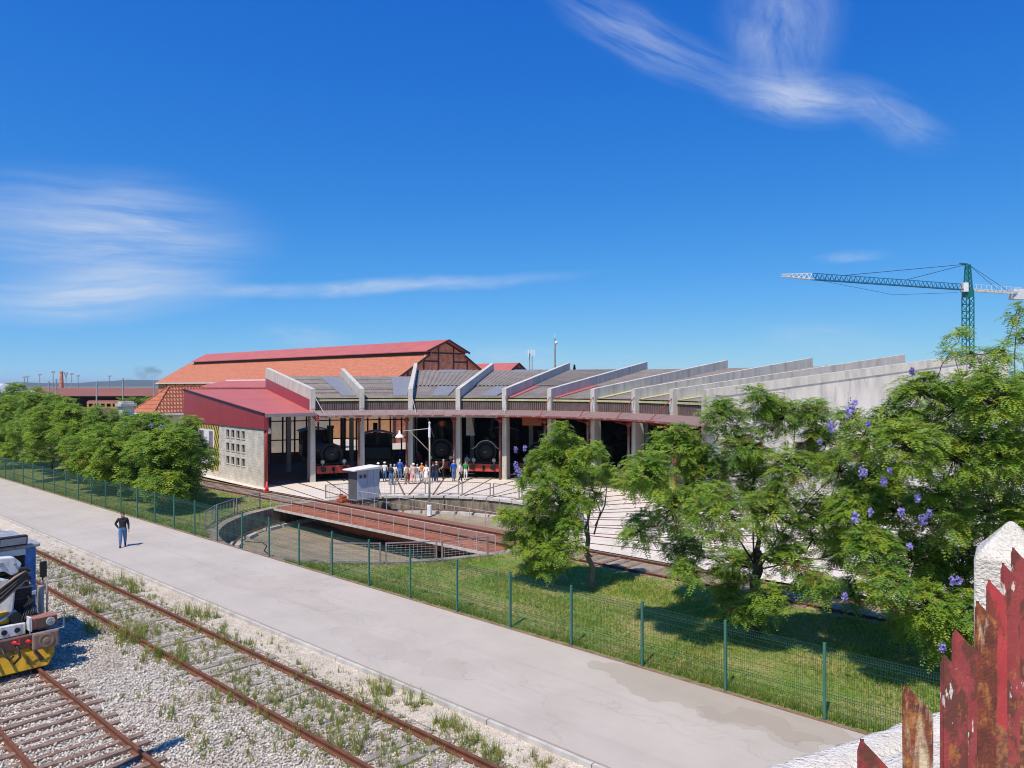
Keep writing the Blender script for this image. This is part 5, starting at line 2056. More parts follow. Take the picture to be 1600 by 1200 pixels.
# ================================================================== LOCOMOTIVES
def loco(label, k, r_front, L=10.0, rear=False, beam='loco_red', rb=0.78, zc=2.25, chim=1.15, chim_mat='loco_black', dome=True, cab_h=3.9, lamp=True, off=0.0, copper=False, tanks=False, smoke_trim=False):
    th = TH0 + DTH * (k - 3 + 0.5)
    o = thing('steam_locomotive', label, 'locomotive', RC + PP(r_front, th, 0, off), -th + (PI if not rear else PI), 'locomotives stabled in the roundhouse bays')
    # local +y points to the turntable after the half turn; the front of the engine is y = 0 and it runs back to y = -L
    b = MB()
    b.box(-1.36, 1.36, -0.16, 0.0, 0.55, 1.20)
    b.build('buffer_beam', beam, o, bevel=0.02)
    for x in (-0.88, 0.88):
        b = MB()
        b.lathe([(0.13, 0), (0.10, 0.28), (0.10, 0.40), (0.23, 0.42), (0.23, 0.46)], 16, (x, 0, 0.95), (0, 1, 0))
        b.build('buffer', 'loco_black', o, smooth=False)
    b = MB()
    b.tube([(0, 0, 0.9), (0, 0.3, 0.9), (0, 0.34, 0.72), (0, 0.22, 0.62)], 0.05, 6)
    b.box(-0.12, 0.12, 0, 0.05, 0.75, 1.05)
    b.build('coupling', 'loco_black', o)
    b = MB()
    b.box(-1.05, -0.95, -L + .3, -.16, 0.55, 1.25)
    b.box(0.95, 1.05, -L + .3, -.16, 0.55, 1.25)
    b.build('frame', 'loco_black', o)
    b = MB()
    b.box(-1.38, 1.38, -L + 2.2, -.16, 1.28, 1.34)
    b.build('running_board', 'loco_black', o)
    for i, y in enumerate((-2.6, -4.2, -5.8)):
        for x in (-0.87, 0.87):
            b = MB()
            s = 1 if x > 0 else -1
            b.lathe([(0.70, 0), (0.70, 0.10), (0.62, 0.12), (0.62, 0.02), (0.16, 0.03), (0.16, 0.16)], 20, (x, y, 0.72), (s, 0, 0))
            b.build('driving_wheel', 'loco_black', o)
    for x in (-0.87, 0.87):
        b = MB()
        b.cyl((x - .06, -1.0, .48), (x + .06, -1.0, .48), .42, n=18)
        b.build('leading_wheel', 'loco_black', o)
        b = MB()
        b.cyl((x * 1.38, -0.5, 0.86), (x * 1.38, -1.5, 0.86), 0.28, n=16)
        b.build('cylinder', 'loco_black', o)
        b = MB()
        b.bar((x * 1.28, -2.6, .6), (x * 1.28, -5.8, .6), .05, .12)
        b.build('coupling_rod', 'loco_steel', o)
    if not rear:
        y0 = -0.75
        b = MB()
        b.lathe([(rb * 1.06, 0), (rb * 1.06, -1.3), (rb, -1.32), (rb, -L + 4.2)], 28, (0, y0, zc), (0, 1, 0))
        b.build('boiler', 'loco_black', o, smooth=False)
        b = MB()
        b.box(-rb * .8, rb * .8, y0 - 1.25, y0 - .05, 1.3, zc - rb * .4)
        b.build('saddle', 'loco_black', o)
        b = MB()
        b.lathe([(rb * .88, 0), (rb * .86, .05), (rb * .5, .13), (0.05, .16)], 26, (0, y0, zc), (0, 1, 0))
        d = b.build('smokebox_door', 'loco_black', o, smooth=True)
        b = MB()
        b.bar((-.16, y0 + .19, zc + .04), (.16, y0 + .19, zc - .04), .03)
        b.lathe([(.05, 0), (.05, .12)], 8, (0, y0 + .15, zc), (0, 1, 0))
        b.build('door_handle', 'veh_grey', d)
        if smoke_trim:
            b = MB()
            rr2 = rb * 1.09
            b.tube([(-1.25, y0 + .02, zc + .25), (-1.0, y0 + .02, zc + .32)] + [(rr2 * math.sin(a), y0 + .02, zc + rr2 * math.cos(a)) for a in np.linspace(-1.05, 1.05, 14)] + [(1.0, y0 + .02, zc + .32), (1.25, y0 + .02, zc + .25)], .035, 6)
            b.build('trim_band', 'loco_trim', o)
        zt = zc + rb
        b = MB()
        b.lathe([(.34, -.12), (.24, .1), (.22, chim * .8), (.30, chim * .86), (.30, chim), (.2, chim)], 18, (0, y0 - .65, zt))
        c = b.build('chimney', 'loco_black', o, smooth=False)
        if copper:
            b = MB()
            b.lathe([(.235, chim * .72), (.33, chim * .84), (.33, chim * 1.03), (.24, chim * 1.04)], 18, (0, y0 - .65, zt))
            b.build('chimney_cap', 'loco_copper', c)
        if dome:
            b = MB()
            b.lathe([(.42, -.15), (.36, .2), (.36, .55), (.26, .75), (.1, .85), (.06, .98), (.03, 1.0)], 20, (0, y0 - 2.7, zt))
            b.build('dome', 'loco_black', o, smooth=True)
        b = MB()
        b.lathe([(.3, -.12), (.24, .12), (.24, .4), (.1, .5)], 16, (0, y0 - 4.0, zt))
        b.build('sand_box', 'loco_black', o, smooth=True)
        b = MB()
        b.tube([(-rb - .05, y0 - .4, zc + .25), (-rb - .05, -L + 3.2, zc + .3)], .025, 5)
        b.tube([(rb + .05, y0 - .4, zc + .25), (rb + .05, -L + 3.2, zc + .3)], .025, 5)
        b.build('handrail', 'loco_steel', o)
        if tanks:
            for x in (-1, 1):
                b = MB()
                b.box(x * .78, x * 1.34, -L + 3.0, -2.6, 1.345, 2.75)
                b.build('side_tank', 'loco_black', o, bevel=.04)
        if lamp:
            for x in (-.88, .88):
                b = MB()
                b.lathe([(.10, -.2), (.16, -.1), (.17, .08), (.14, .1)], 14, (x, -.02, 1.52), (0, 1, 0))
                b.box(x - .04, x + .04, -.1, -.02, 1.2, 1.42)
                b.build('headlamp', 'loco_steel', o)
    yc = -L + 2.6 if not rear else -1.3
    y2 = -L + .3 if not rear else -3.4
    b = MB()
    for x in (-1.3, 1.3):
        b.box(x - .03, x + .03, y2, yc, 1.3, 2.35)
        for q in (y2 + .12, (y2 + yc) / 2, yc - .12):
            b.box(x - .035, x + .035, q - .1, q + .1, 2.35, cab_h - .35)
    zf = 1.3
    b.box(-1.3, 1.3, yc - .06, yc, zf, 2.5)
    b.box(-.16, .16, yc - .055, yc - .005, 2.5, cab_h - .15)
    for s in (-1, 1):
        b.box(s * 1.05, s * 1.3, yc - .055, yc - .005, 2.5, cab_h - .3)
    b.box(-1.27, 1.27, yc - .05, yc - .01, 3.35, cab_h - .25)
    b.box(-1.3, 1.3, y2, y2 + .06, zf, cab_h - .3)
    cbo = b.build('cab', 'loco_black', o)
    b = MB()
    nn = 10
    arc = [(-1.5 + 3.0 * i / nn, cab_h - .32 + .32 * math.sin(PI * i / nn)) for i in range(nn + 1)]
    poly = arc + [(x, z - .06) for x, z in reversed(arc)]
    b.prism(poly, lambda p, q: (p, y2 - .2, q), lambda p, q: (p, yc + .35, q))
    b.build('cab_roof', 'loco_black', cbo)
    if smoke_trim or rear:
        b = MB()
        b.tube([(x, yc + .37, z - .03) for x, z in arc], .03, 5)
        b.build('roof_edge', 'loco_trim', cbo)
    if rear:
        b = MB()
        b.hexa([(-1.25, -1.3, 1.3), (1.25, -1.3, 1.3), (1.25, -.2, 1.3), (-1.25, -.2, 1.3)], [(-1.25, -1.3, 2.45), (1.25, -1.3, 2.45), (1.05, -.35, 2.3), (-1.05, -.35, 2.3)])
        b.build('coal_bunker', 'loco_black', o, bevel=.03)
        b = MB()
        b.lathe([(rb, 0), (rb, -L + 4.4)], 24, (0, -3.4, zc), (0, 1, 0))
        b.build('boiler', 'loco_black', o)
        b = MB()
        b.lathe([(.22, -.1), (.22, 1.1)], 14, (0, -L + 1.6, zc + rb))
        b.build('chimney', 'loco_black', o)
    return o


loco('dark locomotive with dull red beam in the deep shade of the annex', 0, 25.5, 9.0, zc=2.3, chim=1.1, lamp=False, off=-1.2)
loco('black locomotive with tall chimney and orange-red buffer beam beside the first concrete post', 1, 19.9, 10.5, beam='loco_red', rb=0.86, zc=2.05, chim=1.5, off=-0.2)
loco('black locomotive parked cab-first with arched roof behind the crowd', 2, 23.0, 9.0, rear=True, cab_h=3.7, off=-0.55, beam='loco_black')
loco('black locomotive with copper-capped chimney behind the yard lamp', 3, 21.4, 10.0, copper=True, rb=0.92, zc=2.15, chim=1.5, off=0.35, cab_h=4.3)
loco('black locomotive with broad red beam and pale curved smokebox trim right of the crowd', 4, 19.75, 11.0, rb=0.88, zc=2.15, chim=0.35, smoke_trim=True, off=0.1)
loco('black locomotive with red beam half hidden by the top of the small leafy tree', 5, 20.9, 11.0, zc=2.2, chim=0.9)
loco('black locomotive with red beam hidden behind the right side of the small leafy tree', 6, 21.2, 11.0, zc=2.2, chim=0.8, tanks=True)
loco('black locomotive with pipework in the bay right of the small leafy tree', 7, 21.0, 11.0, zc=2.3, chim=0.9, dome=True)
loco('black locomotive glimpsed through the loose crown of the middle tree', 8, 21.0, 11.0, zc=2.3, chim=0.9)

# ================================================================== GREEN MESH FENCE
FT = 17.74
mf = thing('mesh_fence', 'long green welded-mesh fence on green posts along the road edge', 'fence', (0, 0, 0), PHI)
FSP = 2.47
b = MB()
b.box(-0.03, 0.03, -0.03, 0.03, -0.1, 1.78)
b.box(-0.033, 0.033, -0.033, 0.033, 1.78, 1.80)
post0 = b.build('post', 'fence_green', mf)
b = MB()
Lp = FSP - 0.06
for y in np.arange(0.03, Lp, 0.05):
    b.tube([(0, y, 0.03), (0, y, 0.42), (0.0, y, 0.92), (0.0, y, 1.40), (0.0, y, 1.73)], 0.0036, 3, caps=False)
for z in (0.05, 0.25, 0.45, 0.70, 0.90, 1.10, 1.35, 1.50, 1.70):
    b.tube([(0, 0, z), (0, Lp, z)], 0.0048, 3, caps=False)
for z in (0.55, 1.56, 0.62, 1.63):                    # stiffening folds
    b.tube([(0.035, 0, z), (0.035, Lp, z)], 0.0048, 3, caps=False)
for y in np.arange(0.03, Lp, 0.05):
    for z in (0.585, 1.595):
        b.tube([(0, y, z - .055), (0.035, y, z - .03), (0.035, y, z + .03), (0, y, z + .055)], 0.0036, 3, caps=False)
mesh0 = b.build('mesh_panel', 'fence_wire', mf, fix=False)
tag(mesh0, kind='stuff')
s0 = 6.17 - 3 * FSP
for k in range(42):
    s = s0 + k * FSP
    o = post0 if k == 0 else inst(post0, mf)
    o.location = (FT, s, 0)
    o = mesh0 if k == 0 else inst(mesh0, mf)
    o.location = (FT, s + 0.03, 0)
    tag(o, kind='stuff')

# ================================================================== FOOTBRIDGE PARAPET WITH RED PICKETS
fb = thing('footbridge', 'footbridge deck and rough white concrete parapet ledge at the lower right corner', 'footbridge', (0, 0, 0), PHI)
b = MB()
b.box(-9, 9, -2.6, 0.30, 5.75, 6.10)
b.build('deck', 'concrete', fb)
for t in (-8, 8.4):
    b = MB()
    b.box(t - .3, t + .3, -2.2, -0.4, -0.2, 5.75)
    b.build('pier', 'concrete', fb)
fs = thing('parapet_ledge', 'rough white concrete ledge below the red pickets at the bottom right', 'parapet', (0, 0, 0))
# outer edge runs between two measured points one metre below the eye
pA, pB = Vector((0.585, 1.915, 6.80)), Vector((1.95, 2.60, 6.82))
dL = (pB - pA).normalized()
inn = Vector((dL.y, -dL.x, 0))
mb = MB()
NX = 60
prof = [(0.0, -0.55), (-0.015, -0.10), (0.0, -0.012), (0.02, 0.0), (0.10, 0.004), (0.112, -0.006), (0.125, 0.002), (0.24, 0.0), (0.42, -0.004), (0.43, -0.5)]
for i in range(NX + 1):
    base = (pA - dL * 0.9).lerp(pB + dL * 0.4, i / NX)
    for (a, z) in prof:
        j = 0.006
        mb.v.append(tuple(base + inn * (a + random.uniform(-j, j)) + Vector((0, 0, z + random.uniform(-j, j) * .6))))
npf = len(prof)
for i in range(NX):
    for j in range(npf - 1):
        mb.f.append((i * npf + j, i * npf + j + 1, (i + 1) * npf + j + 1, (i + 1) * npf + j))
        mb.m.append(0)
mb.f.append(tuple(range(npf))); mb.m.append(0)
mb.f.append(tuple(NX * npf + j for j in reversed(range(npf)))); mb.m.append(0)
mb.build('ledge', 'post_white', fs, smooth=True)

cp_ = thing('concrete_post', 'white concrete post with blunt pyramid top behind the red pickets', 'post', (1.614, 2.40, 6.1), R(-34))
mb = MB()
w = 0.10
mb.hexa([(-w, -w, -0.3), (w, -w, -0.3), (w, w, -0.3), (-w, w, -0.3)], [(-w, -w  , 1.15), (w, -w  , 1.15), (w, w  , 1.15), (-w, w  , 1.15)])
mb.v += [(0.0, 0.0, 1.27)]
mb.f.pop(1); mb.m.pop(1)
for i in range(4):
    mb.f.append((4 + i, 4 + (i + 1) % 4, 8)); mb.m.append(0)
o = mb.build('shaft', 'post_white', cp_)
md = o.modifiers.new('bevel', 'BEVEL'); md.width = 0.010; md.segments = 3
# the pickets: folded steel pales with pointed tops
pk = thing('picket_fence', 'peeling red steel picket fence with pointed pales along the footbridge', 'fence', (0, 0, 0))
HK = 0.40
PALES = [(1345, 1157, 0), (1417, 1070, 1), (1472, 1024, 0), (1488, 983, 0), (1522, 940, 1), (1549, 906, 2), (1571, 880, 0), (1588, 856, 0), (1603, 838, 2), (1618, 822, 0), (1636, 806, 1)]
pos = []
for (u, v, mk) in PALES:
    Y = HK * 1160 / (v - 602)
    pos.append((Vector(((u - 800) / 1160 * Y, Y, 0)), mk))
first = pos[0][0]
for k in range(1, 11):
    pos.append((first - NV * 0.17 * k, k % 3))
matn = ['picket', 'picket_rusty', 'picket_red']
for i, (p, mk) in enumerate(pos):
    wr, wl_ = 0.038, 0.007
    dr = Vector((1.0, 0.06, 0)).normalized()
    dl = Vector((-0.28, 0.96, 0)).normalized()
    zt = CAM_Z - HK
    th_ = 0.004
    nrm_r = Vector((-0.06, 1.0, 0)).normalized() * th_
    nrm_l = Vector((0.96, 0.28, 0)).normalized() * th_
    lean = Vector((random.uniform(-.008, .008), random.uniform(-.008, .008), 0))
    b = MB()
    NS = 14
    zb = 6.12

    def zq(f, cut):          # heights of the pale from foot to its sloping top
        return [zb + (zt - cut - zb) * q / f for q in range(f + 1)]
    for (d_, w_, nrm, cut) in ((dr, wr, nrm_r, 0.040), (dl, wl_, nrm_l, 0.016)):
        colsx = [0.0, 0.5, 1.0]
        o0 = len(b.v)
        for side in (0, 1):
            for c in colsx:
                for q in range(NS + 1):
                    top_ = zt - cut * c
                    z = zb + (top_ - zb) * q / NS
                    bx = p + d_ * (w_ * c) + nrm * side + lean * ((z - zb) / 1.3)
                    jit = Vector((random.uniform(-1, 1), random.uniform(-1, 1), 0)) * .0006
                    b.v.append(tuple(bx + jit + Vector((0, 0, z))))
        n1 = NS + 1
        for side in (0, 1):
            for c in range(2):
                for q in range(NS):
                    a0 = o0 + side * 3 * n1 + c * n1 + q
                    f = (a0, a0 + n1, a0 + n1 + 1, a0 + 1)
                    b.f.append(f if side == 0 else f[::-1]); b.m.append(0)
        e = o0 + 2 * n1
        for q in range(NS):
            b.f.append((e + q, e + 3 * n1 + q, e + 3 * n1 + q + 1, e + q + 1)); b.m.append(0)
        for c in range(2):
            a0 = o0 + c * n1 + NS
            b.f.append((a0, a0 + n1, a0 + 4 * n1, a0 + 3 * n1)); b.m.append(0)
    b.build('pale', matn[mk], pk)
for z in (6.35, 7.02):
    b = MB()
    pa, pb = pos[-1][0] + DV * 0.045, pos[10][0] + DV * 0.045
    b.bar(pa + Vector((0, 0, z)), pb + Vector((0, 0, z)), 0.008, 0.05)
    b.build('rail', 'picket_rusty', pk)

# signal post out of frame on the left whose shadow falls over the near track
sp_base = Vector((-9.75, 12.15, 0))
sg = thing('signal_post', 'dark steel signal post whose shadow crosses the near rail', 'post', sp_base)
b = MB()
b.tube([(0, 0, -0.2), (0, 0, 8.3)], 0.10, 10)
b.build('pole', 'dark_steel', sg)
b = MB()
b.box(-0.16, 0.16, -0.08, 0.08, 7.3, 8.2)
b.build('signal_head', 'dark_steel', sg, bevel=.03)

# ================================================================== WORKS VEHICLE, lower left
ve = thing('rail_works_vehicle', 'blue and white rail works vehicle with hydraulic crane and yellow front apron', 'rail vehicle', ST(23.55, 5.59), PHI)
# local x = across (t), y = along the track away from the camera
b = MB()
b.hexa([(-1.42, -0.30, 0.07), (1.10, -0.30, 0.07), (1.42, 0.25, 0.22), (-1.42, 0.25, 0.10)],
       [(-1.42, -0.12, 0.64), (1.30, -0.12, 0.64), (1.42, 0.25, 0.64), (-1.42, 0.25, 0.64)])
ap_ = b.build('front_apron', 'veh_yellow', ve, bevel=0.02)
for (x0_, z0_, x1_, z1_) in ((0.80, 0.50, 0.96, 0.24),):
    b = MB()
    b.bar((x0_, -0.14 - (0.64 - z0_) * .3, z0_), (x1_, -0.14 - (0.64 - z1_) * .3, z1_), 0.10, 0.03, up=(0, 1, 0))
    b.build('dark_chevron', 'veh_brown', ap_)
for x in (-1.0, -0.55, -0.1, 0.3, 0.72, 1.12):
    b = MB()
    b.lathe([(.028, 0), (.024, .02)], 6, (x, -0.135, 0.58), (0, -1, 0))
    b.build('bolt', 'veh_brown', ap_)
b = MB()
b.box(-1.42, 1.18, -0.18, 0.16, 0.645, 0.97)
b.build('buffer_beam', 'veh_brown', ve, bevel=0.02)
for x in (-0.92, 0.96):
    b = MB()
    b.box(x - .30, x + .36, -0.48, -0.38, 0.60, 1.06)
    bf = b.build('buffer', 'veh_plate', ve, bevel=0.09)
    b = MB()
    b.lathe([(.19, 0), (.19, .012), (.15, .014), (.15, .004)], 24, (x + .03, -0.48, 0.83), (0, -1, 0))
    b.lathe([(.08, 0), (.06, .02)], 16, (x + .03, -0.48, 0.83), (0, -1, 0))
    tag(b.build('wear_ring', 'hose_tan', bf), kind='stuff')
    b = MB()
    b.cyl((x + .03, -0.39, .83), (x + .03, -0.1, .83), .12, n=14)
    b.build('buffer_stock', 'veh_black', bf)
x = 1.04
b = MB()
b.box(x - .34, x + .28, -0.30, 0.10, 1.12, 1.44)
lb = b.build('lamp_box', 'lamp_orange', ve, bevel=0.03)
b = MB()
b.box(x - .39, x - .345, -0.32, 0.08, 1.10, 1.46)
b.build('lamp_frame', 'veh_white', lb)
b = MB()
b.box(x - .26, x + .25, -0.306, -0.301, 1.15, 1.41)
b.build('lamp_face', 'veh_brown', lb)
b = MB()
b.lathe([(.115, 0), (.115, .03), (.095, .032), (.04, .02)], 20, (x + .10, -0.306, 1.28), (0, -1, 0))
b.build('lamp_lens', 'lens', lb, smooth=True)
b = MB()
b.tube([(x + .10, -.34, 1.22), (x + .10, -.34, 1.34)], .012, 6)
b.tube([(x + .04, -.34, 1.28), (x + .16, -.34, 1.28)], .012, 6)
tag(b.build('lens_guard', 'veh_grey', lb), kind='stuff')
b = MB()
b.tube([(x - .42, -.42, 1.06), (x + .40, -.42, 1.06), (x + .40, -.42, 1.46), (x + .36, -.42, 1.52), (x - .1, -.42, 1.52), (x - .42, -.38, 1.48), (x - .42, -.42, 1.06)], .014, 6)
b.build('lamp_guard', 'veh_grey', ve)
for zz_ in (1.06, 1.50):
    b = MB()
    b.tube([(x + .40, -.42, zz_), (x + .40, 0.1, zz_)], .014, 6)
    b.build('guard_stay', 'veh_grey', ve)
for pts in ([(0.30, -.22, .86), (0.34, -.40, .76), (0.38, -.46, .52), (0.24, -.42, .36)], [(-0.30, -.22, .86), (-0.32, -.42, .70), (-0.28, -.46, .42)], [(0.02, -.2, .80), (0.05, -.36, .62), (0.16, -.42, .50), (0.24, -.4, .58)]):
    b = MB()
    b.tube(pts, .034, 8)
    b.build('air_hose', 'hose', ve, smooth=True)
for x, z in ((0.30, 0.88), (0.62, 0.84)):
    b = MB()
    b.tube([(x, -.2, z), (x + .02, -.36, z)], .04, 8)
    b.bar((x - .09, -.34, z + .03), (x + .10, -.36, z - .04), .034)
    b.bar((x + .09, -.34, z - .08), (x + .09, -.36, z + .17), .028)
    b.build('brake_cock', 'valve_red', ve)
b = MB()
b.box(-1.40, 1.30, 0.17, 7.6, 0.98, 1.12)
b.build('deck', 'veh_black', ve)
b = MB()
b.box(-1.0, 1.0, 0.3, 7.4, 0.50, 0.975)
b.build('underframe', 'veh_black', ve)
for y in (1.5, 6.2):
    for x in (-.87, .87):
        b = MB()
        b.lathe([(.46, 0), (.46, .03), (.42, .04), (.42, .13), (.3, .13), (.3, .08), (.1, .1)], 22, (x * 1.16, y, .47), (1 if x > 0 else -1, 0, 0))
        b.build('wheel', 'veh_brown', ve)
b = MB()
b.box(-0.45, 0.62, -0.03, 0.14, 0.985, 1.30)
wpn = b.build('white_bracket', 'veh_white', ve, bevel=.02)
for x in (-.18, .12, .42):
    b = MB()
    b.cyl((x, -0.045, 1.14), (x, -0.03, 1.14), .07, n=16)
    b.build('bracket_hole', 'veh_black', wpn)
b = MB()
b.box(-0.5, 0.30, 0.2, 0.6, 1.30, 1.62)
b.build('valve_block', 'veh_yellow', ve, bevel=.03)
b = MB()
b.cyl((0.42, 0.05, 1.46), (0.42, 0.5, 1.46), .14, n=14)
b.build('pump', 'veh_black', ve)
b = MB()
b.box(0.50, 0.98, 0.75, 1.25, 1.13, 2.08)
rd = b.build('radiator', 'veh_black', ve, bevel=.02)
for i in range(9):
    b = MB()
    b.box(0.53, 0.95, 0.725, 0.745, 1.22 + i * .092, 1.25 + i * .092)
    b.build('slat', 'dark_steel', rd)
b = MB()
b.box(0.44, 1.02, 0.70, 1.28, 2.08, 2.12)
b.build('radiator_cap', 'veh_grey', rd)
# blue cab
b = MB()
b.box(-1.35, 1.30, 1.55, 4.2, 1.13, 1.75)
b.box(-1.35, 1.30, 1.58, 1.66, 1.75, 2.0)
b.box(1.02, 1.30, 1.55, 1.85, 1.75, 3.05)
b.box(-1.35, -1.05, 1.55, 1.85, 1.75, 3.05)
b.box(1.05, 1.30, 3.9, 4.2, 1.75, 3.05)
b.box(-1.35, -1.05, 3.9, 4.2, 1.75, 3.05)
b.box(-1.05, 1.05, 4.1, 4.2, 1.75, 3.05)
cab = b.build('cab', 'veh_blue', ve, bevel=.025)
b = MB()
b.box(-1.04, 1.01, 1.62, 1.65, 2.02, 3.03)
b.build('windscreen', 'dark_glass', cab)
b = MB()
b.box(1.24, 1.27, 1.87, 3.88, 1.77, 3.03)
b.build('side_window', 'dark_glass', cab)
b = MB()
b.box(-1.06, 1.02, 1.50, 1.56, 2.86, 3.04)
b.build('header_panel', 'veh_white', cab)
b = MB()
b.box(1.0, 1.32, 1.47, 1.9, 1.66, 1.76)
b.build('sill_panel', 'veh_white', cab)
b = MB()
b.box(-1.42, 1.38, 1.42, 4.3, 3.06, 3.16)
b.box(-1.2, 1.1, 1.7, 4.0, 3.16, 3.24)
b.build('cab_roof', 'veh_grey', cab, bevel=.03)
b = MB()
b.hexa([(0.30, 1.30, 3.18), (1.02, 1.30, 3.18), (1.02, 1.52, 3.18), (0.30, 1.52, 3.18)], [(0.30, 1.26, 3.46), (1.02, 1.26, 3.46), (1.02, 1.50, 3.46), (0.30, 1.50, 3.46)])
wlx = b.build('work_light', 'veh_black', cab, bevel=.02)
b = MB()
b.add([(0.34, 1.286, 3.22), (0.98, 1.286, 3.22), (0.98, 1.256, 3.42), (0.34, 1.256, 3.42)], [(0, 1, 2, 3)])
b.build('lens', 'lens', wlx, fix=False)
b = MB()
b.hexa([(-0.9, 1.9, 3.24), (0.15, 1.75, 3.24), (0.25, 2.6, 3.24), (-0.9, 2.8, 3.24)], [(-0.9, 2.0, 3.62), (0.0, 1.9, 3.70), (0.1, 2.5, 3.70), (-0.9, 2.7, 3.62)])
b.build('roof_unit', 'veh_white', cab, bevel=.05)
b = MB()
b.tube([(-.35, 1.7, 3.24), (-.4, 1.65, 3.9), (-.45, 1.7, 4.15)], .05, 8)
b.cyl((-.2, 1.6, 3.24), (-.2, 1.6, 3.42), .09, n=10)
b.build('exhaust', 'veh_black', cab)
b = MB()
b.tube([(1.30, 1.45, 1.30), (1.42, 1.35, 1.9), (1.42, 1.35, 2.30)], .02, 6)
mr_ = b.build('mirror_arm', 'veh_black', ve)
b = MB()
b.box(1.33, 1.52, 1.31, 1.38, 2.15, 2.62)
b.build('mirror', 'veh_black', mr_, bevel=.03)
b = MB()
hr = [(1.30, 0.55, 1.27), (1.30, 0.55, 2.0)] + [(1.30, 0.75 - .2 * math.cos(a), 2.0 + .2 * math.sin(a)) for a in np.linspace(.2, PI - .2, 7)] + [(1.30, 0.95, 2.0), (1.30, 0.95, 1.27)]
b.tube(hr, .022, 8)
b.build('grab_rail', 'veh_grey', ve, smooth=True)
b = MB()
b.cyl((1.18, 0.75, 1.26), (1.18, 0.75, 2.05), .10, n=12)
b.build('air_tank', 'veh_grey', ve)
# crane boom folded forward over the deck, with hoses
b = MB()
b.hexa([(-0.40, 0.35, 1.3), (0.40, 0.30, 1.32), (0.40, 0.62, 1.32), (-0.40, 0.66, 1.3)], [(-0.05, 0.42, 2.60), (0.52, 0.40, 2.35), (0.52, 0.62, 2.35), (-0.05, 0.64, 2.60)])
b.build('crane_post', 'veh_white', ve, bevel=.05)
b = MB()
pl = [(-0.75, 2.25), (-0.40, 2.85), (0.05, 3.06), (0.50, 3.02), (0.70, 2.80), (0.62, 2.55), (0.45, 2.50), (0.28, 2.66), (-0.05, 2.62), (-0.35, 2.10)]
b.prism(pl, lambda p, q: (p, 0.60, q), lambda p, q: (p, 0.84, q))
kn = b.build('crane_knuckle', 'veh_white', ve, bevel=.04)
for (x, z, r) in ((0.20, 2.86, .06), (0.52, 2.82, .035)):
    b = MB()
    b.cyl((x, 0.57, z), (x, 0.60, z), r, n=14)
    b.build('pivot_pin', 'veh_grey', kn)
for i in range(14):
    b = MB()
    o_ = (i % 7) * 0.058
    y_ = 0.08 + (i // 7) * .09 + random.uniform(-.02, .02)
    w_ = [random.uniform(-.03, .03) for _ in range(5)]
    b.tube([(-0.95, y_, 1.30 + o_ + w_[0]), (-0.40, y_ - .04, 1.66 + o_ + w_[1]), (0.08, y_ - .05, 1.98 + o_ + w_[2]), (0.42, y_, 2.26 + o_ * .85 + w_[3]), (0.66, y_ + .08, 2.42 + o_ * .7), (0.78, y_ + .22, 2.34 + o_ * .6)], .030, 7)
    b.build('hydraulic_hose', 'hose' if i % 6 else 'hose_tan', ve, smooth=True)
for x, y, z in ((0.66, .20, 2.52), (0.72, .26, 2.66), (0.62, .20, 2.74), (0.74, .30, 2.42)):
    b = MB()
    b.cyl((x - .1, y, z), (x + .09, y, z), .048, n=8)
    b.build('hose_coupling', 'dark_steel', ve)
b = MB()
b.box(0.66, 0.80, 0.36, 0.56, 2.2, 2.66)
b.build('hose_manifold', 'veh_black', ve)
b = MB()
b.cyl((-0.15, 0.16, 1.36), (0.45, 0.2, 1.60), .055, n=10)
b.build('ram', 'loco_steel', ve)
for k in range(6):
    b = MB()
    b.tube([(0.50 + k * .06, .12, 1.14), (0.54 + k * .07, .0, 1.40 + .04 * k), (0.68 + k * .05, .2, 1.62), (.72 + .03 * k, .6, 1.66 + .05 * k)], .018, 6)
    b.build('cable', 'hose', ve, smooth=True)
b = MB()
b.box(-1.35, 1.25, 4.6, 7.5, 1.27, 2.3)
b.build('equipment_box', 'veh_grey', ve, bevel=.04)

# ================================================================== PEOPLE
for nm, c in (('skin', (0.46, 0.27, 0.19)), ('hair_dark', (0.03, 0.022, 0.018)), ('hair_grey', (0.42, 0.40, 0.38)), ('hat_white', (0.80, 0.78, 0.74)),
              ('cl_black', (0.018, 0.018, 0.02)), ('cl_jeans', (0.075, 0.16, 0.32)), ('cl_navy', (0.02, 0.035, 0.09)), ('cl_white', (0.78, 0.76, 0.74)),
              ('cl_lblue', (0.16, 0.42, 0.66)), ('cl_blue', (0.02, 0.10, 0.46)), ('cl_orange', (0.75, 0.24, 0.03)), ('cl_red', (0.55, 0.02, 0.04)),
              ('cl_pink', (0.66, 0.42, 0.40)), ('cl_khaki', (0.30, 0.24, 0.17)), ('cl_green', (0.05, 0.25, 0.07)), ('cl_grey', (0.16, 0.16, 0.15)),
              ('cl_tan', (0.45, 0.27, 0.16)), ('shoe', (0.035, 0.03, 0.03)), ('glasses', (0.01, 0.01, 0.012))):
    M(nm, c, rough=0.8 if nm != 'glasses' else 0.2, var=0.14, scale=9, bump=0.25 if nm.startswith('cl_') else 0, bscale=25)


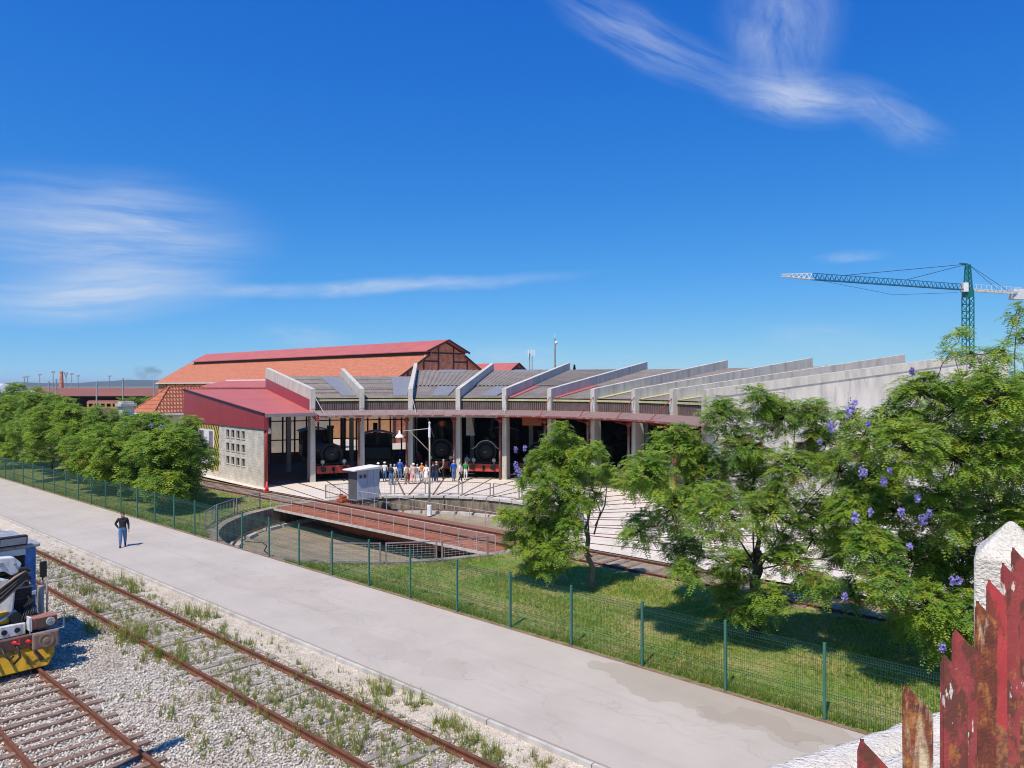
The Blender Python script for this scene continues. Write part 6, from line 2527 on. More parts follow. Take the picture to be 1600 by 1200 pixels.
def person(label, loc, face, H=1.68, shirt='cl_white', pants='cl_jeans', hair='hair_dark', hat=False, stride=0.0, arm=(0.1, 0.1), sleeve='short',
           bag=None, dress=False, hip_hand=False, fine=False, glasses=False, group=None, bulk=1.0):
    root = thing('person', label, 'person', loc, face, group)
    V, E, Rr, T = [], [], [], []

    def J(p, r, par=None, tagv='shirt'):
        V.append(Vector(p) * H)
        Rr.append((r[0] * H * bulk, r[1] * H * bulk) if isinstance(r, tuple) else (r * H * bulk, r * H * bulk))
        if par is not None:
            E.append((par, len(V) - 1))
            T.append(tagv)
        return len(V) - 1
    pel = J((0, 0, .52), (.088, .066))
    wai = J((0, .005, .60), (.080, .060), pel)
    che = J((0, 0, .72), (.098, .068), wai)
    sho = J((0, -.008, .80), (.082, .055), che)
    nec = J((0, .0, .845), .034, sho, 'skin')
    hd0 = J((0, .012, .885), (.043, .050), nec, 'skin')
    hd1 = J((0, .010, .930), (.047, .056), hd0, 'skin')
    J((0, .0, .972), (.034, .040), hd1, 'skin')
    if fine:
        J((0, .074, .905), .009, hd0, 'skin')
    for sx in (-1, 1):
        st_ = stride * sx
        hip = J((sx * .052, .0, .485), (.060, .062), pel, 'pants')
        kn = J((sx * .056, .10 * st_ + .012, .28), (.042, .044), hip, 'pants')
        ka = .5 * st_ if st_ > 0 else .9 * st_
        cf = J((sx * .057, kn and (.10 * st_ * 1.3 - .004 + (.06 * st_)), .19), (.036, .038), kn, 'pants')
        an_ = J((sx * .058, .22 * st_ - .01, .055 + (.03 if st_ < -.3 else 0)), .026, cf, 'pants')
        J((sx * .064, .22 * st_ + .085, .022 + (.0 if st_ > -.3 else 0)), (.026, .020), an_, 'shoe')
        a = arm[0] if sx < 0 else arm[1]
        s1 = J((sx * .105, -.005, .795), (.040, .042), sho, 'shirt')
        if hip_hand and sx > 0:
            el = J((sx * .190, -.055, .665), .030, s1, 'shirt')
            wr = J((sx * .118, -.01, .565), .022, el, 'shirt' if sleeve == 'long' else 'skin')
        else:
            el = J((sx * .145, -.015 + .06 * math.sin(a), .64), .029, s1, 'shirt')
            wr = J((sx * .150, .02 + .19 * math.sin(a), .505 + .09 * (1 - math.cos(a))), .020, el, 'shirt' if sleeve == 'long' else 'skin')
        if hip_hand and sx > 0:                      # hand pushed into the trouser pocket
            J((sx * .085, .0, .520), (.020, .014), wr, 'pants')
            continue
        hv = (V[wr] - V[el]).normalized() / H
        pw = V[wr] / H
        pm = J(tuple(pw + hv * .045 * H), (.022, .013), wr, 'skin')
        if fine:
            side = Vector((0, 1, 0))
            for q, (oy, ln) in enumerate(((-.016, .038), (-.005, .046), (.006, .043), (.016, .034))):
                k1 = J(tuple(pw + hv * H * .070 + side * oy), .0055, pm, 'skin')
                J(tuple(pw + hv * H * (.070 + ln * .8) + side * oy * 1.1 + Vector((-sx * .010, 0, 0))), .005, k1, 'skin')
            k1 = J(tuple(pw + hv * H * .045 + side * .026), .0065, wr, 'skin')
            J(tuple(pw + hv * H * .070 + side * .034), .0055, k1, 'skin')
        else:
            J(tuple(pw + hv * .085 * H), (.017, .011), pm, 'skin')
    me = bpy.data.meshes.new('body_skeleton')
    me.from_pydata([tuple(v) for v in V], E, [])
    ob = bpy.data.objects.new('body_skeleton', me)
    COL.objects.link(ob)
    md = ob.modifiers.new('skin', 'SKIN')
    md.use_smooth_shade = True
    sk = me.skin_vertices[0].data
    for i, r in enumerate(Rr):
        sk[i].radius = r
        sk[i].use_root = (i == 0)
    sub = ob.modifiers.new('sub', 'SUBSURF')
    sub.levels = sub.render_levels = 2 if fine else 1
    dg = bpy.context.evaluated_depsgraph_get()
    new = bpy.data.meshes.new_from_object(ob.evaluated_get(dg))
    bpy.data.objects.remove(ob)
    bpy.data.meshes.remove(me)
    new.name = 'body'
    names = ['skin', shirt, pants, 'shoe']
    for q in names:
        new.materials.append(MATS[q])
    idx = {'skin': 0, 'shirt': 1, 'pants': 2, 'shoe': 3}
    A = np.array([V[a] for a, _ in E])
    B = np.array([V[c] for _, c in E])
    tg = np.array([idx[t] for t in T])
    ctr = np.empty(len(new.polygons) * 3, dtype=np.float32)
    new.polygons.foreach_get('center', ctr)
    ctr = ctr.reshape(-1, 3)
    ab = B - A
    t_ = np.clip(((ctr[:, None, :] - A[None]) * ab[None]).sum(2) / ((ab ** 2).sum(1)[None] + 1e-9), 0, 1)
    d = np.linalg.norm(ctr[:, None, :] - (A[None] + ab[None] * t_[..., None]), axis=2)
    mi = tg[d.argmin(1)]
    zc = ctr[:, 2] / H
    core = np.abs(ctr[:, 0]) / H < .095
    mi[core & (zc > .56) & (zc < .825)] = 1
    mi[(zc <= .56) & (mi == 1) & core] = 2
    mi[(zc > .835) & core] = 0
    new.polygons.foreach_set('material_index', mi.astype(np.int32))
    new.polygons.foreach_set('use_smooth', np.ones(len(new.polygons), dtype=bool))
    zmin = min(v.co.z for v in new.vertices)
    for v in new.vertices:
        v.co.z -= zmin
    body = bpy.data.objects.new('body', new)
    COL.objects.link(body)
    body.parent = root
    # hair: shell over crown and back of the head
    b = MB()
    nu, nv = 12, 6
    for j in range(nv + 1):
        ph = j / nv * PI * .56
        for i in range(nu):
            a = 2 * PI * i / nu
            x = math.sin(ph) * math.cos(a)
            y = math.sin(ph) * math.sin(a)
            z = math.cos(ph)
            if y > .35 and z < .45:
                y, z = y * .85, max(z, .42)
            b.v.append((x * .049 * H * bulk, (y * .058 * bulk + .002) * H, (.925 + z * .058 * bulk + .004) * H - zmin))
    for j in range(nv):
        for i in range(nu):
            i2 = (i + 1) % nu
            b.f.append((j * nu + i, j * nu + i2, (j + 1) * nu + i2, (j + 1) * nu + i)); b.m.append(0)
    b.build('hair', hair, root, smooth=True)
    if hat:
        b = MB()
        b.lathe([(.085 * H, .942 * H - zmin), (.088 * H, .950 * H - zmin), (.056 * H, .958 * H - zmin), (.053 * H, .99 * H - zmin), (.03 * H, 1.005 * H - zmin)], 16)
        b.build('hat', 'hat_white', root, smooth=True)
    if glasses:
        b = MB()
        for sx in (-1, 1):
            b.box(sx * .006 * H, sx * .036 * H, .058 * H, .066 * H, .918 * H - zmin, .936 * H - zmin)
        b.box(-.044 * H, .044 * H, .055 * H, .060 * H, .931 * H - zmin, .937 * H - zmin)
        b.build('sunglasses', 'glasses', root, bevel=.004)
    if bag:
        b = MB()
        b.hexa([(-.075 * H, -.15 * H, .60 * H), (.075 * H, -.15 * H, .60 * H), (.075 * H, -.06 * H, .60 * H), (-.075 * H, -.06 * H, .60 * H)],
               [(-.065 * H, -.12 * H, .79 * H), (.065 * H, -.12 * H, .79 * H), (.065 * H, -.05 * H, .79 * H), (-.065 * H, -.05 * H, .79 * H)])
        b.build('backpack', bag, root, bevel=.02 * H)
    if dress:
        b = MB()
        b.lathe([(.13 * H, .24 * H - zmin), (.115 * H, .38 * H), (.10 * H, .52 * H), (.088 * H, .60 * H)], 14)
        b.build('skirt', shirt, root, smooth=True)
    if fine:
        b = MB()
        b.lathe([(.062 * H, .80 * H), (.052 * H, .835 * H), (.043 * H, .845 * H)], 14, (0, .0, -zmin))
        b.build('collar', shirt, root, smooth=True)
    return root


p = pix(192, 854.5)
person('man in black jacket and blue jeans walking alone on the concrete road', p, R(205), 1.70, 'cl_black', 'cl_jeans', 'hair_dark', stride=.5, arm=(.15, .25), sleeve='long',
       hip_hand=True, fine=True, glasses=True, bulk=1.13)
CROWD = [   # u, v of the feet, facing, height, shirt, trousers, hair, options, label
    (591, 755, 5, 1.60, 'cl_lblue', 'cl_navy', 'hair_grey', dict(hat=True), 'person in light blue top and white hat, leftmost of the crowd beside the grey cabin'),
    (601, 755, 10, 1.58, 'cl_white', 'cl_jeans', 'hair_grey', dict(hat=True), 'person in white top and pale jeans second from the left in the crowd'),
    (610.5, 756, -30, 1.68, 'cl_navy', 'cl_jeans', 'hair_grey', dict(stride=.2), 'person in dark navy top third from the left in the crowd'),
    (616.5, 757, 20, 1.66, 'cl_white', 'cl_khaki', 'hair_grey', dict(), 'person in white shirt and khaki trousers in the left half of the crowd'),
    (625, 753.5, 8, 1.76, 'cl_blue', 'cl_jeans', 'hair_grey', dict(), 'tall person in bright blue shirt and jeans in the left half of the crowd'),
    (634.5, 755, 60, 1.66, 'cl_white', 'cl_khaki', 'hair_dark', dict(bag='cl_tan'), 'person carrying a tan backpack in the middle of the crowd'),
    (639, 757.5, -70, 1.50, 'cl_white', 'cl_red', 'hair_dark', dict(), 'short person in bright red trousers in the middle of the crowd'),
    (646, 754.5, 15, 1.66, 'cl_pink', 'cl_pink', 'hair_grey', dict(hat=True), 'person in pale pink clothes and wide white hat in the crowd'),
    (652, 755.5, -10, 1.60, 'cl_white', 'cl_white', 'hair_grey', dict(bag='cl_grey'), 'person all in white with a grey bag left of the orange shirt'),
    (659, 756, 12, 1.64, 'cl_orange', 'cl_white', 'hair_grey', dict(), 'person in orange shirt and white trousers in the crowd'),
    (666, 754, 160, 1.60, 'cl_white', 'cl_white', 'hair_dark', dict(dress=True), 'person in white dress just left of the yard lamp pole'),
    (677, 756, 30, 1.60, 'cl_navy', 'cl_navy', 'hair_dark', dict(), 'person in navy top just right of the yard lamp pole'),
    (682, 752, -40, 1.74, 'cl_black', 'cl_navy', 'hair_grey', dict(), 'person in dark clothes behind the navy top right of the yard lamp'),
    (693, 751, 100, 1.66, 'cl_grey', 'cl_black', 'hair_grey', dict(), 'person in grey coat standing alone before the copper-capped locomotive'),
    (709, 754.5, 20, 1.72, 'cl_blue', 'cl_jeans', 'hair_grey', dict(stride=.25), 'person in blue shirt and jeans at the right end of the crowd'),
    (719.5, 756.5, 250, 1.70, 'cl_white', 'cl_black', 'hair_dark', dict(stride=.5), 'striding person in white top and black trousers at the right end'),
    (727.5, 751.5, 190, 1.62, 'cl_green', 'cl_white', 'hair_dark', dict(), 'person in green shirt, rightmost beside the red-beamed locomotive'),
    (654, 732, 180, 1.70, 'cl_red', 'cl_navy', 'hair_grey', dict(), 'person in red shirt inside the shed behind the crowd'),
    (625.5, 733, 0, 1.70, 'cl_blue', 'cl_navy', 'hair_dark', dict(), 'person in dark blue inside the shed beside the cab-first locomotive'),
    (730, 738, 170, 1.70, 'cl_white', 'cl_grey', 'hair_dark', dict(), 'person in white inside the shed left of the red-beamed locomotive'),
    (569, 742, 150, 1.64, 'cl_white', 'cl_black', 'hair_dark', dict(), 'person in white and black inside the shed above the grey cabin roof'),
]
for (u, v, fa, H, sh, pa, hr, kw, lab) in CROWD:
    v += {0: 0.5, 1: -3.2, 2: 1.8, 3: -1.5}[int(u) % 4]
    person(lab, pix(u, v, 0.004) + Vector((0, 0, 0.004)), R(fa), H, sh, pa, hr, group='visitors outside the roundhouse', arm=(random.uniform(0, .9), random.uniform(0, .9)), **kw)

# ================================================================== VEGETATION
def unit(a):
    return a / (np.linalg.norm(a, axis=1, keepdims=True) + 1e-9)


def frond_mesh(base, dirs, L, pairs, width, rs, droop=0.45):
    """feathery leaves: each a drooping stalk with paired leaflets (diamond quads)"""
    n = len(base)
    up = np.array([0, 0, 1.0])
    side = np.cross(dirs, up)
    side = unit(side + rs.normal(0, .05, (n, 3)))
    nrm = np.cross(side, dirs)
    vs = []
    ts = np.linspace(0.16, 1.0, pairs)
    for j, t in enumerate(ts):
        p = base + dirs * (L * t)[:, None] - up * (droop * L * t * t)[:, None]
        fwd = unit(dirs - up * (2 * droop * t))
        ln = L * width * (math.sin(PI * (0.18 + 0.74 * t)) ** 0.8) * rs.uniform(.8, 1.15, n)
        wd = L * 0.5 * (0.84 / pairs) * rs.uniform(.85, 1.2, n)
        for sg in (-1, 1):
            ax = side * sg + fwd * 0.42 - up * rs.uniform(-.05, .30, n)[:, None] + nrm * .1
            ax = unit(ax) * ln[:, None]
            pe = fwd * wd[:, None]
            a = p
            b = p + ax * .5 + pe
            c = p + ax
            d = p + ax * .5 - pe
            vs.append(np.stack([a, b, c, d], 1))
    V = np.stack(vs, 1).reshape(-1, 3)             # n, 2*pairs, 4
    F = np.arange(len(V)).reshape(-1, 4)
    return V, F, 2 * pairs


def limb_path(p0, p1, rs, sag=0.12, n=5):
    p0, p1 = np.array(p0), np.array(p1)
    d = np.linalg.norm(p1 - p0)
    out = []
    for i in range(n + 1):
        t = i / n
        q = p0 * (1 - t) + p1 * t
        q = q + np.array([0, 0, 1]) * (math.sin(PI * t) * -sag * d * .5)
        if 0 < i < n:
            q = q + rs.normal(0, .035 * d, 3)
        out.append(tuple(q))
    return out


def jacaranda(label, base, fork_h, lobes, seed, tips=20, fl=0.36, per=9, pairs=7, width=.30, trunk_r=.12, lean=(0, 0), mats=('leaf_a', 'leaf_b', 'leaf_c'), weights=(.5, .33, .17),
              blossoms=(), pods=0, dry=0.0, group=None, bare=(), droop=.45, bark='bark', inner=.35, name='jacaranda_tree'):
    """lobes: (x, y, z, rx, ry, rz) in metres relative to the foot of the trunk"""
    rs = np.random.default_rng(seed)
    root = thing(name, label, 'tree', base, 0, group)
    fork = np.array([lean[0], lean[1], fork_h])
    b = MB()
    tp = limb_path((0, 0, -.1), fork, rs, sag=0, n=5)
    b.tube(tp, [trunk_r * (1.25 - .45 * i / 5) for i in range(6)], 9)
    b.build('trunk', bark, root, smooth=True)
    allb, alld, alll = [], [], []
    tw = MB()
    lob = np.array(lobes)
    order = np.argsort(np.linalg.norm(lob[:, :3] - fork, axis=1))
    nodes = [fork]
    rad = [trunk_r * .8]
    for li in order:
        cx = lob[li]
        c = cx[:3]
        nd = np.array(nodes)
        dist = np.linalg.norm(nd - c, axis=1) + .9 * np.maximum(0, nd[:, 2] - c[2] + .3)
        j = int(dist.argmin())
        r0 = max(.018, rad[j] * .62)
        pth = limb_path(nodes[j], c, rs)
        lb = MB()
        lb.tube(pth, [r0 * (1 - .55 * i / 5) for i in range(6)], 6)
        lb.build('limb', bark, root, smooth=True)
        nodes.append(c)
        rad.append(max(.02, r0 * .62))
        vol = (cx[3] * cx[4] * cx[5]) ** (1 / 3)
        nt = max(5, int(tips * (vol / .8) ** 2))
        d = unit(rs.normal(0, 1, (nt, 3)) + np.array([0, 0, .35]))
        rr_ = rs.uniform(inner, 1.0, nt) ** .7
        tp_ = c + d * rr_[:, None] * cx[3:6]
        for q in range(nt):
            if q % 2 == 0:
                tw.tube([tuple(c + (tp_[q] - c) * .05), tuple(c + (tp_[q] - c) * .55 + rs.normal(0, .04, 3)), tuple(tp_[q])], [.014, .010, .005], 4, caps=False)
        for q in range(nt):
            m = max(4, int(rs.normal(per, 2)))
            az = rs.uniform(0, 2 * PI) + np.arange(m) * 2.4 + rs.normal(0, .3, m)
            el = rs.uniform(-.55, .70, m)
            out = np.stack([np.cos(az) * np.cos(el), np.sin(az) * np.cos(el), np.sin(el)], 1) + d[q] * .45
            allb.append(np.repeat(tp_[q][None], m, 0) + rs.normal(0, .03, (m, 3)))
            alld.append(unit(out))
            alll.append(rs.uniform(.65, 1.15, m) * fl)
    tag(tw.build('twigs', 'bark_dark', root, fix=False), kind='stuff')
    B, D, Lh = np.concatenate(allb), np.concatenate(alld), np.concatenate(alll)
    V, F, per_f = frond_mesh(B, D, Lh, pairs, width, rs, droop)
    # tint by twig so whole sprays share a colour
    pick = rs.choice(len(mats) + 1, size=len(B), p=[w * (1 - dry) for w in weights] + [dry])
    for i in range(1, len(pick)):
        if rs.random() < .72:
            pick[i] = pick[i - 1]
    tag(np_mesh('crown', V, F, list(mats) + ['leaf_dry'], np.repeat(pick, per_f), root), kind='stuff')
    for (x, y, z, r) in blossoms:
        r = r * .72
        n = int(46 * max(1, r / .2))
        c = np.array([x, y, z])
        pp = c + unit(rs.normal(0, 1, (n, 3))) * (rs.uniform(0, 1, (n, 1)) ** .5) * np.array([r * .8, r * .8, r * 1.25])
        sz = .035 if fl > .3 else .04
        quads = []
        for k in range(2):
            a = unit(rs.normal(0, 1, (n, 3))) * sz
            q = unit(np.cross(a, rs.normal(0, 1, (n, 3)))) * sz * .8
            quads.append(np.stack([pp - a, pp + q, pp + a, pp - q], 1))
        VV = np.concatenate(quads).reshape(-1, 3)
        np_mesh('blossom', VV, np.arange(len(VV)).reshape(-1, 4), ['blossom'], None, root)
    if pods:
        ii = rs.choice(len(B), pods)
        pm = MB()
        for q in B[ii]:
            pm.lathe([(.005, -.035), (.032, -.012), (.032, .012), (.005, .035)], 6, tuple(q + np.array([0, 0, -.12])), (1, .3, .2))
        tag(pm.build('seed_pods', 'bark_dark', root), kind='stuff')
    for pts in bare:
        q = MB()
        q.tube(pts, [.035 * (1 - .75 * i / (len(pts) - 1)) for i in range(len(pts))], 5)
        q.build('bare_branch', bark, root, smooth=True)
    return root


def px_lobes(base, items, seed, dyr=1.6, flat=.9, shrink=1.0):
    """crown lobes given as seen in the picture, spread in depth round the trunk"""
    rs = random.Random(seed)
    out = []
    Y0 = base.y
    for it in items:
        u, v, r = it[:3]
        dy = it[3] if len(it) > 3 else rs.uniform(-dyr, dyr)
        Y = Y0 + dy
        x = (u - 800) / 1160 * Y - base.x
        z = CAM_Z - (v - 602) * Y / 1160
        rm = r * Y / 1160 * shrink
        out.append((x, dy, z, rm, rm * 1.05, rm * flat))
    return out


def px_pts(base, items):
    return [((u - 800) / 1160 * (base.y + dy) - base.x, dy, CAM_Z - (v - 602) * (base.y + dy) / 1160) + ((r,) if r else ()) for (u, v, dy, r) in items]


# small tree
tb = pix(925, 921)
jacaranda('small bright green tree with a slim pale trunk on the lawn right of the turntable', tb, 2.35,
          px_lobes(tb, [(877, 672, 14), (866, 694, 20), (893, 696, 18), (845, 718, 20), (878, 722, 22), (910, 715, 18), (930, 702, 15), (825, 745, 18), (858, 752, 24), (892, 752, 24), (925, 745, 20), (950, 738, 15), (968, 750, 12),
                        (840, 785, 24), (875, 790, 26), (905, 785, 20), (930, 775, 13), (800, 808, 18), (786, 806, 11), (830, 822, 24), (865, 828, 26), (895, 822, 18), (805, 845, 18), (840, 858, 24), (872, 862, 22), (900, 850, 11), (835, 885, 18), (862, 890, 14)], 3, 1.2),
          21, tips=165, fl=.31, per=6, pairs=6, width=.40, trunk_r=.10, lean=(-.25, .1), weights=(.62, .18, .20), droop=.5,
          blossoms=px_pts(tb, [(806, 703, 0, .15), (808, 735, 0, .26), (806, 728, .3, .2), (820, 700, .2, .15), (812, 740, -.2, .16), (842, 736, -.6, .12)]),
          bare=[px_pts(tb, [(921, 845, 0, 0), (918, 800, .1, 0), (912, 760, .2, 0), (896, 720, .2, 0)]), px_pts(tb, [(928, 835, 0, 0), (938, 800, .1, 0), (930, 775, .1, 0), (919, 750, .2, 0)]),
                px_pts(tb, [(930, 822, 0, 0), (945, 790, -.1, 0), (948, 762, 0, 0), (938, 745, 0, 0)]), px_pts(tb, [(925, 870, 0, 0), (908, 850, -.3, 0), (880, 840, -.3, 0)])])
# middle tree, loose crown
tb = pix(1176, 992)
jacaranda('middle lawn tree with wide loose crown and dark pods before the white wall', tb, 2.6,
          px_lobes(tb, [(1185, 625, 30), (1222, 655, 38), (1272, 652, 36), (1290, 690, 34), (1128, 648, 36), (1060, 700, 44), (1012, 738, 38), (985, 755, 22), (1100, 735, 46), (1165, 700, 40), (1178, 745, 40),
                        (1245, 735, 42), (1310, 735, 36), (1345, 770, 40), (1050, 795, 42), (1000, 830, 30), (1120, 800, 50), (1205, 800, 48), (1285, 815, 46), (1065, 858, 34), (1145, 880, 38), (1235, 878, 42), (1320, 860, 38),
                        (1195, 935, 32), (1135, 925, 24), (1075, 895, 24), (1280, 915, 30), (1330, 925, 26), (1160, 960, 22)], 5, 2.0),
          33, tips=112, fl=.36, per=6, pairs=7, width=.34, trunk_r=.17, lean=(.2, .2), weights=(.45, .42, .13), dry=.035, pods=150, bark='bark_dark', inner=.3,
          bare=[px_pts(tb, [(1180, 900, 0, 0), (1215, 840, -.6, 0), (1265, 780, -.9, 0), (1300, 745, -1.0, 0)]), px_pts(tb, [(1178, 880, 0, 0), (1140, 820, -.7, 0), (1105, 760, -.9, 0)]),
                px_pts(tb, [(1182, 870, 0, 0), (1200, 790, .2, 0), (1240, 700, .3, 0), (1243, 650, .3, 0)]), px_pts(tb, [(1178, 880, 0, 0), (1175, 780, .5, 0), (1180, 700, .6, 0)]),
                px_pts(tb, [(1230, 820, -.6, 0), (1290, 800, -1, 0), (1330, 790, -1.1, 0)])],
          blossoms=px_pts(tb, [(1281, 690, .2, .12)]))
# big tree on the right
tb = pix(1573, 1050)
jacaranda('big tree with purple blossom reaching above the roofline at the right edge', tb, 3.2,
          px_lobes(tb, [(1500, 525, 13), (1484, 553, 13), (1522, 552, 12), (1588, 490, 13), (1570, 548, 16), (1600, 530, 16), (1545, 580, 18), (1500, 598, 16), (1440, 615, 42), (1495, 640, 50), (1560, 630, 50), (1610, 620, 50),
                        (1395, 655, 34), (1350, 680, 28), (1330, 655, 20), (1420, 700, 50), (1490, 715, 54), (1560, 715, 54), (1610, 720, 50), (1375, 745, 38), (1335, 800, 40), (1400, 800, 50), (1470, 800, 54), (1545, 800, 54),
                        (1610, 820, 55), (1360, 860, 42), (1430, 875, 50), (1500, 890, 54), (1570, 900, 50), (1385, 915, 34), (1450, 950, 44), (1515, 965, 46), (1475, 1000, 32), (1415, 975, 28), (1590, 970, 50)], 9, 2.0),
          47, tips=118, fl=.37, per=6, pairs=7, width=.36, trunk_r=.22, lean=(-.3, .3), weights=(.50, .30, .20), dry=.01, pods=40,
          blossoms=px_pts(tb, [(1333, 632, -.6, .26), (1327, 645, -.7, .2), (1299, 667, -.4, .18), (1517, 567, 0, .2), (1425, 580, 0, .12), (1487, 598, -.8, .12), (1348, 738, -1.6, .2), (1380, 752, -1.6, .14), (1336, 810, -1.8, .2),
                               (1408, 800, -2.2, .14), (1442, 813, -2.2, .18), (1360, 800, -2, .12), (1421, 853, -2.3, .12), (1320, 934, -1.6, .14), (1488, 908, -2.4, .13), (1498, 907, -2.4, .12), (1472, 1012, -2.4, .14), (1434, 778, -2, .14),
                               (1564, 620, -1.5, .12), (1357, 662, -.8, .1), (1452, 802, -2.2, .12), (1390, 735, -1.9, .1)]),
          bare=[px_pts(tb, [(1570, 900, 0, 0), (1540, 760, -.2, 0), (1510, 620, 0, 0), (1492, 560, .1, 0)]),
                px_pts(tb, [(1570, 850, 0, 0), (1590, 700, .2, 0), (1585, 560, .2, 0), (1590, 490, .2, 0)])])

# row of trees along the left of the lawn
LEFT = [(47.0, 20.7, 5.9, 2.7, 'rightmost tree of the left row, beside the block wall annex'),
        (52.0, 21.4, 5.7, 3.3, 'second tree from the right in the left row, before the hipped house'),
        (56.8, 20.7, 5.5, 3.3, 'third tree from the right in the left row, behind the mesh fence'),
        (62.0, 21.5, 5.8, 3.6, 'fourth tree from the right in the left row, below the white pillar'),
        (67.5, 20.8, 6.4, 3.8, 'fifth tree from the right in the left row, behind the mesh fence'),
        (74.0, 21.6, 7.0, 4.0, 'sixth tree from the right in the left row, below the far platform roof'),
        (82.0, 21.6, 7.5, 4.2, 'second tree from the left edge in the left row, below the brick chimney'),
        (91.0, 21.8, 7.9, 4.2, 'leftmost tree of the left row, under the pale warehouse')]
for i, (s, t, h, rad, lab) in enumerate(LEFT):
    rs = random.Random(100 + i)
    lb = []
    cz = h * .53
    for k in range(24):
        a = rs.uniform(0, 2 * PI)
        q = math.sqrt(rs.uniform(.05, 1))
        zz = rs.uniform(-1, 1)
        sc = math.sqrt(max(.1, 1 - zz * zz * .75))
        r0 = rs.uniform(.75, 1.25)
        ox_, oy_ = math.cos(a) * q * (rad - .5) * sc * 1.15, math.sin(a) * q * (rad - .5) * sc * .8
        lb.append((DV.x * ox_ + NV.x * oy_, DV.y * ox_ + NV.y * oy_, cz + zz * (h * .47 - .5), r0, r0, r0 * .8))
    base = ST(s, t)
    bl = []
    if i == 0:
        bl = [(-.5, -1.2, h - .7, .25), (-1.1, -1.2, h - .6, .2)]
    if i == 2:
        bl = [(1.2, -1.0, h - .8, .3), (-.2, -1.8, h - 1.6, .2)]
    if i == 3:
        bl = [(.3, -2, h - 1.9, .22), (2.4, -1.2, h - 1.0, .22)]
    jacaranda(lab, base, h * .30, lb, 60 + i, tips=60 if i < 3 else 46, fl=.42, per=6, pairs=4, width=.48, trunk_r=.13, weights=((.48, .34, .18), (.30, .58, .12), (.55, .20, .25), (.35, .50, .15))[i % 4], blossoms=bl, group='trees in the row on the left lawn', inner=.5, dry=.01, bark='bark_dark')
# small trees far behind
for (u, vt, Y, rad, lab) in ((224, 611, 118, 2.4, 'round green tree beside the hipped tile roof'), (207, 617, 112, 1.7, 'small bush-like tree left of the hipped tile roof'),
                             (1276, 566, 125, 2.2, 'far green treetop behind the last low fin')):
    h = CAM_Z + (602 - vt) * Y / 1160
    rs = random.Random(u)
    lb = [(rs.uniform(-1, 1) * rad * .7, rs.uniform(-1, 1) * rad * .7, h - rad * .9 + rs.uniform(-.8, .7) * rad * .6, rad * .42, rad * .42, rad * .38) for _ in range(9)]
    jacaranda(lab, ((u - 800) / 1160 * Y, Y, 0), h * .4, lb, int(u), tips=18, fl=.7, per=6, pairs=3, width=.5, trunk_r=.16, weights=(.3, .6, .1), bark='bark_dark', name='broadleaf_tree')
for (u, vt, Y, w_, lab) in ((897.5, 572, 140, 1.0, 'pointed dark cypress behind the fifth and sixth fins'), (933, 579, 150, .7, 'first of two small cypress tips behind the sixth fin'), (938, 580, 150, .6, 'second of two small cypress tips behind the sixth fin')):
    h = CAM_Z + (602 - vt) * Y / 1160
    root = thing('cypress_tree', lab, 'tree', ((u - 800) / 1160 * Y, Y, 0))
    b = MB()
    b.tube([(0, 0, 0), (0, 0, h * .8)], [.2, .08], 6)
    b.build('trunk', 'bark_dark', root)
    rs = np.random.default_rng(int(u))
    n = 1500
    z = rs.uniform(.1, 1, n)
    r = w_ * np.minimum(1, (1 - z) * 2.2) * np.sqrt(rs.uniform(.2, 1, n)) + .05
    a = rs.uniform(0, 2 * PI, n)
    P = np.stack([r * np.cos(a), r * np.sin(a), z * h], 1)
    q = np.stack([np.cos(a) * .12, np.sin(a) * .12, np.full(n, .35)], 1)
    w3 = np.stack([-np.sin(a), np.cos(a), np.zeros(n)], 1) * .16
    V = np.stack([P - q * .5, P + w3, P + q, P - w3], 1).reshape(-1, 3)
    tag(np_mesh('crown', V, np.arange(len(V)).reshape(-1, 4), ['cypress'], None, root), kind='stuff')


# ------------------------------------------------------------------ grass, weeds, stones
def in_view(P, m=160):
    u = 800 + 1160 * P[:, 0] / P[:, 1]
    v = 602 + 1160 * (CAM_Z - P[:, 2]) / P[:, 1]
    return (u > -m) & (u < 1600 + m) & (v < 1200 + m) & (P[:, 1] > 3)


def st_arr(s, t, z):
    return np.stack([DV.x * s + NV.x * t, DV.y * s + NV.y * t, z], 1)


def blades(name, P, hts, wid, mats, probs, lean=.35, rs=rng, kinds=3):
    n = len(P)
    k = kinds
    P = np.repeat(P, k, 0) + np.concatenate([rs.normal(0, .03, (n * k, 2)), np.zeros((n * k, 1))], 1)
    h = np.repeat(hts, k) * rs.uniform(.6, 1.2, n * k)
    a = rs.uniform(0, 2 * PI, n * k)
    w = wid * rs.uniform(.7, 1.3, n * k)
    sd = np.stack([np.cos(a) * w, np.sin(a) * w, np.zeros(n * k)], 1)
    tip = np.stack([rs.normal(0, lean, n * k) * h, rs.normal(0, lean, n * k) * h, h], 1)
    V = np.stack([P - sd, P + sd, P + tip], 1).reshape(-1, 3)
    F = np.arange(len(V)).reshape(-1, 3)
    mi = np.repeat(rs.choice(len(mats), n, p=probs), k)
    return tag(np_mesh(name, V, F, list(mats), mi), kind='stuff')


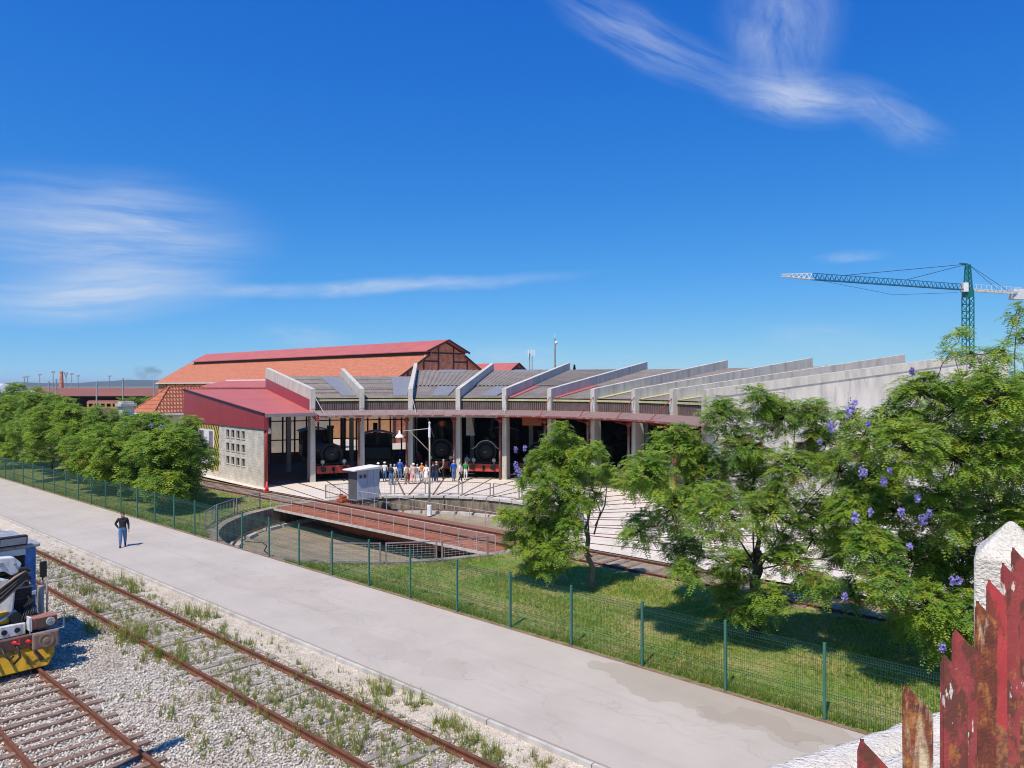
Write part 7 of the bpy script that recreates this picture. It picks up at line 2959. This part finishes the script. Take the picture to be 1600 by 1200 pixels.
N = 75000
s = rng.uniform(-2, 95, N * 2)
t = rng.uniform(17.82, 26.1, N * 2)
keep = rng.random(N * 2) < np.clip(1.25 - s / 60, .12, 1)
long_ = rng.random(N * 2) < .03
t[long_] = 17.78 + np.abs(rng.normal(0, .10, long_.sum()))
s, t = s[keep], t[keep]
ok = (s - TCS) ** 2 + (t - TCT) ** 2 > (PIT_R + .55) ** 2
patch = np.sin(s * .9 + 1.3 * np.sin(t * 1.1)) * np.sin(t * 1.7 + s * .31)
ok &= rng.random(len(s)) < np.clip(.85 + patch * .5, .25, 1)
P = st_arr(s[ok], t[ok], np.zeros(ok.sum()))
P = P[in_view(P)]
hh_ = rng.uniform(.04, .12, len(P)) * (1 + .5 * np.sin(P[:, 0] * 1.3 + 2 * np.sin(P[:, 1] * .7)))
edge_ = np.abs(P @ np.array([NV.x, NV.y, 0]) - 17.8) < .22
hh_[edge_] *= 2.2
g = blades('lawn_grass', P, hh_, .012, ('grass_a', 'grass_b'), (.72, .28))
tag(g, 'short green grass of the lawn between the mesh fence and the turntable', 'grass')

# weeds between and beside the rails of the weedy track
ws, wt, wh = [], [], []


def weed_patch(u, v, n, spread_s, spread_t, h):
    q = to_st(pix(u, v, -.1))
    for _ in range(n):
        ws.append(q[0] + rng.normal(0, spread_s))
        wt.append(q[1] + rng.normal(0, spread_t))
        wh.append(h * rng.uniform(.5, 1.15))


for it in ((195, 915, 26, .5, .22, .5), (210, 925, 14, .3, .2, .35), (150, 955, 10, .25, .12, .55), (145, 985, 16, .3, .18, .5), (205, 1000, 26, .4, .18, .62), (225, 985, 12, .3, .15, .4), (300, 960, 12, .25, .15, .5),
           (325, 965, 16, .3, .18, .5), (240, 935, 14, .3, .15, .2), (245, 1030, 16, .4, .2, .4), (280, 1030, 16, .4, .2, .45), (340, 990, 14, .5, .3, .35), (140, 925, 12, .3, .2, .4), (355, 1010, 10, .5, .3, .3),
           (400, 1010, 14, .5, .3, .3), (470, 1050, 18, .6, .35, .28), (520, 1095, 20, .5, .35, .3), (560, 1110, 20, .4, .3, .35), (600, 1080, 22, .35, .2, .4), (650, 1100, 16, .3, .2, .32), (700, 1140, 24, .35, .2, .4),
           (745, 1165, 16, .3, .2, .35), (430, 1100, 18, .5, .35, .3), (480, 1150, 18, .5, .4, .35), (380, 1080, 18, .5, .3, .25), (340, 1090, 16, .5, .3, .25), (300, 1130, 14, .5, .3, .25), (400, 1160, 16, .5, .4, .25),
           (560, 1165, 12, .3, .3, .5), (640, 1180, 14, .4, .3, .3), (780, 1190, 14, .3, .2, .35), (835, 1195, 10, .3, .15, .3), (260, 1110, 10, .3, .3, .3), (325, 1170, 8, .3, .3, .3), (215, 1090, 6, .3, .3, .25)):
    weed_patch(*it)
n = 1700
ws += list(rng.uniform(6, 40, n)); tt = rng.choice([8.9, 9.7, 10.2, 10.7, 11.6], n) + rng.normal(0, .28, n)
wt += list(tt); wh += list(rng.uniform(.05, .22, n))
W_ = st_arr(np.array(ws), np.array(wt), np.full(len(ws), -.14))
wh = np.array(wh)
ok = in_view(W_)
wd = blades('track_weeds', W_[ok], wh[ok], .010, ('weed', 'weed_dry', 'grass_b'), (.62, .18, .20), lean=.22, kinds=11)
tag(wd, 'green and straw-coloured weeds growing along the old track', 'weeds')
# leafy stems of the taller weeds
tall = (wh > .28) & ok
Pt = np.repeat(W_[tall], 14, 0)
ht = np.repeat(wh[tall], 14)
f = rng.uniform(.15, 1, len(Pt))
Pt = Pt + np.stack([rng.normal(0, .05, len(Pt)), rng.normal(0, .05, len(Pt)), f * ht], 1)
a = rng.uniform(0, 2 * PI, len(Pt))
ax = np.stack([np.cos(a), np.sin(a), rng.uniform(.1, .9, len(Pt))], 1) * .06
sd = np.stack([-np.sin(a), np.cos(a), np.zeros(len(Pt))], 1) * .011
V = np.stack([Pt, Pt + ax * .5 + sd, Pt + ax, Pt + ax * .5 - sd], 1).reshape(-1, 3)
tag(np_mesh('weed_leaves', V, np.arange(len(V)).reshape(-1, 4), ['weed', 'grass_b'], rng.integers(0, 2, len(Pt))), 'small leaves on the taller weeds beside the rails', 'weeds', kind='stuff')


def stones(name, s, t, z, size, label, mats=('stone_a', 'stone_b', 'stone_c'), probs=(.62, .28, .10)):
    P = st_arr(s, t, z)
    ok = in_view(P, 60)
    P, size = P[ok], size[ok]
    n = len(P)
    base = np.array([(1, 0, 0), (0, 1, 0), (-1, 0, 0), (0, -1, 0), (0, 0, .8), (.2, .1, -.4)], dtype=float)
    V = base[None] * size[:, None, None] * rng.uniform(.65, 1.3, (n, 6, 1))
    V[:, :, 0] *= rng.uniform(.8, 1.4, (n, 1))
    a = rng.uniform(0, 2 * PI, n)
    ca, sa = np.cos(a)[:, None], np.sin(a)[:, None]
    x = V[:, :, 0] * ca - V[:, :, 1] * sa
    y = V[:, :, 0] * sa + V[:, :, 1] * ca
    V = np.stack([x, y, V[:, :, 2] + rng.normal(0, .3, (n, 1)) * x + rng.normal(0, .3, (n, 1)) * y], 2) + P[:, None, :]
    fc = np.array([(0, 1, 4), (1, 2, 4), (2, 3, 4), (3, 0, 4), (1, 0, 5), (2, 1, 5), (3, 2, 5), (0, 3, 5)])
    F = (fc[None] + (np.arange(n) * 6)[:, None, None]).reshape(-1, 3)
    mi = np.repeat(rng.choice(len(mats), n, p=probs), 8)
    return tag(np_mesh(name, V.reshape(-1, 3), F, list(mats), mi), label, 'gravel', kind='stuff')


n = 90000
s = 5 + rng.random(n) ** 1.25 * 30
t = rng.uniform(1.5, 9.1, n)
stones('ballast_stones', s, t, np.full(n, -.125) + rng.normal(0, .012, n), rng.uniform(.018, .042, n), 'pale crushed stone ballast round the near track')
n = 26000
s = 5 + rng.random(n) ** 1.2 * 34
t = rng.uniform(9.0, 11.9, n)
stones('track_stones', s, t, np.full(n, -.13) + rng.normal(0, .012, n), rng.uniform(.014, .034, n), 'dusty stones between the sleepers of the weedy track', probs=(.45, .38, .17))

n = 22000
s = 6 + rng.random(n) ** 1.2 * 40
t = rng.uniform(11.45, 12.43, n)
stones('verge_stones', s, t, np.full(n, -.098), rng.uniform(.010, .024, n), 'cream coarse gravel of the verge beside the road kerb', probs=(.70, .22, .08))

# ------------------------------------------------------------------ thin smoke far left
def smoke():
    Y = 420.0
    o = bpy.data.meshes.new('smoke')
    b = MB()
    prof = [(.2, -1.0), (2.5, -.8), (5.2, -.2), (6.2, .3), (4.2, .8), (.3, 1.0)]
    b.lathe([(r, z * 4.6) for r, z in prof], 16)
    ob = b.build('smoke', 'hill', None, smooth=True)
    ob.location = ((230 - 800) / 1160 * Y, Y, CAM_Z + 19 * Y / 1160)
    ob.scale = (1.5, 1.0, 1.0)
    m = bpy.data.materials.new('smoke')
    m.use_nodes = True
    n, l = nodes_of(m)
    n.remove(n['Principled BSDF'])
    v = n.new('ShaderNodeVolumePrincipled')
    v.inputs['Color'].default_value = (.18, .18, .19, 1)
    tc = n.new('ShaderNodeTexCoord')
    nz = n.new('ShaderNodeTexNoise')
    nz.inputs['Scale'].default_value = .30
    nz.inputs['Detail'].default_value = 4
    l.new(tc.outputs['Object'], nz.inputs['Vector'])
    mr = n.new('ShaderNodeMapRange')
    mr.inputs['From Min'].default_value = .42
    mr.inputs['From Max'].default_value = .75
    mr.inputs['To Max'].default_value = .085
    l.new(nz.outputs['Fac'], mr.inputs['Value'])
    l.new(mr.outputs[0], v.inputs['Density'])
    l.new(v.outputs[0], n['Material Output'].inputs['Volume'])
    ob.data.materials.clear()
    ob.data.materials.append(m)
    tag(ob, 'faint grey puff of smoke over the far station', 'smoke', kind='stuff')


smoke()

# ------------------------------------------------------------------ air
def haze():
    b = MB()
    b.box(-9300, 9300, -9200, 9700, -2.6, 62)
    ob = b.build('haze', 'hill')
    m = bpy.data.materials.new('haze')
    m.use_nodes = True
    n, l = nodes_of(m)
    n.remove(n['Principled BSDF'])
    v = n.new('ShaderNodeVolumePrincipled')
    v.inputs['Color'].default_value = (.75, .86, 1.0, 1)
    v.inputs['Density'].default_value = 0.00010
    v.inputs['Anisotropy'].default_value = 0.2
    l.new(v.outputs[0], n['Material Output'].inputs['Volume'])
    ob.data.materials.clear()
    ob.data.materials.append(m)
    tag(ob, 'thin blue haze of the summer air', 'haze', kind='stuff')


if USE_HAZE:
    haze()
